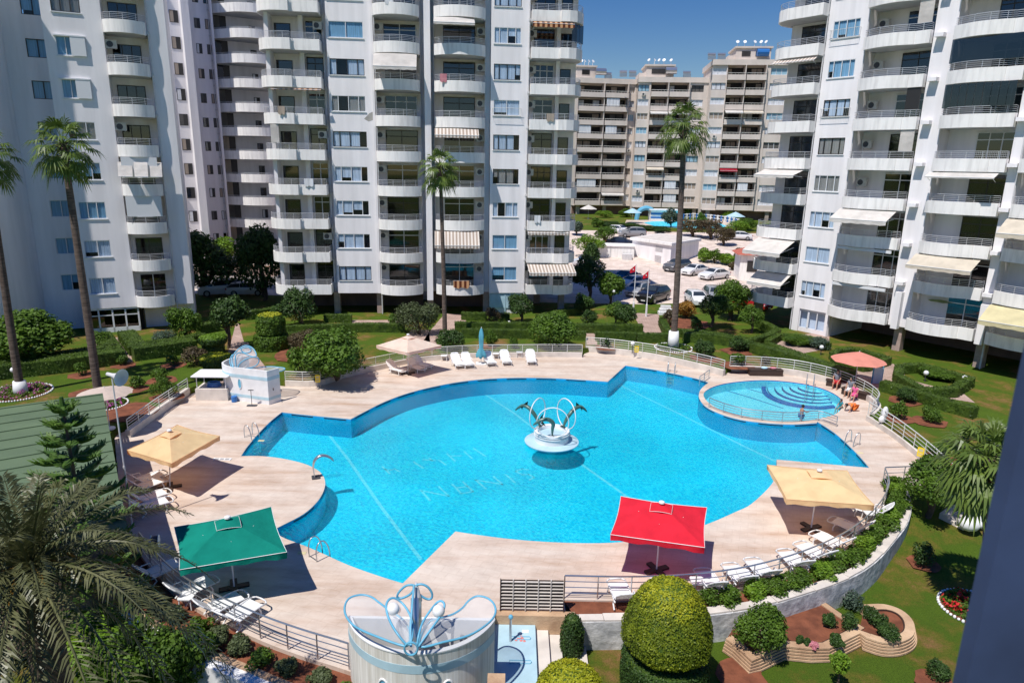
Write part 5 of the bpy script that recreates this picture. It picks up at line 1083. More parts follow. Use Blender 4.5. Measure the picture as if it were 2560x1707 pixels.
# dolphin fountain
fc = V(1267, 1011, .08); fc.z = -.22; T = empty('dolphin_fountain', fc, 0, 'round pale fountain in the pool with three dark dolphins leaping through white hoops', 'fountain')
MB().lathe([(.25, -1.2), (.25, .05), (1.45, .22), (1.47, .28), (1.44, .30), (.3, .34)], 48).build('disc', M['paleblue'], T, smooth=True)
MB().lathe([(.92, .31), (.90, .80), (.93, .86), (.78, .86), (.76, .62)], 40).build('basin', M['white'], T, smooth=True)
MB().lathe([(.05, .68), (.75, .69)], 32).build('basin_water', M['paleblue'], T)
for z_, r_ in ((.66, .95), (.78, .96), (.88, .93)): MB().tube([(r_ * math.cos(a * .1963), r_ * math.sin(a * .1963), z_) for a in range(32)], .022, 6, True).build('pipe_ring', M['white'], T)
M['dolphin'] = mat('dolphin_bronze', (0.07, 0.15, 0.125), 0.35, 0.35, 3, spec=.6)
for a_, fl in ((R(32), 1), (R(148), 1), (R(268), -1)):
    d = Vector((math.cos(a_), math.sin(a_), 0)); n_ = Vector((-d.y, d.x, 0))
    c = d * .92 + Vector((0, 0, 1.66)); MB().tube([c + (n_ * math.cos(t * .1745) + Vector((0, 0, 1)) * math.sin(t * .1745)) * .84 for t in range(36)], .028, 7, True).build('hoop', M['white'], T, smooth='all')
    q = d if fl > 0 else (d * .45 + Vector((-.9, 0, 0))).normalized()
    st = d * .75 + Vector((0, 0, .88)); P = [st, st + q * .12 + Vector((0, 0, .32)), st + q * .38 + Vector((0, 0, .68)), st + q * .75 + Vector((0, 0, .98)), st + q * 1.12 + Vector((0, 0, 1.02)), st + q * 1.42 + Vector((0, 0, .82)), st + q * 1.58 + Vector((0, 0, .66))]
    if fl < 0: P = [st, st + Vector((0, -.05, .4)), st + Vector((.02, -.08, .72)), st + Vector((-.25, -.12, .95)), st + Vector((-.62, -.15, .92)), st + Vector((-.9, -.18, .75)), st + Vector((-1.02, -.18, .64))]
    P = cat(P, 4); m = len(P) - 1; rr = [.028 + .085 * math.sin(math.pi * min(1, (i / m) ** .8 * .98)) ** 1.1 if i < m * .92 else .035 for i in range(m + 1)]
    b = MB(); b.tube(P, rr, 10); k = int(m * .6); t = (P[k + 1] - P[k]).normalized(); up = n_.cross(t).normalized() * (1 if n_.cross(t).z > 0 else -1); sd_ = t.cross(up)
    b.add([P[k] + up * .10 - t * .12, P[k] + up * .10 + t * .12, P[k] + up * .32 - t * .14], [(0, 1, 2), (2, 1, 0)])
    for s in (-1, 1): b.add([P[k + 3] + sd_ * s * .1, P[k + 1] + sd_ * s * .1, P[k] + sd_ * s * .36 - up * .12], [(0, 1, 2), (2, 1, 0)]); b.add([P[0] , P[2], P[1] + sd_ * s * .3 - t * .1], [(0, 1, 2), (2, 1, 0)])
    b.build('dolphin', M['dolphin'], T, smooth='all')
# ------------------------------------------------------------------ near booth with the butterfly roof
bc = Vector((-2.45, 17.65, 0)); T = empty('changing_booth', bc, 0, 'rounded grey clad booth with a blue butterfly roof at the bottom of the photo', 'changing booth', 'changing booths with butterfly roofs')
def arcwall(b, r0, r1, a0, a1, z0, z1, n=40):
    vs = []
    for i in range(n + 1):
        a = a0 + (a1 - a0) * i / n; c, s = math.cos(a), math.sin(a); vs += [(r0 * c, r0 * s, z0), (r1 * c, r1 * s, z0), (r1 * c, r1 * s, z1), (r0 * c, r0 * s, z1)]
    b.add(vs, [(4 * i + k, 4 * i + 4 + k, 4 * i + 4 + (k + 1) % 4, 4 * i + (k + 1) % 4) for i in range(n) for k in range(4)] + [(0, 1, 2, 3), (4 * n + 3, 4 * n + 2, 4 * n + 1, 4 * n)])
A0, A1 = R(199.6), R(340.4)
b = MB(); arcwall(b, 2.12, 2.23, A0, A1, -1.5, 1.9); b.build('wall', M['booth'], T)
b = MB(); arcwall(b, 2.231, 2.238, A0, A1, 1.30, 1.56); b.build('blue_band', M['ltblue'] if False else M['paleblue'], T)
b = MB(); arcwall(b, 2.11, 2.25, A0, A1, 1.902, 1.94); b.build('rim', M['white'], T)
b = MB(); b.box(-2.1, 2.1, -.74, -.63, -.3, 1.88); b.box(-.06, .06, -2.1, -.75, .1, 1.8); b.build('partition', M['white'], T)
b = MB(); b.prism([(2.1 * math.cos(A0 + (A1 - A0) * i / 24), 2.1 * math.sin(A0 + (A1 - A0) * i / 24)) for i in range(25)], -.3, .12); b.build('floor', M['kerb'], T)
for a_ in (R(247), R(293)):
    d = Vector((math.cos(a_), math.sin(a_), 0)); n_ = Vector((-d.y, d.x, 0)); c = d * 2.24 + Vector((0, 0, .62)); pts = [c + n_ * .17 * math.cos(t * .314) + Vector((0, 0, 1)) * .36 * math.sin(t * .314) for t in range(20)]
    b = MB(); b.tube(pts, .03, 6, True); o = b.build('porthole', M['white'], T)
    MB().add([p - d * .008 for p in pts], [tuple(range(20))]).build('pane', M['ltblue'], o)
def zb(l, y0=None): return [VY((840 + x / 3.92) / K, (1440 + y / 3.92) / K, Y) - bc for x, y, Y in l]
wl = cat(zb([(660, 680, 15.1), (400, 590, 15.45), (200, 500, 15.95), (105, 400, 16.5), (85, 300, 17.0), (130, 215, 17.4), (240, 182, 17.6), (340, 200, 17.55), (420, 255, 17.3), (520, 330, 16.9), (650, 420, 16.4), (715, 520, 15.9), (715, 640, 15.3)]), 4, True)
wr = cat(zb([(830, 690, 15.1), (1050, 645, 15.3), (1300, 580, 15.7), (1480, 470, 16.3), (1560, 370, 16.8), (1550, 275, 17.25), (1480, 212, 17.5), (1380, 195, 17.6), (1300, 240, 17.45), (1240, 310, 17.2), (1150, 370, 16.9), (1040, 405, 16.6), (910, 450, 16.2), (840, 560, 15.7)]), 4, True)
pl_ = cat(zb([(700, 670, 15.05), (600, 560, 15.2), (520, 420, 15.6), (490, 300, 15.9), (515, 232, 16.1), (570, 213, 16.2), (640, 255, 16.2), (700, 330, 16.0), (745, 440, 15.7), (745, 600, 15.2)]), 4, True)
pr_ = cat(zb([(800, 690, 15.05), (870, 600, 15.2), (960, 480, 15.5), (1040, 360, 15.9), (1063, 280, 16.1), (1035, 243, 16.2), (990, 258, 16.2), (920, 340, 15.9), (850, 450, 15.6), (810, 580, 15.2)]), 4, True)
al = cat(zb([(765, 90, 16.3), (690, 90, 16.3), (620, 150, 16.3), (600, 200, 16.3), (640, 215, 16.3), (720, 180, 16.3), (760, 130, 16.3)]), 4, True)
ar = cat(zb([(785, 90, 16.3), (840, 78, 16.3), (900, 105, 16.3), (940, 165, 16.3), (935, 215, 16.3), (890, 222, 16.3), (820, 180, 16.3), (785, 130, 16.3)]), 4, True)
for nm, l in (('wing', wl), ('wing', wr), ('petal', pl_), ('petal', pr_), ('antenna', al), ('antenna', ar)):
    o = MB().tube(l, .032, 6, True).build(nm + '_frame', M['ltblue'], T, smooth='all')
    if nm != 'antenna': c = sum(l, Vector()) / len(l); MB().add([c] + l, [(0, 1 + i, 1 + (i + 1) % len(l)) for i in range(len(l))]).build('mesh_panel', M['mesh_w'], o)
MB().tube(zb([(735, 690, 15.0), (730, 500, 15.4), (745, 300, 15.8), (765, 80, 16.2)]), .032, 6).build('antenna_frame', M['ltblue'], T)
MB().tube(zb([(735 + 65 * math.cos(t * .314), 708 + 62 * math.sin(t * .314), 14.93) for t in range(20)]), .028, 6, True).build('head_ring', M['ltblue'], T)
b = MB(); q = zb([(785, 640, 15.6), (785, 210, 16.2)]); b.tube(q, .15, 12); b.build('body', M['steel'], T); MB().tube(zb([(785, 240, 16.2), (785, 60, 16.35)]), [.17, .03], 10).build('body_cap', M['pipe'], T)
for x, y in ((560, 320), (1005, 340)): q = zb([(x, y, 15.9)])[0]; MB().sphere(q, .17, 16, 10).build('globe', M['white'], T, smooth='all')
b = MB(); b.box(-.1, .38, 0, .9, -1.5, .95); b.prism([(-.1, 0), (.38, 0), (.38, .9), (-.1, .9)], .951, 1.05); o = b.build('pier', M['courses'], T, loc=(2.05, -2.75, 0))
T = empty('foot_shower_post', (.12, 18.9, -.36), 0, 'slim shower post with a blue knob beside the near booth', 'shower'); MB().tube([(0, 0, 0), (0, 0, .85)], .04, 8).build('post', M['steel'], T); MB().sphere((0, 0, .9), .08, 10, 6).build('knob', M['ltblue'], T)
# far booth
F1, F2, F3 = V(584 / K, 1000 / K), V(673 / K, 1012 / K), V(703 / K, 1002 / K); T = empty('changing_booth', F1, 0, 'white far booth with pale blue bands and a blue butterfly roof', 'changing booth', 'changing booths with butterfly roofs')
d = F2 - F1; q1 = F2 - F1; q2 = F3 - F1; HB = 2.15
left = cat([Vector((0, 0, 0)), Vector((-.55, .35, 0)), Vector((-.95, 1.0, 0)), Vector((-.75, 2.0, 0)), Vector((.1, 2.6, 0))], 5)
b = MB(); path = [Vector((q2.x, q2.y + .0, 0)), q1, Vector((0, 0, 0))] + left[1:]; path = list(reversed(path)); b.strip(path, -.1, 0, 0, HB); b.build('wall', M['white'], T)
for za, zb_ in ((HB - .62, HB - .42), (.28, .46)): b = MB(); b.strip(path, .004, .012, za, zb_); b.build('blue_band', M['paleblue'], T)
b = MB(); n_ = Vector((d.y, -d.x, 0)).normalized(); c = d * .22 + n_ * .02 + Vector((0, 0, 1.15)); t = d.normalized(); pts = [c + t * .13 * math.cos(k * .314) + Vector((0, 0, .33 * math.sin(k * .314))) for k in range(20)]; o = MB().tube(pts, .025, 5, True).build('porthole', M['white'], T); MB().add(pts, [tuple(range(20))]).build('pane', M['ltblue'], o)
def zf(l): return [VY((540 + x / 8.71) / K, (840 + y / 8.71) / K, Y) - F1 for x, y, Y in l]
Yb = F1.y
loops_ = [[(560, 750, Yb), (800, 770, Yb), (1100, 780, Yb), (1350, 775, Yb + .3), (1480, 740, Yb + .9), (1490, 700, Yb + 1.2), (1380, 680, Yb + 1.5), (1150, 665, Yb + 1.6), (900, 690, Yb + 1.2), (640, 730, Yb + .5)],
    [(440, 770, Yb), (370, 680, Yb), (345, 540, Yb + .3), (400, 380, Yb + .6), (520, 260, Yb + .9), (650, 205, Yb + 1), (780, 250, Yb + 1), (860, 350, Yb + .8), (870, 440, Yb + .6), (760, 440, Yb + .5), (600, 370, Yb + .6), (480, 370, Yb + .5), (420, 450, Yb + .3)],
    [(480, 760, Yb), (480, 660, Yb), (560, 560, Yb + .1), (700, 480, Yb + .3), (840, 455, Yb + .4), (930, 500, Yb + .5), (920, 590, Yb + .5), (840, 660, Yb + .4), (700, 700, Yb + .2), (560, 730, Yb)],
    [(540, 290, Yb + .7), (620, 250, Yb + .8), (720, 250, Yb + .8), (765, 310, Yb + .8), (700, 360, Yb + .7), (600, 355, Yb + .7)], [(400, 760, Yb), (320, 640, Yb + .1), (300, 520, Yb + .3), (360, 400, Yb + .5), (345, 540, Yb + .3), (380, 680, Yb)]]
for l in loops_:
    l = cat(zf(l), 4, True); o = MB().tube(l, .035, 6, True).build('wing_frame', M['ltblue'], T, smooth='all'); c = sum(l, Vector()) / len(l); MB().add([c] + l, [(0, 1 + i, 1 + (i + 1) % len(l)) for i in range(len(l))]).build('mesh_panel', M['mesh_w'], o)
MB().box(q1.x + .25, q1.x + .3, q1.y + .1, q1.y + .15, .9, 1.05).build('door_handle', M['metal_d'], T)
tag(MB().lathe([(.14, 0), (.17, .02), (.18, .36), (.16, .37)], 14).build('bucket', M['blueplastic'], loc=V(586 / K, 1004 / K)), 'round blue bucket beside the white far booth', 'bucket')
tag(MB().tube([(0, 0, 0), (0, 0, 1.0)], .02, 5).box(-.16, .16, -.03, .03, .98, 1.02).bevbox(-.3, .3, -.15, .15, .0, .04, .05).build('mop', M['metal_d'], loc=V(630 / K, 1014 / K)), 'thin mop stand in front of the white far booth', 'mop stand')
T = empty('drink_counter', V(500 / K, 1000 / K), R(2), 'tiled counter with a white table roof and a blue hose coil', 'counter')
MB().box(-.2, 1.75, -.1, 1.2, .0, .75).build('base', M['kerb'], T); MB().bevbox(-.35, 1.9, -.25, 1.35, 1.55, 1.6, .04).build('table_roof', M['white'], T)
for a, c in ((-.1, 0), (1.65, 0), (1.65, 1.1), (-.1, 1.1)): MB().tube([(a, c, .75), (a, c, 1.55)], .025, 5).build('post', M['white'], T)
b = MB()
for i in range(4): b.tube([(.75 + (.42 - .02 * i) * math.cos(t * .4), .5 + (.3 - .02 * i) * math.sin(t * .4), .8 + i * .07) for t in range(16)], .035, 5, True)
b.build('hose_coil', M['blueplastic'], T)
# green roofed hut, dark pergola, loudspeaker pole
T = empty('green_roof_hut', (-20.6, 32.6, 0), math.atan2(-.84, .543), 'low hut with a large flat green sheet metal roof at left', 'hut')   # +x runs along the right roof edge towards the camera
b = MB(); b.box(-.0, 15.4, -14, 0, 2.9, 3.0); 
for i in range(0, 13): b.box(.25 + i * 1.15, .31 + i * 1.15, -13.95, -.02, 3.001, 3.045)
for i, j in ((3, -6.2), (5, -9.5), (7, -4.4)): b.box(.32 + i * 1.15, 1.39 + i * 1.15, j, j + .05, 3.001, 3.03)
b.build('roof', M['roofgreen'], T); MB().box(.3, 15.2, -13.6, -.45, -.6, 2.899).build('wall', M['brown'], T)
for i in range(6): MB().box(.9 + i * 2.2, 1.02 + i * 2.2, -.12, -.02, -.2, 2.899).build('roof_post', M['metal_d'], T)
T = empty('pergola', V(268, 1010), math.atan2(-.84, .543), 'dark timber slatted fence in the shade beside the green roof', 'fence')
for i in range(7): MB().box(0, 3.4, -.4, -.36, .05 + i * .26, .22 + i * .26).build('slat', M['wood_d'], T)
for x in (0, 1.1, 2.2, 3.3): MB().box(x, x + .1, -.48, -.401, 0, 1.9).build('post', M['wood_d'], T)
p = V(303, 1206); T = empty('loudspeaker_pole', p, 0, 'tall thin pole with a grey horn loudspeaker beside the green roof', 'loudspeaker'); top = VY(262, 862, p.y).z
MB().tube([(0, 0, 0), (0, 0, 2.6), (0, 0, 2.65), (0, 0, top)], [.045, .045, .028, .028], 7).build('pole', M['pipe'], T)
Mx = Matrix.Rotation(R(68), 4, 'Z') @ Matrix.Rotation(R(96), 4, 'X') @ Matrix.Rotation(R(0), 4, 'Y'); Mx = Vector((.8, -.25, -.1)).to_track_quat('Z', 'Y').to_matrix().to_4x4()
MB().lathe([(.07, -.3), (.08, -.05), (.12, .12), (.22, .28), (.34, .38), (.33, .38), (.17, .24), (.05, .2)], 20, (.08, -.03, top), Mx).build('horn', M['pipe'], T, smooth='all')
T = empty('hose_reel', V(358, 1262), R(20), 'blue and white hose reel on the deck beside the date palm', 'hose reel')
MB().lathe([(.2, -.14), (.28, -.14), (.28, -.12), (.15, -.11), (.15, .11), (.28, .12), (.28, .14), (.2, .14)], 20, (0, 0, .32), Matrix.Rotation(R(90), 4, 'Y')).build('drum', M['paleblue'], T); MB().lathe([(.16, -.1), (.24, -.09), (.24, .09), (.16, .1)], 18, (0, 0, .32), Matrix.Rotation(R(90), 4, 'Y')).build('hose', M['metal_d'], T)
tag(MB().box(-.45, .45, -.13, .13, .003, .03).build('text_plate', M['white'], loc=V(510, 1055)), 'white plate with rows of small print let into the left deck', 'plate')
pp_ = V(510, 1055); b = MB()
for i in range(3):
    for j in range(4): b.box(-.36 + i * .26, -.16 + i * .26, -.09 + j * .045, -.07 + j * .045, .031, .033)
o = b.build('small_print', M['metal_d']); o.parent = [x for x in COL.objects if x.name.startswith('text_plate')][0]
for i, (x, y, l) in enumerate(((600, 1012, 'far left'), (693, 1270, 'green parasol'), (2156, 1125, 'right'),)):
    if i == 2: x, y = 1975, 1040
    o = MB().box(-.16, .16, -.09, .09, .003, .012).build('depth_marker', M['awn_y'], loc=V(x, y)); tag(o, 'small yellow depth marker on the deck by the %s ladder' % ('far left', 'lower left', 'right')[i], 'marker', 'depth markers beside the ladders')
T = empty('deck_box', V(1757, 861), 0, 'dark brown storage bench against the kerb behind the small pool', 'bench'); MB().bevbox(-1.2, 1.2, -.3, .3, .003, .42, .02).build('box', M['wood_d'], T)
MB().box(-1.22, 1.22, -.32, .32, .421, .45).build('lid', M['wood_d'], T)
for i, (dx, m) in enumerate(((-.1, 'paleblue'), (.55, 'pinkflower'))):
    p = V(1757, 861); tag(MB().sphere((0, 0, 0), .22, 10, 6, (1.2, .8, .45)).build('folded_towel', M[m], smooth='all', loc=(p.x + dx, p.y, .54)), ('white blue towel' if i == 0 else 'pink towel') + ' lying on the dark storage bench', 'towel')
T = empty('notice_stand', V(2013, 880, .35), R(12), 'white and blue arched notice stand at the gap in the hedge', 'notice stand'); b = MB().box(-.35, .35, -.05, .05, 0, 1.1); b.build('panel', M['white'], T)
MB().tube([(-.38, 0, 0), (-.38, 0, 1.1), (-.33, 0, 1.35), (-.18, 0, 1.5), (0, 0, 1.55), (.18, 0, 1.5), (.33, 0, 1.35), (.38, 0, 1.1), (.38, 0, 0)], .05, 6).build('arch', M['ltblue'], T)
tag(MB().sphere((0, 0, 0), .3, 10, 8, (.6, .4, 1.3)).sphere((-.1, 0, -.4), .22, 8, 6, (1, .5, 1)).build('hanging_bag', M['white'], smooth='all', loc=V(2027, 985) + Vector((0, 0, 1.0))), 'white bag hanging on the railing by the right lawn', 'bag')
def globe(x, y, label, h=.9, z=.35):
    p = V(x, y, z); T = empty('garden_lamp', p, 0, label, 'garden lamp', 'white globe garden lamps'); MB().tube([(0, 0, 0), (0, 0, h)], .035, 6).build('post', M['metal_d'], T); MB().sphere((0, 0, h + .13), .17, 14, 8).build('globe', M['white'], T, smooth='all')
for x, y, l, h in ((36, 885, 'white globe lamp beside the leftmost palm trunk', .9), (473, 850, 'white globe lamp left of the box topiaries on the left lawn', .8), (1452, 812, 'white globe lamp on the lawn left of the tall palm', .7), (1885, 815, 'white globe lamp inside the hedge bed below the right tower', .5),
    (2124, 876, 'white globe lamp in the hedge bed nearest the right tower pillars', .5), (2213, 884, 'white globe lamp at the right end of the far hedge bed', .4), (1408, 707, 'white globe lamp on a tall post near the parked cars', 1.6), (1169, 757, 'white globe lamp on the grass strip under the middle tower', .5)): globe(x, y, l, h)
for x, y, l, h in ((1460, 735, 'left', 5.0), (1487, 738, 'right', 4.6)):
    p = V(x - 6 if l == 'left' else x - 18, y, .35); p = V(1454, 722, .35) if l == 'left' else V(1484, 727, .35); T = empty('flagpole', p, 0, 'white flagpole with a small red flag, the %s one of two' % l, 'flagpole', 'flagpoles by the walkway')
    MB().tube([(0, 0, 0), (0, 0, 1.2), (0, 0, 1.25), (0, 0, h)], [.1, .1, .045, .04], 7).build('pole', M['frame_w'], T); b = MB(); vs = []
    for i in range(6): vs += [(-.05 - i * .1, .03 * math.sin(i * 1.5), h - .1 - i * .09), (-.05 - i * .1, .03 * math.sin(i * 1.5), h - .75 - i * .03)]
    b.add(vs, [(2 * i, 2 * i + 1, 2 * i + 3, 2 * i + 2) for i in range(5)]); o = b.build('flag', M['red_f'], T); MB().sphere((-.28, .0, h - .55), .09, 8, 5, (1, .15, 1)).build('emblem', M['white'], o)
# the edge of the balcony wall the photo was taken from
p = VY(2478 / K, 1250 / K, .95); T = MB().box(p.x + .0, p.x + 1.2, .92, .95, 12.6, 16.4).build('balcony_side_wall', mat('painted_wall_shade', (0.04, 0.065, 0.15), 0.75, 0.25, 5)); tag(T, 'dark blue upright at the right edge close to the camera', 'balcony wall')  # the dark blue is the wall's shade put into its colour
cam_d.dof.use_dof = True; cam_d.dof.focus_distance = 35; cam_d.dof.aperture_fstop = 5.6
# ------------------------------------------------------------------ vegetation
nr = np.random.RandomState(5)
def leaves_mesh(name, pts, nrm, size, m, asp=1.6, jit=0.7, extra=None, mats=None, midx=None):
    """many small bent leaves at pts, roughly facing nrm"""
    n = len(pts); d = nrm + nr.normal(0, jit, (n, 3)); d /= np.linalg.norm(d, axis=1)[:, None] + 1e-9
    a = np.cross(d, nr.normal(0, 1, (n, 3))); a /= np.linalg.norm(a, axis=1)[:, None] + 1e-9; b = np.cross(d, a)
    s = (size * nr.uniform(.6, 1.3, n))[:, None]
    v = np.stack([pts - a * s * asp * .5, pts + b * s * .5 + d * s * .12, pts + a * s * asp * .5, pts - b * s * .5 + d * s * .12], 1).reshape(-1, 3)
    me = bpy.data.meshes.new(name); me.vertices.add(4 * n); me.vertices.foreach_set('co', v.astype(np.float32).ravel())
    me.loops.add(4 * n); me.loops.foreach_set('vertex_index', np.arange(4 * n, dtype=np.int32)); me.polygons.add(n)
    me.polygons.foreach_set('loop_start', np.arange(0, 4 * n, 4, dtype=np.int32)); me.polygons.foreach_set('loop_total', np.full(n, 4, np.int32))
    for q in (mats or [m]): me.materials.append(q)
    if midx is not None: me.polygons.foreach_set('material_index', midx.astype(np.int32))
    me.update(calc_edges=True); return me
def crown_pts(n, rx, ry, rz, lumps=9, fill=.55, flat=0.35):
    """points through the volume of a lumpy crown centred on the origin"""
    P = []; Nn = []
    C_ = [(np.array([0, 0, -.1]), .66)]
    for i in range(lumps):
        v = nr.normal(0, 1, 3); v /= np.linalg.norm(v); v[2] = abs(v[2]) * 1.0 - .3 if nr.rand() < .8 else v[2]; C_.append((v * nr.uniform(.35, .78), nr.uniform(.20, .46)))
    w = np.array([c[1] ** 2 for c in C_]); w /= w.sum(); k = nr.choice(len(C_), n, p=w)
    u = nr.normal(0, 1, (n, 3)); u /= np.linalg.norm(u, axis=1)[:, None]
    r = nr.uniform(fill, 1, n) ** .5
    cen = np.array([c[0] for c in C_])[k]; rad = np.array([c[1] for c in C_])[k]
    p = cen + u * (rad * r)[:, None]; p += nr.normal(0, .035, (n, 3)); lo = np.clip(-p[:, 2], 0, 1); p[:, :2] *= (1 + .45 * lo * (lo < .75))[:, None]; p[:, 2] = np.where(p[:, 2] < -.86, -.86 + nr.uniform(-.06, .06, n), p[:, 2])
    return p * np.array([rx, ry, rz]), u * np.array([1, 1, 1]) + np.array([0, 0, .35])
CROWNS = {}
def crown_mesh(kind, seed, n, size, rx=1, ry=1, rz=1, lumps=9):
    key = (kind, seed)
    if key not in CROWNS:
        p, u = crown_pts(n, rx, ry, rz, lumps); CROWNS[key] = leaves_mesh('crown', p, u, size, M[kind])
    return CROWNS[key]
def gz(p): return float(gh(np.array(p.x), np.array(p.y)))
def bush(x, y, w, h, kind, label, cat='shrub', group='shrubs and small trees in the garden', trunk=0.0, n=2600, leaf=.085, z=None, seed=None, lumps=9, name='shrub', world=None):
    p = world if world else (V(x, y, z) if z is not None else VG(x, y))
    if z is None: z = gz(p)
    T = empty(name, (p.x, p.y, z), 0, label, cat, group)
    hc = h - trunk; key = seed if seed is not None else nr.randint(0, 4)
    sz = leaf * 2 / max(w, .5)
    key2 = (kind, key, round(math.log(sz) * 2.5), lumps)
    if key2 not in CROWNS: q, u = crown_pts(n, 1, 1, 1, lumps); CROWNS[key2] = leaves_mesh('crown', q, u, max(.03, sz), M[kind])
    o = bpy.data.objects.new('crown', CROWNS[key2]); COL.objects.link(o); o.parent = T; o.scale = (w / 2, w / 2, hc / 2 / .92); o.location = (0, 0, trunk + hc / 2); o.rotation_euler = (0, 0, nr.uniform(0, 6.28))
    b = MB(); tr = max(.03, .035 * w) * (1.4 if trunk > .4 else 1); b.tube(cat_([(0, 0, -.1), (.04 * w, .02, trunk * .6 + .05 * h), (-.02 * w, .03, trunk + hc * .45)]), [tr, tr * .8, tr * .5] if False else tr * .8, 6)
    for a in (0, 2.1, 4.2): b.tube([(0, 0, trunk * .8 + .05), (w * .25 * math.cos(a), w * .25 * math.sin(a), trunk + hc * .6)], tr * .45, 5)
    b.build('trunk', M['bark2'], T); return T
def cat_(l): return cat(l, 3)
def VG(x, y):
    z = .35
    for _ in range(25): z = .6 * z + .4 * (float(gh(np.array(0), np.array(V(x, y, z).y)) if V(x, y, z).y > 40 else .35))
    return V(x, y, z)
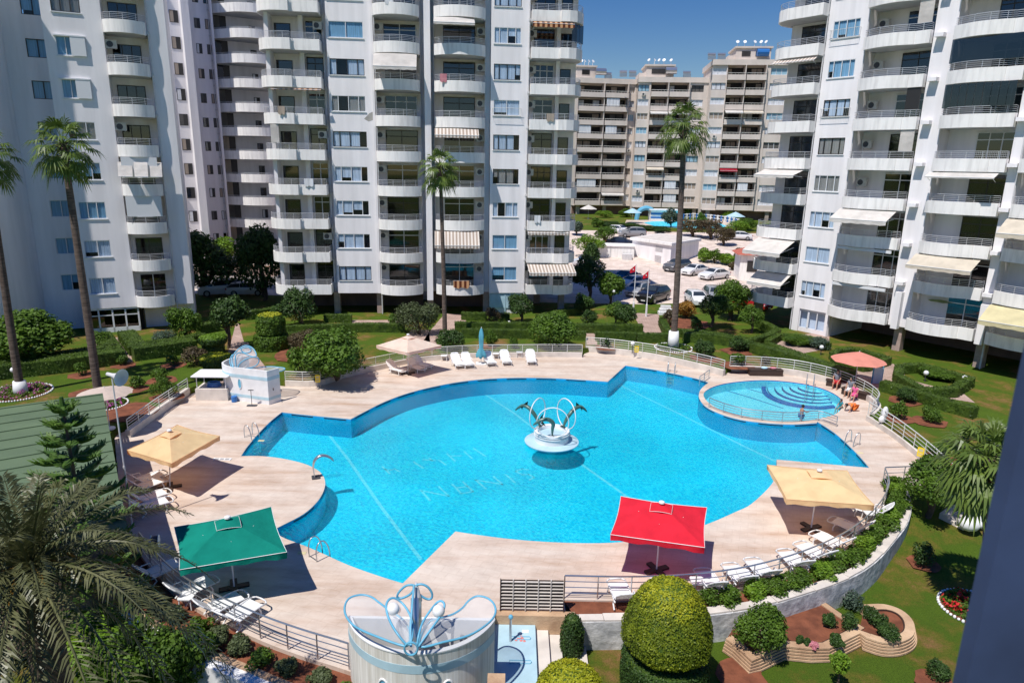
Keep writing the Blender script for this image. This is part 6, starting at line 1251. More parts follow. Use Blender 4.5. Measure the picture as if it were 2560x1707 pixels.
GB = (
 (770, 868, 5.6, 3.7, 'leaf_mid', 'big light green bush left of the cream parasol', 0, 9000, .16),
 (690, 748, 4.2, 3.6, 'leaf_dark', 'dark round bush against the left pillars of the middle tower', 0.2, 5000, .13),
 (427, 780, 2.9, 2.9, 'leaf_mid', 'fresh green bush at the right foot of the left tower', .2, 3600, .12),
 (525, 800, 3.3, 4.6, 'leaf_dark', 'tall dark tree by the brick path behind the far booth', 1.4, 4200, .13),
 (960, 768, 3.7, 3.1, 'leaf_olive', 'olive grey bush under the gap in the middle tower', 0, 5000, .11),
 (905, 745, 1.5, 1.0, 'leaf_mid', 'small round bush on the strip under the middle tower', 0, 1600, .09),
 (1042, 805, 2.6, 2.0, 'leaf_dark', 'dark round bush at the foot of the middle palm', 0, 3600, .10),
 (1268, 797, 4.9, 3.2, 'leaf_mid', 'wide bright bush behind the right end of the back loungers', 0, 8000, .14),
 (1196, 742, 3.3, 2.9, 'leaf_dark', 'dark small tree in front of the glazed ground floor', .7, 4200, .12),
 (1133, 745, 1.6, 1.9, 'leaf_red', 'thin rose bush on the strip left of the dark small tree', 0, 1400, .08),
 (1128, 796, 1.1, 1.4, 'leaf_mid', 'thin bush right of the folded parasol', 0, 1000, .07),
 (1178, 800, .9, 1.0, 'leaf_mid', 'tiny bush on the lawn behind the back loungers', 0, 900, .07),
 (1400, 702, 3.4, 4.0, 'leaf_mid', 'leafy tree left of the red flags', .8, 4600, .15),
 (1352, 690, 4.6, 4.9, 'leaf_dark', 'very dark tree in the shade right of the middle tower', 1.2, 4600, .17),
 (1412, 748, 2.2, 2.4, 'leaf_mid', 'small tree in the round bed left of the flagpoles', .7, 2600, .10),
 (1436, 752, 2.8, 2.6, 'leaf_dark', 'bushy tree right in front of the flagpoles', .3, 3600, .11),
 (1350, 745, 2.0, 1.4, 'leaf_dark', 'low dark bush left of the round bed', 0, 2000, .09),
 (1340, 720, 2.4, 2.2, 'leaf_dark', 'dark bush behind the round bed at the tower corner', 0, 2400, .12),
 (1675, 735, 4.3, 4.2, 'leaf_mid', 'big dense round tree between the grey and red cars', .5, 7000, .13),
 (1633, 752, 3.5, 3.3, 'leaf_dark', 'round headed small tree in the hedged garden right of the tall palm', 1.0, 4200, .11),
 (1575, 730, 2.7, 2.0, 'leaf_orange', 'orange leaved bush behind the tall palm', 0, 2600, .12),
 (1538, 748, 1.5, 1.6, 'leaf_red', 'reddish small bush left of the orange one', 0, 1400, .09),
 (1725, 765, 2.4, 2.7, 'leaf_mid', 'small round tree left of the right tower entrance', .7, 3200, .09),
 (1598, 762, 1.3, 1.5, 'leaf_dark', 'dark rose bush near the round headed tree', 0, 1300, .08),
 (1390, 797, 1.4, 1.0, 'leaf_dark', 'low rose on the lawn left of the lamp', 0, 1500, .08),
 (1617, 822, 2.0, 1.6, 'leaf_dark', 'dark shrub at the railing right of the palm bed', 0, 2400, .09),
 (1694, 806, 1.7, 1.3, 'leaf_dark', 'shrub in a round soil bed by the long curved hedge', 0, 1800, .08),
 (1692, 838, 1.6, 1.1, 'leaf_mid', 'shrub right above the bend of the railing', 0, 1600, .08),
 (1760, 838, .9, .9, 'leaf_red', 'thin rose behind the dark storage bench', 0, 700, .06),
 (1830, 792, 3.0, 1.0, 'leaf_mid', 'low loose bush inside the hedge bed by the tower entrance', 0, 2600, .10),
 (1880, 800, 2.4, 1.1, 'leaf_grey', 'grey low bush inside the same hedge bed', 0, 2000, .09),
 (2150, 868, 2.6, .8, 'leaf_mid', 'low plants inside the far right hedge bed', 0, 2000, .09),
 (60, 838, 7.5, 4.2, 'leaf_mid', 'large bright bush at the foot of the left tower', .2, 9000, .19),
 (232, 800, 2.0, 1.5, 'leaf_mid', 'small bush behind the second palm trunk', 0, 1600, .10),
 (376, 784, 2.4, 1.0, 'leaf_grey', 'low grey green bush by the left tower wall', 0, 1700, .09),
 (188, 862, 1.1, 1.0, 'leaf_mid', 'rose in red soil nearest the left palm', 0, 900, .07),
 (283, 838, .9, .8, 'leaf_mid', 'rose in red soil by the first brick path', 0, 700, .07),
 (370, 872, 1.2, .9, 'leaf_mid', 'rose in red soil in the middle of the left lawn', 0, 900, .07),
 (398, 838, 1.1, .8, 'leaf_mid', 'rose in red soil near the right end of the left hedge', 0, 900, .07),
 (313, 892, 1.0, .9, 'leaf_mid', 'rose in red soil under the loudspeaker horn', 0, 800, .06),
 (380, 912, 1.4, 1.5, 'leaf_mid', 'thin tall rose in front of the drink counter', 0, 900, .06),
 (450, 838, 2.0, 1.6, 'leaf_red', 'flowering rose bed with rounded brick edge', 0, 1800, .09),
 (700, 812, 3.0, 2.2, 'leaf_red', 'red flowering bush left of the big light green bush', 0, 2600, .10),
 (690, 862, 2.3, 2.2, 'leaf_mid', 'spiky green plant at the railing corner by the far booth', 0, 1900, .13),
 (606, 690, 6.8, 8.8, 'leaf_dark', 'tall dark tree between the left and middle towers', .4, 6500, .21),
 (470, 680, 9.0, 7.6, 'leaf_dark', 'dark tree right beside the left tower', .5, 6000, .24),
 (517, 618, 4.2, 4.4, 'leaf_lite', 'small light tree by the sunny wall of the rear road', 1.2, 3000, .2),
 (2063, 962, 1.25, 1.15, 'leaf_mid', 'rose in red soil beside the white bag on the right lawn', 0, 2000, .07),
 (2077, 922, 1.4, 1.15, 'leaf_dark', 'rose in red soil right of the notice stand', 0, 2000, .07),
 (2138, 970, 1.3, 1.0, 'leaf_mid', 'yellow flecked rose in red soil left of the fan palm', 0, 1700, .07),
 (2157, 1052, 1.1, .8, 'leaf_dark', 'small rose in red soil beside the railing sign', 0, 900, .06),
)
for x, y, w, h, kd, l, tr, n, lf in GB: bush(x, y, w, h, kd, l, 'tree' if (tr >= .5) else 'shrub', trunk=tr, n=n, leaf=lf, name='small_tree' if tr >= .5 else 'shrub')
for x, y, r in ((188, 862, .9), (283, 840, .8), (370, 874, 1.0), (398, 840, .9), (313, 894, .8), (380, 914, 1.0), (1390, 799, .9), (1694, 808, 1.3), (1692, 840, 1.2), (1617, 824, 1.2), (2063, 962, .85), (2077, 922, .95), (2138, 970, .95), (2157, 1054, .8), (200, 905, 1.0), (1575, 745, 2.4), (700, 815, 2.2), (1105 + 18, 797, .6), (290, 948, 1.6)):
    disc(V(x, y, .35), r)
# near right lawn
bush(2130, 1188, 3.3, 3.0, 'leaf_mid', 'large round tree beside the right end of the planted strip', 'tree', trunk=.7, n=9000, leaf=.12, z=-.35, name='small_tree')
bush(2236, 1178, 2.6, 3.0, 'leaf_mid', 'small tree at the head of the right garden steps', 'tree', trunk=.7, n=4200, leaf=.11, z=-.3, name='small_tree')
bush(2122, 1300, 1.1, 1.1, 'leaf_dark', 'dark shrub alone on the lower right lawn', n=2200, leaf=.06, z=-.9)
bush(1745, 1490, 2.0, 1.75, 'leaf_mid', 'big feathery bush in the left corner of the red soil bed', n=9000, leaf=.07, z=-.64)
for x, y, w, h, l in ((1903, 1437, .62, .55, 'left one of two round bushes in the middle of the red soil bed'), (1947, 1443, .66, .62, 'right one of two round bushes in the middle of the red soil bed'), (1921, 1485, .5, .5, 'round bush at the stone edge of the red soil bed'),
    (1998, 1420, .6, .55, 'bush at the neck between the two red soil beds'), (2010, 1436, .75, .6, 'left bush inside the rounded stone bed'), (2040, 1462, .95, .6, 'right bush inside the rounded stone bed'), (1835, 1478, .3, .35, 'smallest green tuft in the red soil bed'), (1852, 1482, .28, .3, 'green tuft beside the pink flower'), (1955, 1395, .95, .8, 'silver green bush outside the bed corner'),
    (2150, 1560, .9, .7, 'rose with pale flowers at the bottom right'), (1868, 1488, .34, .25, 'low pink flower in the red soil bed')):
    bush(x, y, w, h, 'pinkflower' if 'pink flower in' in l else ('leaf_grey' if 'silver' in l else 'leaf_dark'), l, n=1500, leaf=.045, z=-.64 if x < 2100 and x != 1955 else -1.05, group='small bushes on the lower lawn')
bush(1920, 1590, .7, 1.5, 'leaf_lite', 'thin young tree with one orange fruit below the stone bed', 'tree', trunk=.7, n=900, leaf=.06, z=-1.05, name='small_tree', seed=9)
tag(MB().sphere((0, 0, 0), .045, 8, 6).build('orange_fruit', M['leaf_orange'], loc=V(1901, 1495, .1)), 'single orange fruit on the thin young tree', 'fruit') if False else None
# planted strip at lower right: separate bushes in a row
row = resample(outer, .80)
i = 0
side = []
for q in row:
    k = min(range(len(rb)), key=lambda j: (rb[j] - q).length); m_ = q.lerp(rb[k], .42); side.append(m_)
ORD = 'first second third fourth fifth sixth seventh eighth ninth tenth eleventh twelfth thirteenth fourteenth fifteenth sixteenth seventeenth eighteenth nineteenth twentieth twenty-first twenty-second twenty-third twenty-fourth twenty-fifth twenty-sixth twenty-seventh twenty-eighth twenty-ninth thirtieth'.split(); cnt_ = [0, 0]
for i, q in enumerate(side):
    if i < 1: continue
    if 3.1 < q.x < 3.9: continue
    w = nr.uniform(.85, 1.15) if q.x > 5 else .62; h = nr.uniform(.62, .85) if q.x > 5 else .6
    cnt_[0] += 1
    bush(0, 0, w, h, 'leaf_mid' if i % 4 else 'leaf_lite', '%s leafy plant counted from the screen in the lower right strip' % ORD[cnt_[0] - 1], 'plant', 'plants in the lower right strip', n=2200, leaf=.065, z=-.08, world=Vector((q.x, q.y, 0)), name='strip_plant')
lrow = resample([p for p in lout], 1.0)
for i, q in enumerate(lrow[3:], 3):
    k = min(range(len(lb)), key=lambda j: (lb[j] - q).length); m_ = q.lerp(lb[k], .45)
    cnt_[1] += 1
    bush(0, 0, nr.uniform(.7, .95), nr.uniform(.5, .8), 'leaf_olive' if i % 3 else 'leaf_mid', '%s leafy plant counted from the left in the lower left flower strip' % ORD[cnt_[1] - 1], 'plant', 'plants in the lower left strip', n=1800, leaf=.06, z=-.15, world=Vector((m_.x, m_.y, 0)), name='strip_plant')
# flower beds: leaves and petals in one crown
def flowerbed(p, r, h, petals, label, ring='shells', n=2600, z=None, petal_share=.3, leaf='leaf_mid', sx=1.0, size=.085, rz=0):
    T = empty('flower_bed', (p.x, p.y, gz(p) if z is None else z), rz, label, 'flower bed', 'flower beds')
    a = nr.uniform(0, 6.283, n); rr = np.sqrt(nr.uniform(0, 1, n)) * r * .93; zz = h * nr.uniform(.15, 1, n) * (1 - .5 * (rr / r) ** 2) * (0.7 + .3 * np.sin(a * 5 + rr * 6))
    pts = np.stack([rr * np.cos(a) * sx, rr * np.sin(a), zz], 1); up = np.tile([0, 0, 1.0], (n, 1)); mi = np.zeros(n)
    top = zz > h * .45 * (1 - .5 * (rr / r) ** 2); cl = np.sin(pts[:, 0] * 7 + 1) * np.sin(pts[:, 1] * 6 + 2) > -.1; mi[(nr.uniform(0, 1, n) < petal_share * 2) & top & cl] = 1
    me = leaves_mesh('plants', pts, up, size, None, mats=[M[leaf], M[petals]], midx=mi); o = bpy.data.objects.new('plants', me); COL.objects.link(o); o.parent = T
    b = MB(); b.lathe([(r, .0), (r, .05), (.02, .07)], 24); o = b.build('soil', M['soil'], T); o.scale = (sx, 1, 1)
    if ring:
        b = MB(); m_ = int(r * 2 * math.pi / .14)
        for k in range(m_): t = 2 * math.pi * k / m_; b.sphere((r * 1.03 * math.cos(t) * sx, r * 1.03 * math.sin(t), .05), .06, 6, 4, (1, 1, .9 + .4 * (k % 2)))
        b.build('edging', M['white'], T, smooth='all')
    return T
flowerbed(V(48, 905, .35) + Vector((-.3, .2, 0)), 1.75, .45, 'magenta', 'round bed of pink flowers edged with white shells round the leftmost palm')
flowerbed(V(240, 930, .35), 1.2, .4, 'magenta', 'bed of pink flowers round the second palm behind the pale parasol')
flowerbed(V(1547, 800, .35), 1.45, .35, 'leaf_lite', 'round bed edged with white scallops under the tallest palm', leaf='leaf_dark')
flowerbed(V(2240, 1400, -1.05), 1.15, .4, 'redflower', 'bed of red and pink flowers with white edging at the right', z=-1.05)
flowerbed(V(585, 1560, -1.0) , 1.1, .75, 'magenta', 'mass of magenta flowers below the low white wall', ring=None, sx=1.5, rz=R(-28), z=-1.05, n=3200)
flowerbed(V(475, 1530, -1.0), .8, .7, 'magenta', 'second mass of magenta flowers beside the leafy bushes', ring=None, z=-1.05, n=2000)
# palms
def fan_frond(b, L_, ang, az, droop, blades=15, bl=.75, w=.045):
    """petiole + folded fan of blades; b collects quads"""
    d = Vector((math.cos(az), math.sin(az), 0)); P = []
    for i in range(5): t = i / 4; P.append(d * (L_ * t * math.cos(ang)) + Vector((0, 0, L_ * t * math.sin(ang) - droop * L_ * t * t)))
    b.tube(P, [.03, .026, .022, .02, .016], 4, caps=False)
    tip = P[-1]; t = (P[-1] - P[-2]).normalized(); s = t.cross(Vector((0, 0, 1))).normalized(); u = s.cross(t)
    for k in range(blades):
        f = (k / (blades - 1) - .5) * 2; a = f * 1.75; dr = t * math.cos(a) + s * math.sin(a); l = bl * (1 - .25 * abs(f)) * random.uniform(.85, 1.1)
        m1 = tip + dr * l * .55 + u * .05 * (1 if k % 2 else -1) * .5; e = tip + dr * l - Vector((0, 0, l * .38 * random.uniform(.5, 1.6))); q = dr.cross(u).normalized() * w * (1.2)
        b.add([tip, m1 - q, e, m1 + q], [(0, 1, 2, 3)]); 
def palm(base, head, label, n=34, bl=.85, tr=.19, white=.9, lean=None, z0=.3, L_=1.15):
    T = empty('fan_palm', (base.x, base.y, z0), 0, label, 'palm tree', 'tall fan palms'); top = Vector((head.x - base.x, head.y - base.y, head.z - z0))
    b = MB(); P = cat([(0, 0, -.2), top * .3 + Vector((top.x * -.12, 0, 0)), top * .65 + Vector((top.x * -.08, 0, 0)), top], 8)
    m_ = len(P); b.tube(P, [tr * (1.45 if i == 0 else 1.25 if i == 1 else 1.0 - .35 * i / m_) * (1 + .03 * (i % 2)) for i in range(m_)], 12); b.build('trunk', M['bark'], T, smooth='all')
    if white: q = [p for p in P if p.z < white + .8]; b = MB(); b.tube([Vector((0, 0, 0)), P[1].lerp(P[0], .0) * (white / max(P[1].z, .1)) if P[1].z > 0 else Vector((0, 0, white))], [tr * 1.75, tr * 1.42], 14); b.build('white_painted_foot', M['white'], T, smooth='all')
    c = MB()
    for i in range(n):
        f = i / n; ang = R(82 - 135 * f ** .8); az = i * 2.399 + random.uniform(-.2, .2); fan_frond(c, L_ * random.uniform(.85, 1.15), ang, az, .15 + .35 * f, 17, bl * random.uniform(.9, 1.1))
    o = c.build('crown', M['palm_fan'], T); o.location = top
    b = MB()
    for i in range(26): az = i * 2.399; r_ = tr * .9; b.tube([top + Vector((r_ * .5 * math.cos(az), r_ * .5 * math.sin(az), -.1 - .035 * i)), top + Vector((r_ * 1.6 * math.cos(az), r_ * 1.6 * math.sin(az), .12 - .035 * i))], [.05, .03], 4)
    b.build('old_leaf_bases', M['bark2'], T)
    return T
def hp(x, y, base): return VY(x, y, base.y)
bp = V(48, 905, .35); palm(bp, hp(-34, 350, bp), 'leftmost tall fan palm cut off by the left edge of the photo', tr=.24)
bp = V(229, 925, .35); palm(bp, hp(144, 330, bp), 'tall fan palm in front of the left tower', tr=.24)
bp = V(1022, 775, .35); palm(bp, hp(1011, 382, bp), 'fan palm in front of the middle tower', n=32, white=.5, tr=.2)
bp = V(1546, 800, .35); palm(bp, hp(1572, 287, bp), 'tallest fan palm rising between the middle and right towers', n=40, bl=1.0, tr=.27, white=1.5, L_=1.35)
# low fan palm at right
if 0: p = VY(2282, 1075, 23.5); T = empty('low_fan_palm', (p.x, p.y, -.8), 0, 'low wide fan palm half hidden by the blue upright', 'palm tree'); b = MB().tube([(0, 0, 0), (0, 0, p.z + .8)], [.3, .22], 10); b.build('trunk', M['bark'], T)
bp = V(2262, 1425, -1.05); palm(bp, hp(2268, 1050, bp), 'low fan palm with a white painted foot half hidden by the blue upright', n=44, tr=.24, white=1.3, z0=-1.05, bl=.85, L_=1.0)
# date palm, bottom left
dp = VY(70, 1300, 12.6); T = empty('date_palm', (dp.x, dp.y, -1.05), 0, 'large date palm with grey green feather leaves at the bottom left', 'palm tree')
MB().tube([(0, 0, 0), (.05, 0, 3), (0, 0, dp.z + 1.05)], [.42, .38, .34], 12).build('trunk', M['bark'], T)
c = MB(); zc = dp.z + 1.05
def feather(c, az, el, L_, droop, nl=46, ll=.48):
    d = Vector((math.cos(az), math.sin(az), 0)); P = []
    m_ = 14
    for i in range(m_ + 1): t = i / m_; P.append(Vector((0, 0, zc)) + d * (L_ * (t * math.cos(el)) * (1 - .12 * t * t)) + Vector((0, 0, L_ * (t * math.sin(el) - droop * t * t))))
    c.cur = 0; c.tube(P, [.045 * (1 - .85 * i / m_) for i in range(m_ + 1)], 4, caps=False)
    for k in range(nl):
        t = .12 + .86 * k / nl; i = t * m_; a = P[int(i)].lerp(P[min(int(i) + 1, m_)], i % 1); tg = (P[min(int(i) + 1, m_)] - P[int(i)]).normalized(); s = tg.cross(Vector((0, 0, 1))).normalized(); u = s.cross(tg)
        l = ll * math.sin(math.pi * min(.97, .12 + t * .85)) ** .6 * random.uniform(.85, 1.1)
        for sg in (-1, 1):
            dd = (s * sg * random.uniform(.55, .95) + tg * random.uniform(.45, .85) + u * random.uniform(-.1, .4)).normalized(); e = a + dd * l - Vector((0, 0, random.uniform(.12, .5) * l)); q = dd.cross(u).normalized() * .016
            c.add([a - q, a + dd * l * .5 - q * 1.3, e, a + dd * l * .5 + q * 1.3], [(0, 1, 2, 3)])
for i in range(58):
    f = i / 58; feather(c, i * 2.399 + random.uniform(-.15, .15), R(78 - 108 * f ** .85), random.uniform(3.3, 4.4) * (.72 + .28 * min(1, f * 3)), .30 + .50 * f)
c.build('crown', M['palm_date'], T)
b = MB()
for i in range(9): az = i * .7; b.tube(cat([(0, 0, zc - .1), (.5 * math.cos(az), .5 * math.sin(az), zc + .15), (1.0 * math.cos(az), 1.0 * math.sin(az), zc - .35)], 3), .035, 4)
b.build('fruit_stalks', M['leaf_orange'], T)
# araucaria
ap = VY(200, 1150, 19.2); at_ = VY(176, 932, 19.2).z + 1.05; T = empty('araucaria', (VY(200, 1250, 19.2).x + .0, 19.2, -1.05), 0, 'dark green araucaria with tiered branches in front of the green roof', 'tree')
b = MB(); b.tube([(0, 0, 0), (-.05, 0, at_ * .5), (-.1, 0, at_)], [.12, .08, .03], 8); b.build('trunk', M['bark2'], T); c = MB()
tier = 0; zt = at_ - .1; rad = .35
c.tube([(-.1, 0, at_ - .3), (-.1, 0, at_ + .28)], [.13, .05], 8)
while zt > 1.0:
    nb = 6; off = random.uniform(0, 1)
    for i in range(nb):
        az = 2 * math.pi * (i + off) / nb; d = Vector((math.cos(az), math.sin(az), 0)); L_ = rad * random.uniform(.85, 1.1)
        P = [Vector((-.08, 0, zt)) + d * L_ * t + Vector((0, 0, L_ * (.02 * t + .16 * t * t))) for t in (0, .25, .5, .75, 1)]
        c.tube(P, [.05, .10, .12, .10, .03], 6)
        for k in range(int(26 * L_ + 10)):
            t = .12 + .86 * random.random(); q = P[0].lerp(P[4], t) + Vector((0, 0, -.06 * math.sin(math.pi * t) * L_)); s = d.cross(Vector((0, 0, 1)));
            for sg in (-1, 1): e = q + (s * sg * random.uniform(.10, .24) + d * .14 + Vector((0, 0, random.uniform(.05, .2)))); ww = d * .028; c.add([q - ww, e - ww * .6, e + ww * .6, q + ww], [(0, 1, 2, 3)])
    zt -= .50 + .04 * tier; rad = min(1.55, rad + .20); tier += 1
c.build('crown', M['pine'], T)
# bushes at the bottom left
for x, y, w, h, l, zz in ((300, 1600, 2.3, 2.6, 'bright leafy bush left of the two at the bottom left', -1.05), (425, 1580, 2.3, 2.5, 'bright leafy bush beside the magenta flowers', -1.05)):
    bush(x, y, w, h, 'leaf_mid', l, n=9000, leaf=.08, world=V(x, y, -1.05), z=zz, lumps=14)
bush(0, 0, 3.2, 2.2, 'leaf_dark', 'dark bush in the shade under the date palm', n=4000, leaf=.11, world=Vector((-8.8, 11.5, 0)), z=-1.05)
bush(0, 0, 2.4, 1.6, 'leaf_lite', 'yellowish low cycad under the date palm', n=1800, leaf=.14, world=V(240, 1480, -.6), z=-1.05)
# clipped topiaries
def topiary(p, prof, kind, label, z=None, n=9000, leaf=.05, top=None, cut=None, two=None, low=None):
    z = gz(p) if z is None else z; T = empty('topiary', (p.x, p.y, z), 0, label, 'topiary', 'clipped topiaries')
    b = MB().lathe([(max(.02, r - .05), h) for r, h in prof], 26); b.build('core', M['hedge'], T)
    seg = [(prof[i], prof[i + 1]) for i in range(len(prof) - 1)]; ar = np.array([(a[0] + c[0]) * math.hypot(a[0] - c[0], a[1] - c[1]) + 1e-4 for a, c in seg]); k = nr.choice(len(seg), n, p=ar / ar.sum()); t = nr.uniform(0, 1, n)
    r0 = np.array([s[0][0] for s in seg])[k]; r1 = np.array([s[1][0] for s in seg])[k]; z0 = np.array([s[0][1] for s in seg])[k]; z1 = np.array([s[1][1] for s in seg])[k]
    r = r0 + (r1 - r0) * t; zz = z0 + (z1 - z0) * t; a = nr.uniform(0, 6.283, n); nx = (z1 - z0); nz = -(r1 - r0); ln = np.hypot(nx, nz) + 1e-6; nx /= ln; nz /= ln
    rr = r * (1 + .018 * np.sin(a * 5 + zz * 3) + .015 * np.sin(a * 11 - zz * 7)) + nr.uniform(-.05, .04, n); pts = np.stack([rr * np.cos(a), rr * np.sin(a), zz + nr.uniform(-.02, .02, n)], 1); N3 = np.stack([nx * np.cos(a), nx * np.sin(a), nz], 1)
    mi = np.zeros(n); 
    if cut is not None: mi[zz > cut + nr.normal(0, (prof[-1][1] - cut) * .25, n)] = 1
    if low: mi[zz < low] = 2
    me = leaves_mesh('foliage', pts, N3, leaf, None, mats=[M[kind], M[top or kind], M['leaf_dark']], midx=mi, jit=.45); o = bpy.data.objects.new('foliage', me); COL.objects.link(o); o.parent = T
    return T
tp = VY(1530, 1590, 17.6); tp = Vector((VY(1532, 1450, 17.4).x, 17.4, 0))
topiary(tp, [(1.15, 0), (1.25, .3), (1.27, 1.4), (1.2, 1.54), (.8, 1.6), (.8, 1.8), (1.1, 1.84), (1.29, 2.05), (1.28, 2.45), (1.14, 2.95), (.93, 3.4), (.68, 3.72), (.38, 3.88), (.02, 3.93)], 'leaf_goldgreen', 'tall golden green topiary shaped like a bell over a drum', -1.05, 42000, .04, 'leaf_gold', 3.45, low=1.7)
t2 = Vector((VY(1310, 1560, 15.9).x, 15.9, 0)); topiary(t2, [(1.0, 0), (1.05, .5), (1.0, 1.0), (.85, 1.4), (.6, 1.68), (.3, 1.8), (.02, 1.83)], 'leaf_gold', 'golden dome topiary cut off by the bottom edge', -1.05 + .35, 16000, .045)
topiary(V(1312, 1500, -.9), [(.3, 0), (.36, .3), (.34, 1.1), (.22, 1.5), (.02, 1.6)], 'leaf_dark', 'narrow dark green cone beside the garden steps', -1.05, 4000, .045)
topiary(V(625, 800, .35), [(1.25, 0), (1.3, .7), (1.22, 1.1), (.9, 1.15), (.9, 1.3), (1.05, 1.32), (1.05, 2.3), (.85, 2.7), (.7, 2.72), (.02, 2.75)], 'leaf_mid', 'two tiered round topiary with a golden top in a brick ring', n=9000, leaf=.09, top='leaf_gold', cut=2.68)
topiary(V(500, 868, .35), [(.75, 0), (.78, .9), (.98, 1.0), (1.0, 1.45), (.9, 1.55), (.02, 1.6)], 'leaf_dark', 'dark clipped bush with a flat golden top left of the far booth', n=6000, leaf=.08, top='leaf_gold', cut=1.45)
topiary(V(492, 815, .35), [(.7, 0), (.75, .8), (.95, 1.0), (.98, 1.3), (.85, 1.45), (.02, 1.5)], 'leaf_dark', 'dark clipped bush with a flat light top behind the rose bed', n=4500, leaf=.09, top='leaf_lite', cut=1.35)
# ------------------------------------------------------------------ hedges
def hedge(pts, w, h, label, z=None, closed=False, dens=210, leaf=.062):
    P = VL(pts, .6); P = [Vector((p.x, p.y, 0)) for p in P]
    if closed: P.append(P[0].copy())
    R_ = resample(P, .5) if not closed else [q for a, c in zip(P[:-1], P[1:]) for q in resample([a, c], .6)[:-1]] + [P[-1]]
    z = .35 if z is None else z; o0 = R_[0]; b = MB().strip([q - o0 for q in R_], -w / 2, w / 2, -.1, h - .03); T = empty('hedge', (o0.x, o0.y, z), 0, label, 'hedge', 'clipped garden hedges'); b.build('core', M['hedge'], T)
    pts_ = []; nn = []
    for a, c in zip(R_[:-1], R_[1:]):
        t = c - a; l = t.length
        if l < 1e-3: continue
        t /= l; s = np.array([t.y, -t.x, 0]); n = int(l * (w + 2 * h) * dens); f = nr.uniform(0, w + 2 * h, n); u = nr.uniform(-.05, l + .05, n); base = np.array([a.x - o0.x, a.y - o0.y, 0]); q = np.zeros((n, 3)); m_ = np.zeros((n, 3))
        L_ = f < h; Rr = f > h + w; Tp = ~(L_ | Rr)
        q[L_] = (-w / 2) * s; q[L_, 2] = f[L_]; m_[L_] = -s; q[Rr] = (w / 2) * s; q[Rr, 2] = f[Rr] - h - w; m_[Rr] = s; q[Tp] = (f[Tp] - h - w / 2)[:, None] * s; q[Tp, 2] = h; m_[Tp] = [0, 0, 1]
        q += base + u[:, None] * np.array([t.x, t.y, 0]) + m_ * nr.uniform(-.04, .045, n)[:, None]; pts_.append(q); nn.append(m_)
    me = leaves_mesh('foliage', np.concatenate(pts_), np.concatenate(nn), leaf, M['hedge'], jit=.5); o = bpy.data.objects.new('foliage', me); COL.objects.link(o); o.parent = T; return T
for pts, w, h, l, c in (
    ([(-120, 872), (0, 858), (150, 842), (284, 822)], 1.5, .95, 'long dark hedge in front of the large bush at far left', 0), ([(-60, 838), (120, 826), (270, 806)], .9, .75, 'second hedge behind the long dark one at far left', 0), ([(236, 776), (262, 812)], 1.1, .75, 'short hedge left of the first brick path', 0), ([(290, 772), (318, 808)], 1.2, .75, 'short hedge right of the first brick path', 0),
    ([(306, 818), (380, 808), (448, 798)], 1.3, .95, 'thick hedge between the first path and the rose bed', 0), ([(312, 800), (390, 790), (470, 776)], .7, .65, 'thin hedge at the foot of the left tower wall', 0), ([(455, 760), (500, 752)], .8, .8, 'short hedge behind the tall dark tree', 0),
    ([(563, 728), (600, 724), (645, 716)], .7, .8, 'hedge in the shade left of the middle tower', 0), ([(648, 762), (740, 758), (840, 755), (930, 756)], .6, .75, 'upper long hedge in front of the middle tower pillars', 0), ([(650, 778), (720, 775), (760, 774)], .6, .75, 'lower hedge behind the two tiered topiary', 0), ([(1060, 728), (1118, 729)], .6, .7, 'short hedge beside the middle tower shop window', 0), ([(745, 733), (808, 733)], .6, .7, 'short hedge under the left window of the middle tower', 0),
    ([(925, 733), (990, 733)], .6, .7, 'short hedge under the gap of the middle tower', 0), ([(1135, 730), (1170, 730)], .6, .7, 'short hedge under the right window of the middle tower', 0), ([(1045, 752), (1140, 753), (1240, 754)], .7, .75, 'upper hedge behind the folded parasol', 0), ([(1060, 768), (1140, 769), (1225, 770)], .6, .75, 'lower hedge behind the folded parasol', 0),
    ([(1235, 735), (1290, 722), (1330, 715)], .6, .7, 'hedge along the corner of the middle tower', 0), ([(1315, 757), (1400, 757), (1475, 758)], .8, .75, 'upper hedge left of the central walkway', 0), ([(1318, 773), (1345, 774)], .6, .75, 'shortest hedge left of the little brick step', 0), ([(1367, 775), (1460, 777)], .6, .75, 'lower hedge left of the tall palm', 0), ([(1463, 778), (1510, 779), (1540, 779)], .6, .75, 'hedge ending at the tall palm trunk', 0),
    ([(1568, 777), (1640, 781), (1700, 792), (1722, 800)], .7, .8, 'curved hedge right of the tall palm', 0), ([(1728, 802), (1800, 822), (1880, 845), (1960, 868)], .7, .8, 'long slanting hedge ending near the pink parasol', 0), ([(1520, 740), (1532, 766), (1600, 769), (1660, 778), (1722, 790), (1765, 778), (1785, 766), (1760, 752), (1718, 735), (1702, 722)], .6, .7, 'hedge surrounding the garden with the round headed tree', 0),
    ([(1762, 790), (1790, 774), (1850, 784), (1905, 798)], .5, .6, 'far side hedge of the bed under the right tower entrance', 0), ([(1765, 796), (1830, 818), (1880, 838), (1910, 846)], .55, .6, 'near side hedge of the bed under the right tower entrance', 0), ([(1912, 820), (1925, 812), (1962, 808), (2040, 830), (1985, 846), (1912, 826)], .5, .6, 'three cornered hedge bed above the pink parasol', 0),
    ([(2065, 850), (2112, 846), (2228, 878), (2190, 902), (2120, 905), (2062, 872)], .6, .65, 'six sided hedge bed beside the right tower pillars', 1), ([(2025, 888), (2100, 910), (2180, 935), (2240, 952)], .6, .7, 'hedge running right from the notice stand', 0)):
    hedge(pts, w, h, l, closed=bool(c))
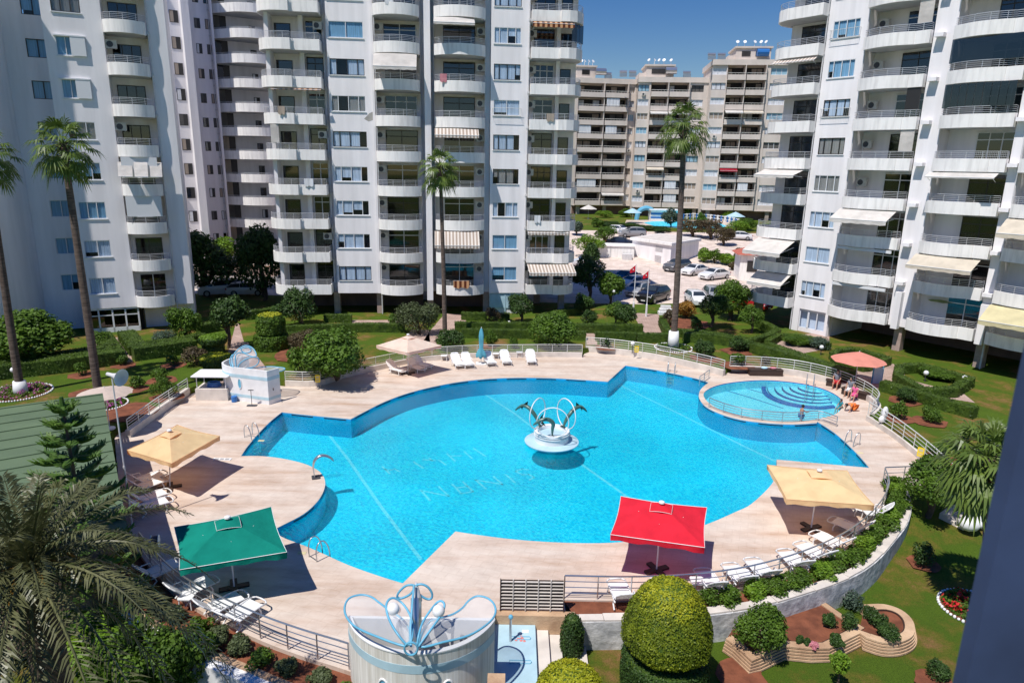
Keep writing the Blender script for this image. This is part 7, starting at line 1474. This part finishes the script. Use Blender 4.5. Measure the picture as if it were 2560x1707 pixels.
# stone edged beds of red soil on the lower lawn
def coursed(name, pts, z0, n, dz, label, w=.32, closed=False):
    P = [Vector((p.x, p.y, 0)) for p in pts]; T = empty(name, P[0], 0, label, 'stone edging'); o0 = P[0]
    for i in range(n): MB().strip([p - o0 for p in P], -w + .04, .02 + .03 * (n - 1 - i), z0 + i * dz + .03, z0 + (i + 1) * dz).build('stone_course', M['courses'], T)
    MB().strip([p - o0 for p in P], -w, -.02, z0 - .1, z0 + n * dz - .012).build('backing', M['wood_d'], T)
    return T
zc_ = -1.05
e1 = [V(x, y, -.57) for x, y in ((1668, 1465), (1690, 1480), (1728, 1516), (1745, 1508), (1800, 1482), (1865, 1488), (1905, 1487), (1975, 1440), (2010, 1452), (2040, 1468)) ]
e1 = e1[:7] + [V(1975, 1452, -.57)] + cat([V(x, y, -.57) for x, y in ((1990, 1462), (2030, 1474), (2070, 1472), (2098, 1455), (2096, 1425), (2070, 1400), (2030, 1387), (1985, 1388))], 4)
e1 = [p for p in reversed(e1)]
coursed('bed_edging', [p for p in reversed(e1)], zc_, 5, .095, 'stepped sandstone edging that rounds the two red soil beds')
coursed('bed_edging', [V(x, y, -.57) for x, y in ((1874, 1376), (1925, 1412), (1978, 1444))], zc_, 5, .09, 'straight sandstone edging between the lawn and the red soil bed', .25)
sheet('bed_soil', [V(x, y, -.64) for x, y in ((1672, 1462), (1728, 1506), (1800, 1476), (1865, 1482), (1905, 1480), (1972, 1440), (1872, 1380), (1800, 1392), (1709, 1402))], M['soil'], -.64)
sheet('bed_soil', [V(x, y, -.64) for x, y in ((1975, 1442), (1990, 1456), (2030, 1468), (2070, 1466), (2092, 1450), (2090, 1425), (2065, 1404), (2030, 1392), (1985, 1396))], M['soil'], -.64)
for x, y, r in ((1700, 1545, .8), (2150, 1562, .6), (2122, 1302, .6)): disc(V(x, y, -.95), r)
# ------------------------------------------------------------------ cars
def zq(x, y): return ((1400 + x / 3.734) / K, (480 + y / 3.734) / K)
def zl(x, y): return (x / 3.136 / K, (400 + y / 3.136) / K)
M['carglass'] = mat('car_glass', (0.03, 0.04, 0.05), 0.06, 0, spec=.8); M['lamp'] = mat('headlight_glass', (0.7, 0.72, 0.75), 0.1, 0.0, spec=.8); M['tail'] = mat('tail_light', (0.35, 0.01, 0.01), 0.2, 0.0); M['rim'] = mat('alloy_rim', (0.42, 0.43, 0.45), 0.3, 0.0, metal=.7)
PAINT = {}
def paint(n, c): PAINT[n] = mat(n + '_paint', c, 0.22, 0.0, coat=.6); return PAINT[n]
for n, c in (('white', (.74, .75, .77)), ('black', (.012, .012, .014)), ('grey', (.10, .105, .115)), ('silver', (.30, .31, .33)), ('navy', (.012, .02, .055)), ('red', (.36, .01, .015))): paint(n, c)
def make_car(kind, pn):
    """x forward, wheels on z=0"""
    L, W, Hh = {'sedan': (4.7, 1.8, 1.44), 'suv': (4.7, 1.9, 1.72), 'hatch': (4.1, 1.75, 1.48)}[kind]; T = empty('parked_car'); h = L / 2; z0 = .22; s = Hh / 1.44
    top = {'sedan': [(-h + .02, .62), (-h + .12, .98), (-h + .75, 1.04), (-1.15, 1.36), (-.4, 1.44), (.35, 1.42), (1.15, 1.02), (h - .35, .86), (h - .05, .66)],
           'suv': [(-h + .02, .62), (-h + .05, .95), (-h + .18, 1.05), (-h + .55, 1.38), (-.6, 1.44), (.35, 1.42), (1.05, 1.06), (h - .3, .92), (h - .05, .68)],
           'hatch': [(-h + .02, .62), (-h + .06, .95), (-h + .2, 1.04), (-h + .6, 1.36), (-.3, 1.44), (.4, 1.41), (1.15, 1.04), (h - .3, .86), (h - .05, .66)]}[kind]
    top = [(x, z * s) for x, z in top]
    def zt(x):
        for (a, za), (c, zc2) in zip(top[:-1], top[1:]):
            if a <= x <= c: return za + (zc2 - za) * (x - a) / (c - a)
        return top[0][1] if x < top[0][0] else top[-1][1]
    belt = .92 * s if kind != 'sedan' else .93; xs_ = sorted(set([-h + .01, -h + .05, -h + .12, -h + .2, -h + .4, -h + .6, -1.6, -1.3, -1.0, -.6, -.2, .2, .5, .8, 1.05, 1.3, 1.6, h - .5, h - .3, h - .15, h - .03])); 
    sec = []
    for x in xs_:
        t = zt(x); bt = min(belt, t - .02); w = W / 2 * (1 - .10 * (abs(x) / h) ** 4); wt = w * (1 - .30 * max(0, (t - belt)) / .55)
        e = .10 if abs(x) > h - .1 else 0
        sec.append([(x, -w * .86, z0 + e), (x, -w, z0 + .18 + e * .5), (x, -w * 1.0, bt * .72), (x, -w * .97, bt), (x, -wt, t - .03), (x, -wt * .8, t), (x, 0, t + .015), (x, wt * .8, t), (x, wt, t - .03), (x, w * .97, bt), (x, w, bt * .72), (x, w, z0 + .18 + e * .5), (x, w * .86, z0 + e)])
    n = 13; b = MB(); b.add([p for q in sec for p in q], [(i * n + k, i * n + (k + 1) % n, (i + 1) * n + (k + 1) % n, (i + 1) * n + k) for i in range(len(sec) - 1) for k in range(n)] + [tuple(reversed(range(n))), tuple((len(sec) - 1) * n + k for k in range(n))])
    b.build('body', PAINT[pn], T, smooth=True)
    cab = [x for x in xs_ if zt(x) > belt + .08]; g = MB()
    for sgn in (-1, 1):
        Q = []
        for x in cab: t = zt(x); w = W / 2 * (1 - .10 * (abs(x) / h) ** 4); wt = w * (1 - .30 * max(0, (t - belt)) / .55); f = lambda q: (x, sgn * (w * .97 + (wt - w * .97) * q + .012), belt + (t - .03 - belt) * q); Q.append((f(.10), f(.88)))
        segs = [(0, len(Q) // 2), (len(Q) // 2, len(Q) - 1)]
        for a, c in segs:
            m_ = [Q[i] for i in range(a, c + 1)]; 
            if a: m_[0] = tuple((p[0] + .05, p[1], p[2]) for p in m_[0])
            g.add([p for q in m_ for p in q], [(2 * i, 2 * i + 2, 2 * i + 3, 2 * i + 1) for i in range(len(m_) - 1)])
    g.build('side_windows', M['carglass'], T)
    def screen(xa, xb, nm):
        za, zb2 = zt(xa), zt(xb); w = W / 2; wa = w * .93 * (1 - .30 * max(0, za - belt) / .55); wb = w * .93 * (1 - .30 * max(0, zb2 - belt) / .55); dz = .028
        MB().add([(xa, -wa * .92, za + dz), (xa, wa * .92, za + dz), (xb, wb * .84, zb2 + dz), (xb, -wb * .84, zb2 + dz)], [(0, 1, 2, 3)]).build(nm, M['carglass'], T)
    fx = [p for p in top if p[0] > 0]; screen(fx[1][0] - .06, fx[0][0] + .06, 'windscreen'); bk2 = [p for p in top if p[0] < -.5]; screen(bk2[2][0] + .05 if kind == 'sedan' else bk2[2][0], bk2[3][0] - .03, 'rear_window')
    for sgn in (-1, 1):
        MB().bevbox(h - .22, h - .04, sgn * W * .36 - .2, sgn * W * .36 + .2, .62 * s, .74 * s, .04).build('headlight', M['lamp'], T)
        MB().bevbox(-h + .0, -h + .14, sgn * W * .38 - .16, sgn * W * .38 + .16, .72 * s, .88 * s, .03).build('tail_light', M['tail'], T)
        MB().bevbox(.75, .92, sgn * (W / 2 + .08) - .09, sgn * (W / 2 + .08) + .09, .95 * s, 1.07 * s, .03).build('mirror', PAINT[pn], T)
        for x in (-h + .85, h - .85):
            r = .33 * (1.08 if kind == 'suv' else 1); Mx_ = Matrix.Rotation(R(90), 4, 'X'); c = (x, sgn * (W / 2 - .09), r)
            w_ = empty('wheel', c); w_.parent = T
            MB().lathe([(r * .7, -.11), (r * .97, -.1), (r, 0), (r * .97, .1), (r * .7, .11)], 20, (0, 0, 0), Mx_).build('tyre', M['rubber'], w_, smooth='all')
            q = MB(); q.lathe([(r * .62, -.115), (r * .64, .115)], 18, (0, 0, 0), Mx_); q.build('rim', M['rim'], w_)
    MB().box(h - .05, h - .005, -.35, .35, .42, .58).build('grille', M['black'], T); MB().box(h - .006, h + .004, -.25, .25, .35, .45).build('number_plate', M['white'], T)
    return T
cars = {}
def car(kind, pn, f, r, label, group='cars in the car park', z=.36):
    a = V(*f, z); c = V(*r, z)
    if a.y > 97 and group[:12] == 'cars in the ': a = VG(*f); c = VG(*r); z = (a.z + c.z) / 2 + .01
    d = a - c; m_ = (a + c) / 2
    if (kind, pn) in cars: o = copy_tree(cars[(kind, pn)])
    else: o = make_car(kind, pn); cars[(kind, pn)] = o
    o.location = (m_.x, m_.y, z); o.rotation_euler = (0, 0, math.atan2(d.y, d.x)); tag(o, label, 'car', group)
car('suv', 'grey', zq(960, 755), zq(1215, 715), 'dark grey car parked in front of the white utility building'); car('sedan', 'white', zq(1130, 790), zq(1370, 750), 'white saloon car parked right behind the palm trunk')
car('sedan', 'white', zq(1295, 828), zq(1575, 795), 'white saloon car nearest the kiosk with the red roof'); car('suv', 'black', zq(745, 1055), zq(990, 985), 'black off-road car at the edge of the walkway')
car('hatch', 'silver', zq(630, 1000), zq(815, 930), 'grey car between the flags and the black off-road car'); car('hatch', 'white', zq(590, 905), zq(780, 880), 'white hatchback behind the flags')
car('sedan', 'navy', zq(540, 850), zq(680, 825), 'dark blue car behind the white hatchback'); car('hatch', 'white', zq(1325, 1085), zq(1215, 1010), 'white hatchback facing the camera behind the orange bush')
car('suv', 'silver', zq(1470, 1060), zq(1400, 1000), 'grey car hidden behind the big dense round tree'); car('hatch', 'red', zq(1880, 1105), zq(1690, 1070), 'red car beneath the corner balcony of the right tower')
car('sedan', 'navy', zq(640, 505), zq(480, 495), 'dark car behind the low container by the utility building'); car('suv', 'silver', zq(590, 420), zq(750, 418), 'grey estate car behind the white utility building'); car('hatch', 'white', zq(585, 395), zq(520, 380), 'white car in the far corner left of the grey estate car')
car('sedan', 'white', zq(1595, 440), zq(1725, 448), 'white car far off beside the right tower'); car('hatch', 'white', zq(160, 690), zq(320, 690), 'white car between the middle tower and the light green tree')
G_ = 'cars on the rear road'
car('hatch', 'white', zl(1800, 780), zl(1960, 765), 'white car parked beyond the rear fence in the sun', G_); car('suv', 'white', zl(1660, 1060), zl(1810, 1050), 'white car in the shade left of the middle tower, the left of two', G_); car('hatch', 'white', zl(2020, 1055), zl(1850, 1060), 'white car in the shade left of the middle tower, the right of two', G_); car('hatch', 'silver', zl(1500, 765), zl(1380, 770), 'pale car peeping out behind the left tower', G_)
# ------------------------------------------------------------------ small buildings and the far garden
def box_from(label, name, cat_n, a, b_, c, hgt, wallm, z=.35):
    T = empty(name, a, 0, label, cat_n); return T
A_, B_, C2 = V(*zq(665, 640), .35), V(*zq(1025, 705), .35), V(*zq(1282, 650), .35); T = empty('utility_building', A_, 0, 'white flat roofed utility building in the middle of the car park', 'building'); a = Vector((0, 0, 0)); b = B_ - A_; c = C2 - A_; d = c - b
poly = [(0, 0), (b.x, b.y), (c.x, c.y), (c.x - b.x, c.y - b.y)]
MB().prism(poly, -.1, 3.2).build('wall', M['wall'], T); cen_ = Vector(((c.x) / 2, c.y / 2)); MB().prism([((p[0] - cen_.x) * 1.07 + cen_.x, (p[1] - cen_.y) * 1.07 + cen_.y) for p in poly], 3.2, 3.6).build('roof_slab', M['wall2'], T); MB().prism([((p[0] - cen_.x) * .98 + cen_.x, (p[1] - cen_.y) * .98 + cen_.y) for p in poly], 3.601, 3.62).build('roof', M['kerb'], T)
t = b.normalized(); n_ = Vector((t.y, -t.x, 0))
for u, z_, w, h_ in ((.62, 2.0, 1.5, .9), (.62, .4, 1.3, 1.1), (.1, .3, .5, .6)):
    P0 = b * u + n_ * .02; q = MB(); 
    for i in range(6): q.add([P0 + Vector((0, 0, z_ + i * h_ / 6)), P0 + t * w + Vector((0, 0, z_ + i * h_ / 6)), P0 + t * w + n_ * .04 + Vector((0, 0, z_ + (i + .6) * h_ / 6)), P0 + n_ * .04 + Vector((0, 0, z_ + (i + .6) * h_ / 6))], [(0, 1, 2, 3)])
    q.build('louvre', M['pipe'], T)
p = V(*zq(335, 650), .35); T = empty('container', p, R(-4), 'long low pale container left of the utility building', 'container'); Lc = (V(*zq(645, 640), .35) - p).length; MB().box(0, Lc, 0, 3.5, 0, 2.4).build('body', M['wall2'], T); MB().box(-.1, Lc + .1, -.15, 3.6, 2.4, 2.52).build('lid', M['wall'], T); MB().box(Lc * .36, Lc * .38, -.05, -.002, 0, 2.4).build('seam', M['pipe'], T); MB().bevbox(Lc * .68, Lc * .93, -1.4, -.2, .1, 1.4, .08).build('bin', M['pipe'], T)
p = V(*zq(1665, 825), .35); T = empty('kiosk', p, R(-8), 'small white kiosk with a red tiled roof at the right tower', 'kiosk'); MB().box(0, 4.5, 0, 4, -.1, 3.4).build('wall', M['wall2'], T); MB().add([(-.5, -.5, 3.4), (5, -.5, 3.4), (5, 4.5, 3.4), (-.5, 4.5, 3.4), (2.2, 2, 4.5)], [(0, 1, 4), (1, 2, 4), (2, 3, 4), (3, 0, 4), (3, 2, 1, 0)]).build('roof', mat('red_roof_tiles', (0.45, 0.12, 0.08), .8, .2, 8), T); o = MB().box(.9, 2.2, -.06, -.002, 1.2, 2.6).build('window', M['frame_d'], T)
p = V(*zq(1290, 655), .35); T = empty('boat_trailer', p, R(-12), 'empty metal boat trailer beside the ivy hedge', 'trailer')
for s in (0, 1.5): MB().tube([(0, s, .6), (5.5, s, .55), (7, .75, .5)], .06, 5).build('beam', M['steel'], T)
for x in (.5, 2, 3.5, 5): MB().tube([(x, 0, .6), (x, .75, .35), (x, 1.5, .6)], .04, 5).build('cross_bar', M['steel'], T)
for s in (-.15, 1.65): MB().lathe([(.3, -.08), (.3, .08)], 14, (2.6, s, .3), Matrix.Rotation(R(90), 4, 'X')).build('wheel', M['rubber'], T)
MB().tube([(.4, .75, .6), (.3, .75, 1.9), (.1, .75, 2.0)], .05, 5).build('winch_post', M['steel'], T)
sheet('lawn_far', [V(*zq(x, y), 3.32) for x, y in ((130, 190), (1800, 215), (1800, 320), (1500, 350), (820, 340), (200, 300))], M['grass'], 3.315)
sheet('far_terrace', [V(*zq(x, y), 3.32) for x, y in ((620, 262), (1700, 262), (1720, 330), (600, 310))], M['deck'], 3.33)
sheet('far_pool', [V(*zq(x, y), 3.32) for x, y in ((780, 288), (860, 275), (1180, 272), (1480, 292), (1560, 318), (1480, 342), (1150, 338), (900, 325))], M['pooltile'], 3.345)
FT = 'bushes in the far garden'
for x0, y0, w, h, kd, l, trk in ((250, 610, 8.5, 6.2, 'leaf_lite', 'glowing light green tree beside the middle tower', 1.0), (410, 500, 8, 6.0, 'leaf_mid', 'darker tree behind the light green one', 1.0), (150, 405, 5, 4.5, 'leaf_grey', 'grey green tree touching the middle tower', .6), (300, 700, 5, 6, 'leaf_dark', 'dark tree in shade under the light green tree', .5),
    (820, 215, 11, 5.5, 'leaf_lite', 'wide light green tree in the middle of the far garden', 1), (620, 235, 8, 3.5, 'leaf_mid', 'round bush left of the wide far tree', 0), (430, 240, 8, 3, 'leaf_lite', 'light bush beside the far white parasol', 0), (1440, 230, 9, 4.5, 'leaf_mid', 'dark round bush under the tallest beige block', 0), (1600, 265, 10, 3.4, 'leaf_lite', 'light bush at the right of the far pool', 0), (1180, 230, 6, 4.2, 'leaf_lite', 'bright bush just right of the tall palm trunk in the far garden', 0),
    (1310, 330, 4, 5, 'leaf_mid', 'spiky young palm like bush behind the far pool hedge', 0), (1030, 330, 6, 6, 'leaf_grey', 'grey green palm like bush left of the trunk', .5), (480, 320, 9, 1.7, 'leaf_dark', 'dark hedge like bush left of the far pool', 0), (640, 330, 9, 1.6, 'leaf_dark', 'dark hedge like bush before the far pool on the left', 0), (800, 355, 9, 1.5, 'leaf_dark', 'dark hedge like bush before the middle of the far pool', 0), (950, 370, 8, 1.7, 'leaf_dark', 'dark hedge like bush just left of the palm trunk', 0),
    (1230, 420, 9, 5.5, 'leaf_red', 'brownish tree directly behind the utility building', .6), (1400, 440, 9.5, 6, 'leaf_red', 'wider brownish tree right behind the utility building', .6), (1520, 500, 7, 5.5, 'leaf_red', 'third brownish tree near the kiosk', .6), (1640, 380, 9, 4.0, 'leaf_lite', 'bright bush at the right end beside the balconies', 0), (1730, 360, 8, 4.0, 'leaf_mid', 'green bush behind the pale awning', 0),
    (1340, 655, 4.6, 3.6, 'leaf_lite', 'left part of the ivy hedge beside the utility building', 0), (1440, 665, 4.6, 3.6, 'leaf_mid', 'middle clump of the ivy hedge by the trailer', 0), (1550, 680, 4.6, 3.4, 'leaf_lite', 'right clump of the ivy hedge by the kiosk', 0), (1680, 640, 4.5, 3.5, 'leaf_red', 'dry brownish bush behind the kiosk', 0), (1630, 730, 3.0, 2.2, 'leaf_red', 'low dry bush left of the kiosk', 0), (345, 330, 5, 3, 'leaf_mid', 'bush behind the parked cars near the far white parasol', 0)):
    q = zq(x0, y0); w *= .6; h *= .62; trk *= .7; bush(q[0], q[1], w, h, kd, l, 'tree' if trk > .3 else 'shrub', FT, trunk=trk, n=3000, leaf=.17, name='garden_tree' if trk > .3 else 'garden_shrub')
for x, y, m, l in ((262, 250, 'awn_w', 'white open parasol at the left of the far pool'), (672, 290, 'paleblue', 'pale blue parasol before the far pool on the left'), (1628, 330, 'paleblue', 'pale blue parasol at the right end of the far pool')):
    q = zq(x, y); p = V(q[0], q[1], 3.3); round_parasol(l, p, 1.9, 2.1, 3.0, m, 8, 'parasols of the far pool', z0=3.3)
q = zq(800, 262); T = empty('water_slide', V(q[0], q[1], 3.32), 0, 'little turquoise arched slide on the far terrace', 'slide'); MB().tube(cat([(-2, 0, 0), (-1.6, 0, 1.8), (0, 0, 2.6), (1.6, 0, 1.8), (2, 0, 0)], 4), .5, 8).build('arch', M['ltblue'], T)
q = zq(975, 270); T = empty('bar_hut', V(q[0], q[1], 3.32), 0, 'blue and white striped hut on the far terrace', 'hut'); MB().box(-3, 3, 0, 3, 0, 2.2).build('wall', M['white'], T); MB().box(-3.02, 3.02, -.03, -.002, .5, .9).box(-3.02, 3.02, -.03, -.002, 1.3, 1.7).build('blue_stripe', M['blueplastic'], T); MB().box(-3.3, 3.3, -.5, 3.3, 2.2, 2.4).build('roof', M['white'], T)
fp = [V(*zq(x, y), 3.32) for x, y in ((1150, 256), (1250, 250), (1400, 262), (1550, 280), (1660, 305))]; T = empty('pool_fence', fp[0], 0, 'white and blue picket fence behind the far pool', 'fence'); q = MB()
for s_ in (.5, 1.1): MB().tube([p_ - fp[0] + Vector((0, 0, s_)) for p_ in fp], .07, 4).build('rail', M['white'], T)
for i, p_ in enumerate(resample(fp, 1.2)): p_ = p_ - fp[0]; MB().box(p_.x - .2, p_.x + .2, p_.y - .05, p_.y + .05, 0, 1.25).build('picket', M['white' if i % 2 else 'blueplastic'], T)
fp = [V(*zl(x, y), .35) for x, y in ((1475, 965), (1650, 955), (1900, 945), (2100, 935))]; T = empty('street_fence', fp[0], 0, 'thin dark fence along the rear road left of the middle tower', 'fence')
for s_ in (.1, 1.0, 1.9): MB().tube([p_ - fp[0] + Vector((0, 0, s_)) for p_ in fp], .025, 4).build('rail', M['metal_d'], T)
for p_ in resample(fp, 2.2): p_ = p_ - fp[0]; MB().tube([(p_.x, p_.y, 0), (p_.x, p_.y, 2.0)], .05, 5).build('post', M['metal_d'], T)
T = empty('garden_wall', V(*zl(1480, 900), .35), R(0), 'low sunny pink wall behind the street fence', 'wall'); MB().box(-2, 22, 0, .3, 0, 1.1).build('wall', M['paver'], T)
# white flower pots, carved stones and jars
for x, y, l in ((1478 + 12, 735, 'white stepped plant stand at the mouth of the walkway'), ):
    T = empty('plant_stand', V(1528, 722, .35), 0, l, 'plant stand'); 
    for i in range(3): MB().bevbox(-.7 + .1 * i, .7 - .1 * i, -.4 + i * .1, .4 - .1 * i, i * .3, (i + 1) * .3, .03).build('tier', M['white'], T)
for x, y, l in ((2200, 1215, 'large white painted jar lying by the right steps'), (2222, 1205, 'second white painted jar nearer the fan palm')):
    p = V(x, y, -.35); T = empty('jar', p, R(30 if '2nd' in l else -15), l, 'jar', 'white painted jars'); o = MB().lathe([(.12, 0), (.26, .12), (.34, .35), (.3, .62), (.16, .78), (.2, .86), (.19, .86)], 16, (0, 0, .3), Matrix.Rotation(R(85), 4, 'Y')).build('body', M['white'], T, smooth='all')
T = empty('garden_steps', V(2193, 1150), R(-52), 'pale stone steps descending at the right end of the terrace', 'steps')
for i in range(5): MB().box(.0 + i * .34, .34 + i * .34, -1.6, .1, -1.4, -.10 - i * .17).build('step', M['kerb'], T)
# ------------------------------------------------------------------ people
def person(label, loc, rz, pose, sh, pa, scale=1.0, hair='hair', sleeves=.5):
    T = empty('person', loc, rz, label, 'person', 'people by the small pool')
    J = {}
    if pose == 'sit':
        J = dict(pel=(0, 0, .50), sp=(-.02, 0, .72), ch=(.0, 0, .93), nk=(.03, 0, 1.08), hb=(.04, 0, 1.16), hd=(.06, 0, 1.26), ls=(0, .17, 1.02), le=(.10, .24, .78), lw=(.30, .16, .64), rs=(0, -.17, 1.02), re=(.10, -.24, .78), rw=(.30, -.16, .64), lh=(.02, .09, .50), lk=(.44, .12, .50), la=(.48, .12, .10), lt=(.62, .13, .05), rh=(.02, -.09, .50), rk=(.44, -.14, .48), ra=(.40, -.15, .10), rt=(.54, -.17, .05))
    elif pose == 'crawl':
        J = dict(pel=(-.30, 0, .36), sp=(-.12, 0, .44), ch=(.10, 0, .46), nk=(.24, 0, .47), hb=(.31, 0, .46), hd=(.40, 0, .44), ls=(.10, .15, .44), le=(.20, .19, .24), lw=(.26, .17, .06), rs=(.10, -.15, .44), re=(.22, -.18, .25), rw=(.32, -.15, .06), lh=(-.30, .08, .34), lk=(-.10, .12, .08), la=(-.46, .12, .06), lt=(-.60, .13, .04), rh=(-.30, -.08, .34), rk=(-.12, -.12, .08), ra=(-.48, -.13, .06), rt=(-.62, -.14, .04))
    else:
        J = dict(pel=(0, 0, .80), sp=(.0, 0, 1.0), ch=(.02, 0, 1.2), nk=(.03, 0, 1.35), hb=(.04, 0, 1.42), hd=(.06, 0, 1.53), ls=(0, .17, 1.28), le=(.22, .22, 1.10), lw=(.46, .14, 1.06), rs=(0, -.17, 1.28), re=(.22, -.22, 1.10), rw=(.46, -.10, 1.08), lh=(0, .09, .78), lk=(.05, .10, .45), la=(0, .10, .08), lt=(.14, .11, .04), rh=(0, -.09, .78), rk=(.0, -.10, .45), ra=(-.03, -.10, .08), rt=(.12, -.11, .04))
    rad = dict(pel=.13, sp=.115, ch=.13, nk=.05, hb=.07, hd=.105, ls=.06, le=.042, lw=.028, lh=.09, lk=.058, la=.037, lt=.028); rad.update({'r' + k[1:]: v for k, v in list(rad.items()) if k[0] == 'l'})
    E_ = [('pel', 'sp'), ('sp', 'ch'), ('ch', 'nk'), ('nk', 'hb'), ('hb', 'hd'), ('ch', 'ls'), ('ls', 'le'), ('le', 'lw'), ('ch', 'rs'), ('rs', 're'), ('re', 'rw'), ('pel', 'lh'), ('lh', 'lk'), ('lk', 'la'), ('la', 'lt'), ('pel', 'rh'), ('rh', 'rk'), ('rk', 'ra'), ('ra', 'rt')]
    for s in 'lr':     # palms and fingers
        w = Vector(J[s + 'w']); d = (w - Vector(J[s + 'e'])).normalized(); sd_ = d.cross(Vector((0, 0, 1))).normalized(); J[s + 'p'] = w + d * .07; rad[s + 'p'] = .03; E_.append((s + 'w', s + 'p'))
        for i in range(4):
            o_ = sd_ * (.012 * (i - 1.5) * 1.6); J['%sf%d' % (s, i)] = w + d * (.125 - .006 * abs(i - 1.3)) + o_ * 1.3 - Vector((0, 0, .01)); J['%sg%d' % (s, i)] = w + d * (.155 - .008 * abs(i - 1.3)) + o_ * 1.4 - Vector((0, 0, .03)); rad['%sf%d' % (s, i)] = .009; rad['%sg%d' % (s, i)] = .008; E_ += [(s + 'p', '%sf%d' % (s, i)), ('%sf%d' % (s, i), '%sg%d' % (s, i))]
        J[s + 'th'] = w + d * .08 + sd_ * (.05 if s == 'l' else -.05); rad[s + 'th'] = .01; E_.append((s + 'p', s + 'th'))
    def skin(name, keys, edges, fac, m, add=0.0, parent=T):
        ks = list(keys); me = bpy.data.meshes.new(name); me.from_pydata([tuple(Vector(J[k]) * scale) for k in ks], [(ks.index(a), ks.index(c)) for a, c in edges], []); me.materials.append(m); o = bpy.data.objects.new(name, me); COL.objects.link(o); o.parent = parent
        md = o.modifiers.new('skin', 'SKIN'); md.use_smooth_shade = True
        for i, k in enumerate(ks): r = (rad[k] * fac + add) * scale; yy = 1.35 if k in ('pel', 'sp', 'ch') else 1; me.skin_vertices[0].data[i].radius = (r, r * yy if k not in ('ch', 'sp', 'pel') else r); me.skin_vertices[0].data[i].use_root = (i == 0)
        o.modifiers.new('sub', 'SUBSURF').levels = 1; o.modifiers[-1].render_levels = 1; return o
    body = skin('body', J.keys(), E_, 1.0, M['skin'])
    for k in ('lm', ): pass
    if sh:
        J['ls2'] = Vector(J['ls']).lerp(Vector(J['le']), sleeves); J['rs2'] = Vector(J['rs']).lerp(Vector(J['re']), sleeves); rad['ls2'] = rad['rs2'] = .05; ks = ['sp', 'ch', 'pel', 'ls', 'rs', 'ls2', 'rs2']; skin('shirt', ks, [('sp', 'ch'), ('sp', 'pel'), ('ch', 'ls'), ('ch', 'rs'), ('ls', 'ls2'), ('rs', 'rs2')], 1.08, sh, .018)
    if pa:
        ks = ['pel', 'lh', 'lk', 'rh', 'rk']; skin('shorts', ks, [('pel', 'lh'), ('lh', 'lk'), ('pel', 'rh'), ('rh', 'rk')], 1.1, pa, .02)
    hd = Vector(J['hd']) * scale; hb_ = MB(); hb_.sphere(hd + Vector((-.018, 0, .022)) * scale, .118 * scale, 12, 8, (1.0, .9, 1.0)); hb_.build('hair', M[hair], T, smooth='all')
    f = MB(); f.sphere(hd + Vector((.045, 0, -.02)) * scale, .085 * scale, 12, 8, (.9, .85, 1.1)); f.tube([hd + Vector((.115, 0, 0)) * scale, hd + Vector((.14, 0, -.03)) * scale], .012 * scale, 5); o = f.build('face', M['skin'], T, smooth='all')
    e = MB()
    for s in (-1, 1): e.sphere(hd + Vector((.112, s * .032, .005)) * scale, .012 * scale, 6, 4)
    e.build('eyes', M['hair'], o); MB().sphere(hd + Vector((.115, 0, -.062)) * scale, .02 * scale, 6, 4, (.5, 1, .35)).build('mouth', M['tail'], o)
    return T
cl = {n: mat(n, c, .85, .15, 6) for n, c in (('red_cloth', (.5, .02, .03)), ('grey_cloth', (.22, .22, .25)), ('white_cloth', (.72, .72, .72)), ('pink_cloth', (.80, .12, .30)), ('orange_cloth', (.85, .20, .03)), ('teal_cloth', (.02, .22, .25)), ('blue_trunks', (.03, .12, .3)))}
def ze(x, y): return ((1980 + x / 8.71) / K, (900 + y / 8.71) / K)
for i, (x, y, rz, l) in enumerate(((1050, 590, -30, 'dark brown bench beneath the pink parasol on the left'), (1390, 800, -52, 'dark brown bench beneath the pink parasol on the right'))):
    p = V(*ze(x, y)); T = empty('bench', p, R(rz), l, 'bench', 'benches under the pink parasol'); MB().bevbox(-.95, .95, -.25, .25, .38, .45, .03).build('seat', M['wood_d'], T); MB().box(-.9, .9, -.2, .2, .003, .379).build('box', M['wood_d'], T)
def seat(x, y): p = V(*ze(x, y), .45); return Vector((p.x, p.y, -.05))
person('person in a grey top and red shorts sitting at the left under the pink parasol', seat(975, 470), R(-125), 'sit', cl['grey_cloth'], cl['red_cloth'], 1.0)
person('person in a grey shirt and white trousers sitting under the pink parasol', seat(1270, 640), R(-140), 'sit', cl['grey_cloth'], cl['white_cloth'], 1.0)
person('girl in a pink dress sitting at the right under the pink parasol', seat(1370, 730), R(-135), 'sit', cl['pink_cloth'], cl['pink_cloth'], .85)
person('child in a teal swim shirt sitting at the edge of the small pool', V(*ze(1062, 1030)) + Vector((0, 0, -.42)), R(-160), 'sit', cl['teal_cloth'], cl['teal_cloth'], .72)
person('boy in an orange shirt crawling on the deck beside the small pool', V(*ze(1275, 1110)), R(195), 'crawl', cl['orange_cloth'], cl['orange_cloth'], .95)
person('dark haired boy standing waist deep in the small pool', V(*ze(200, 1230), -.09) + Vector((0, 0, -.58)), R(12), 'stand', None, cl['blue_trunks'], .82)
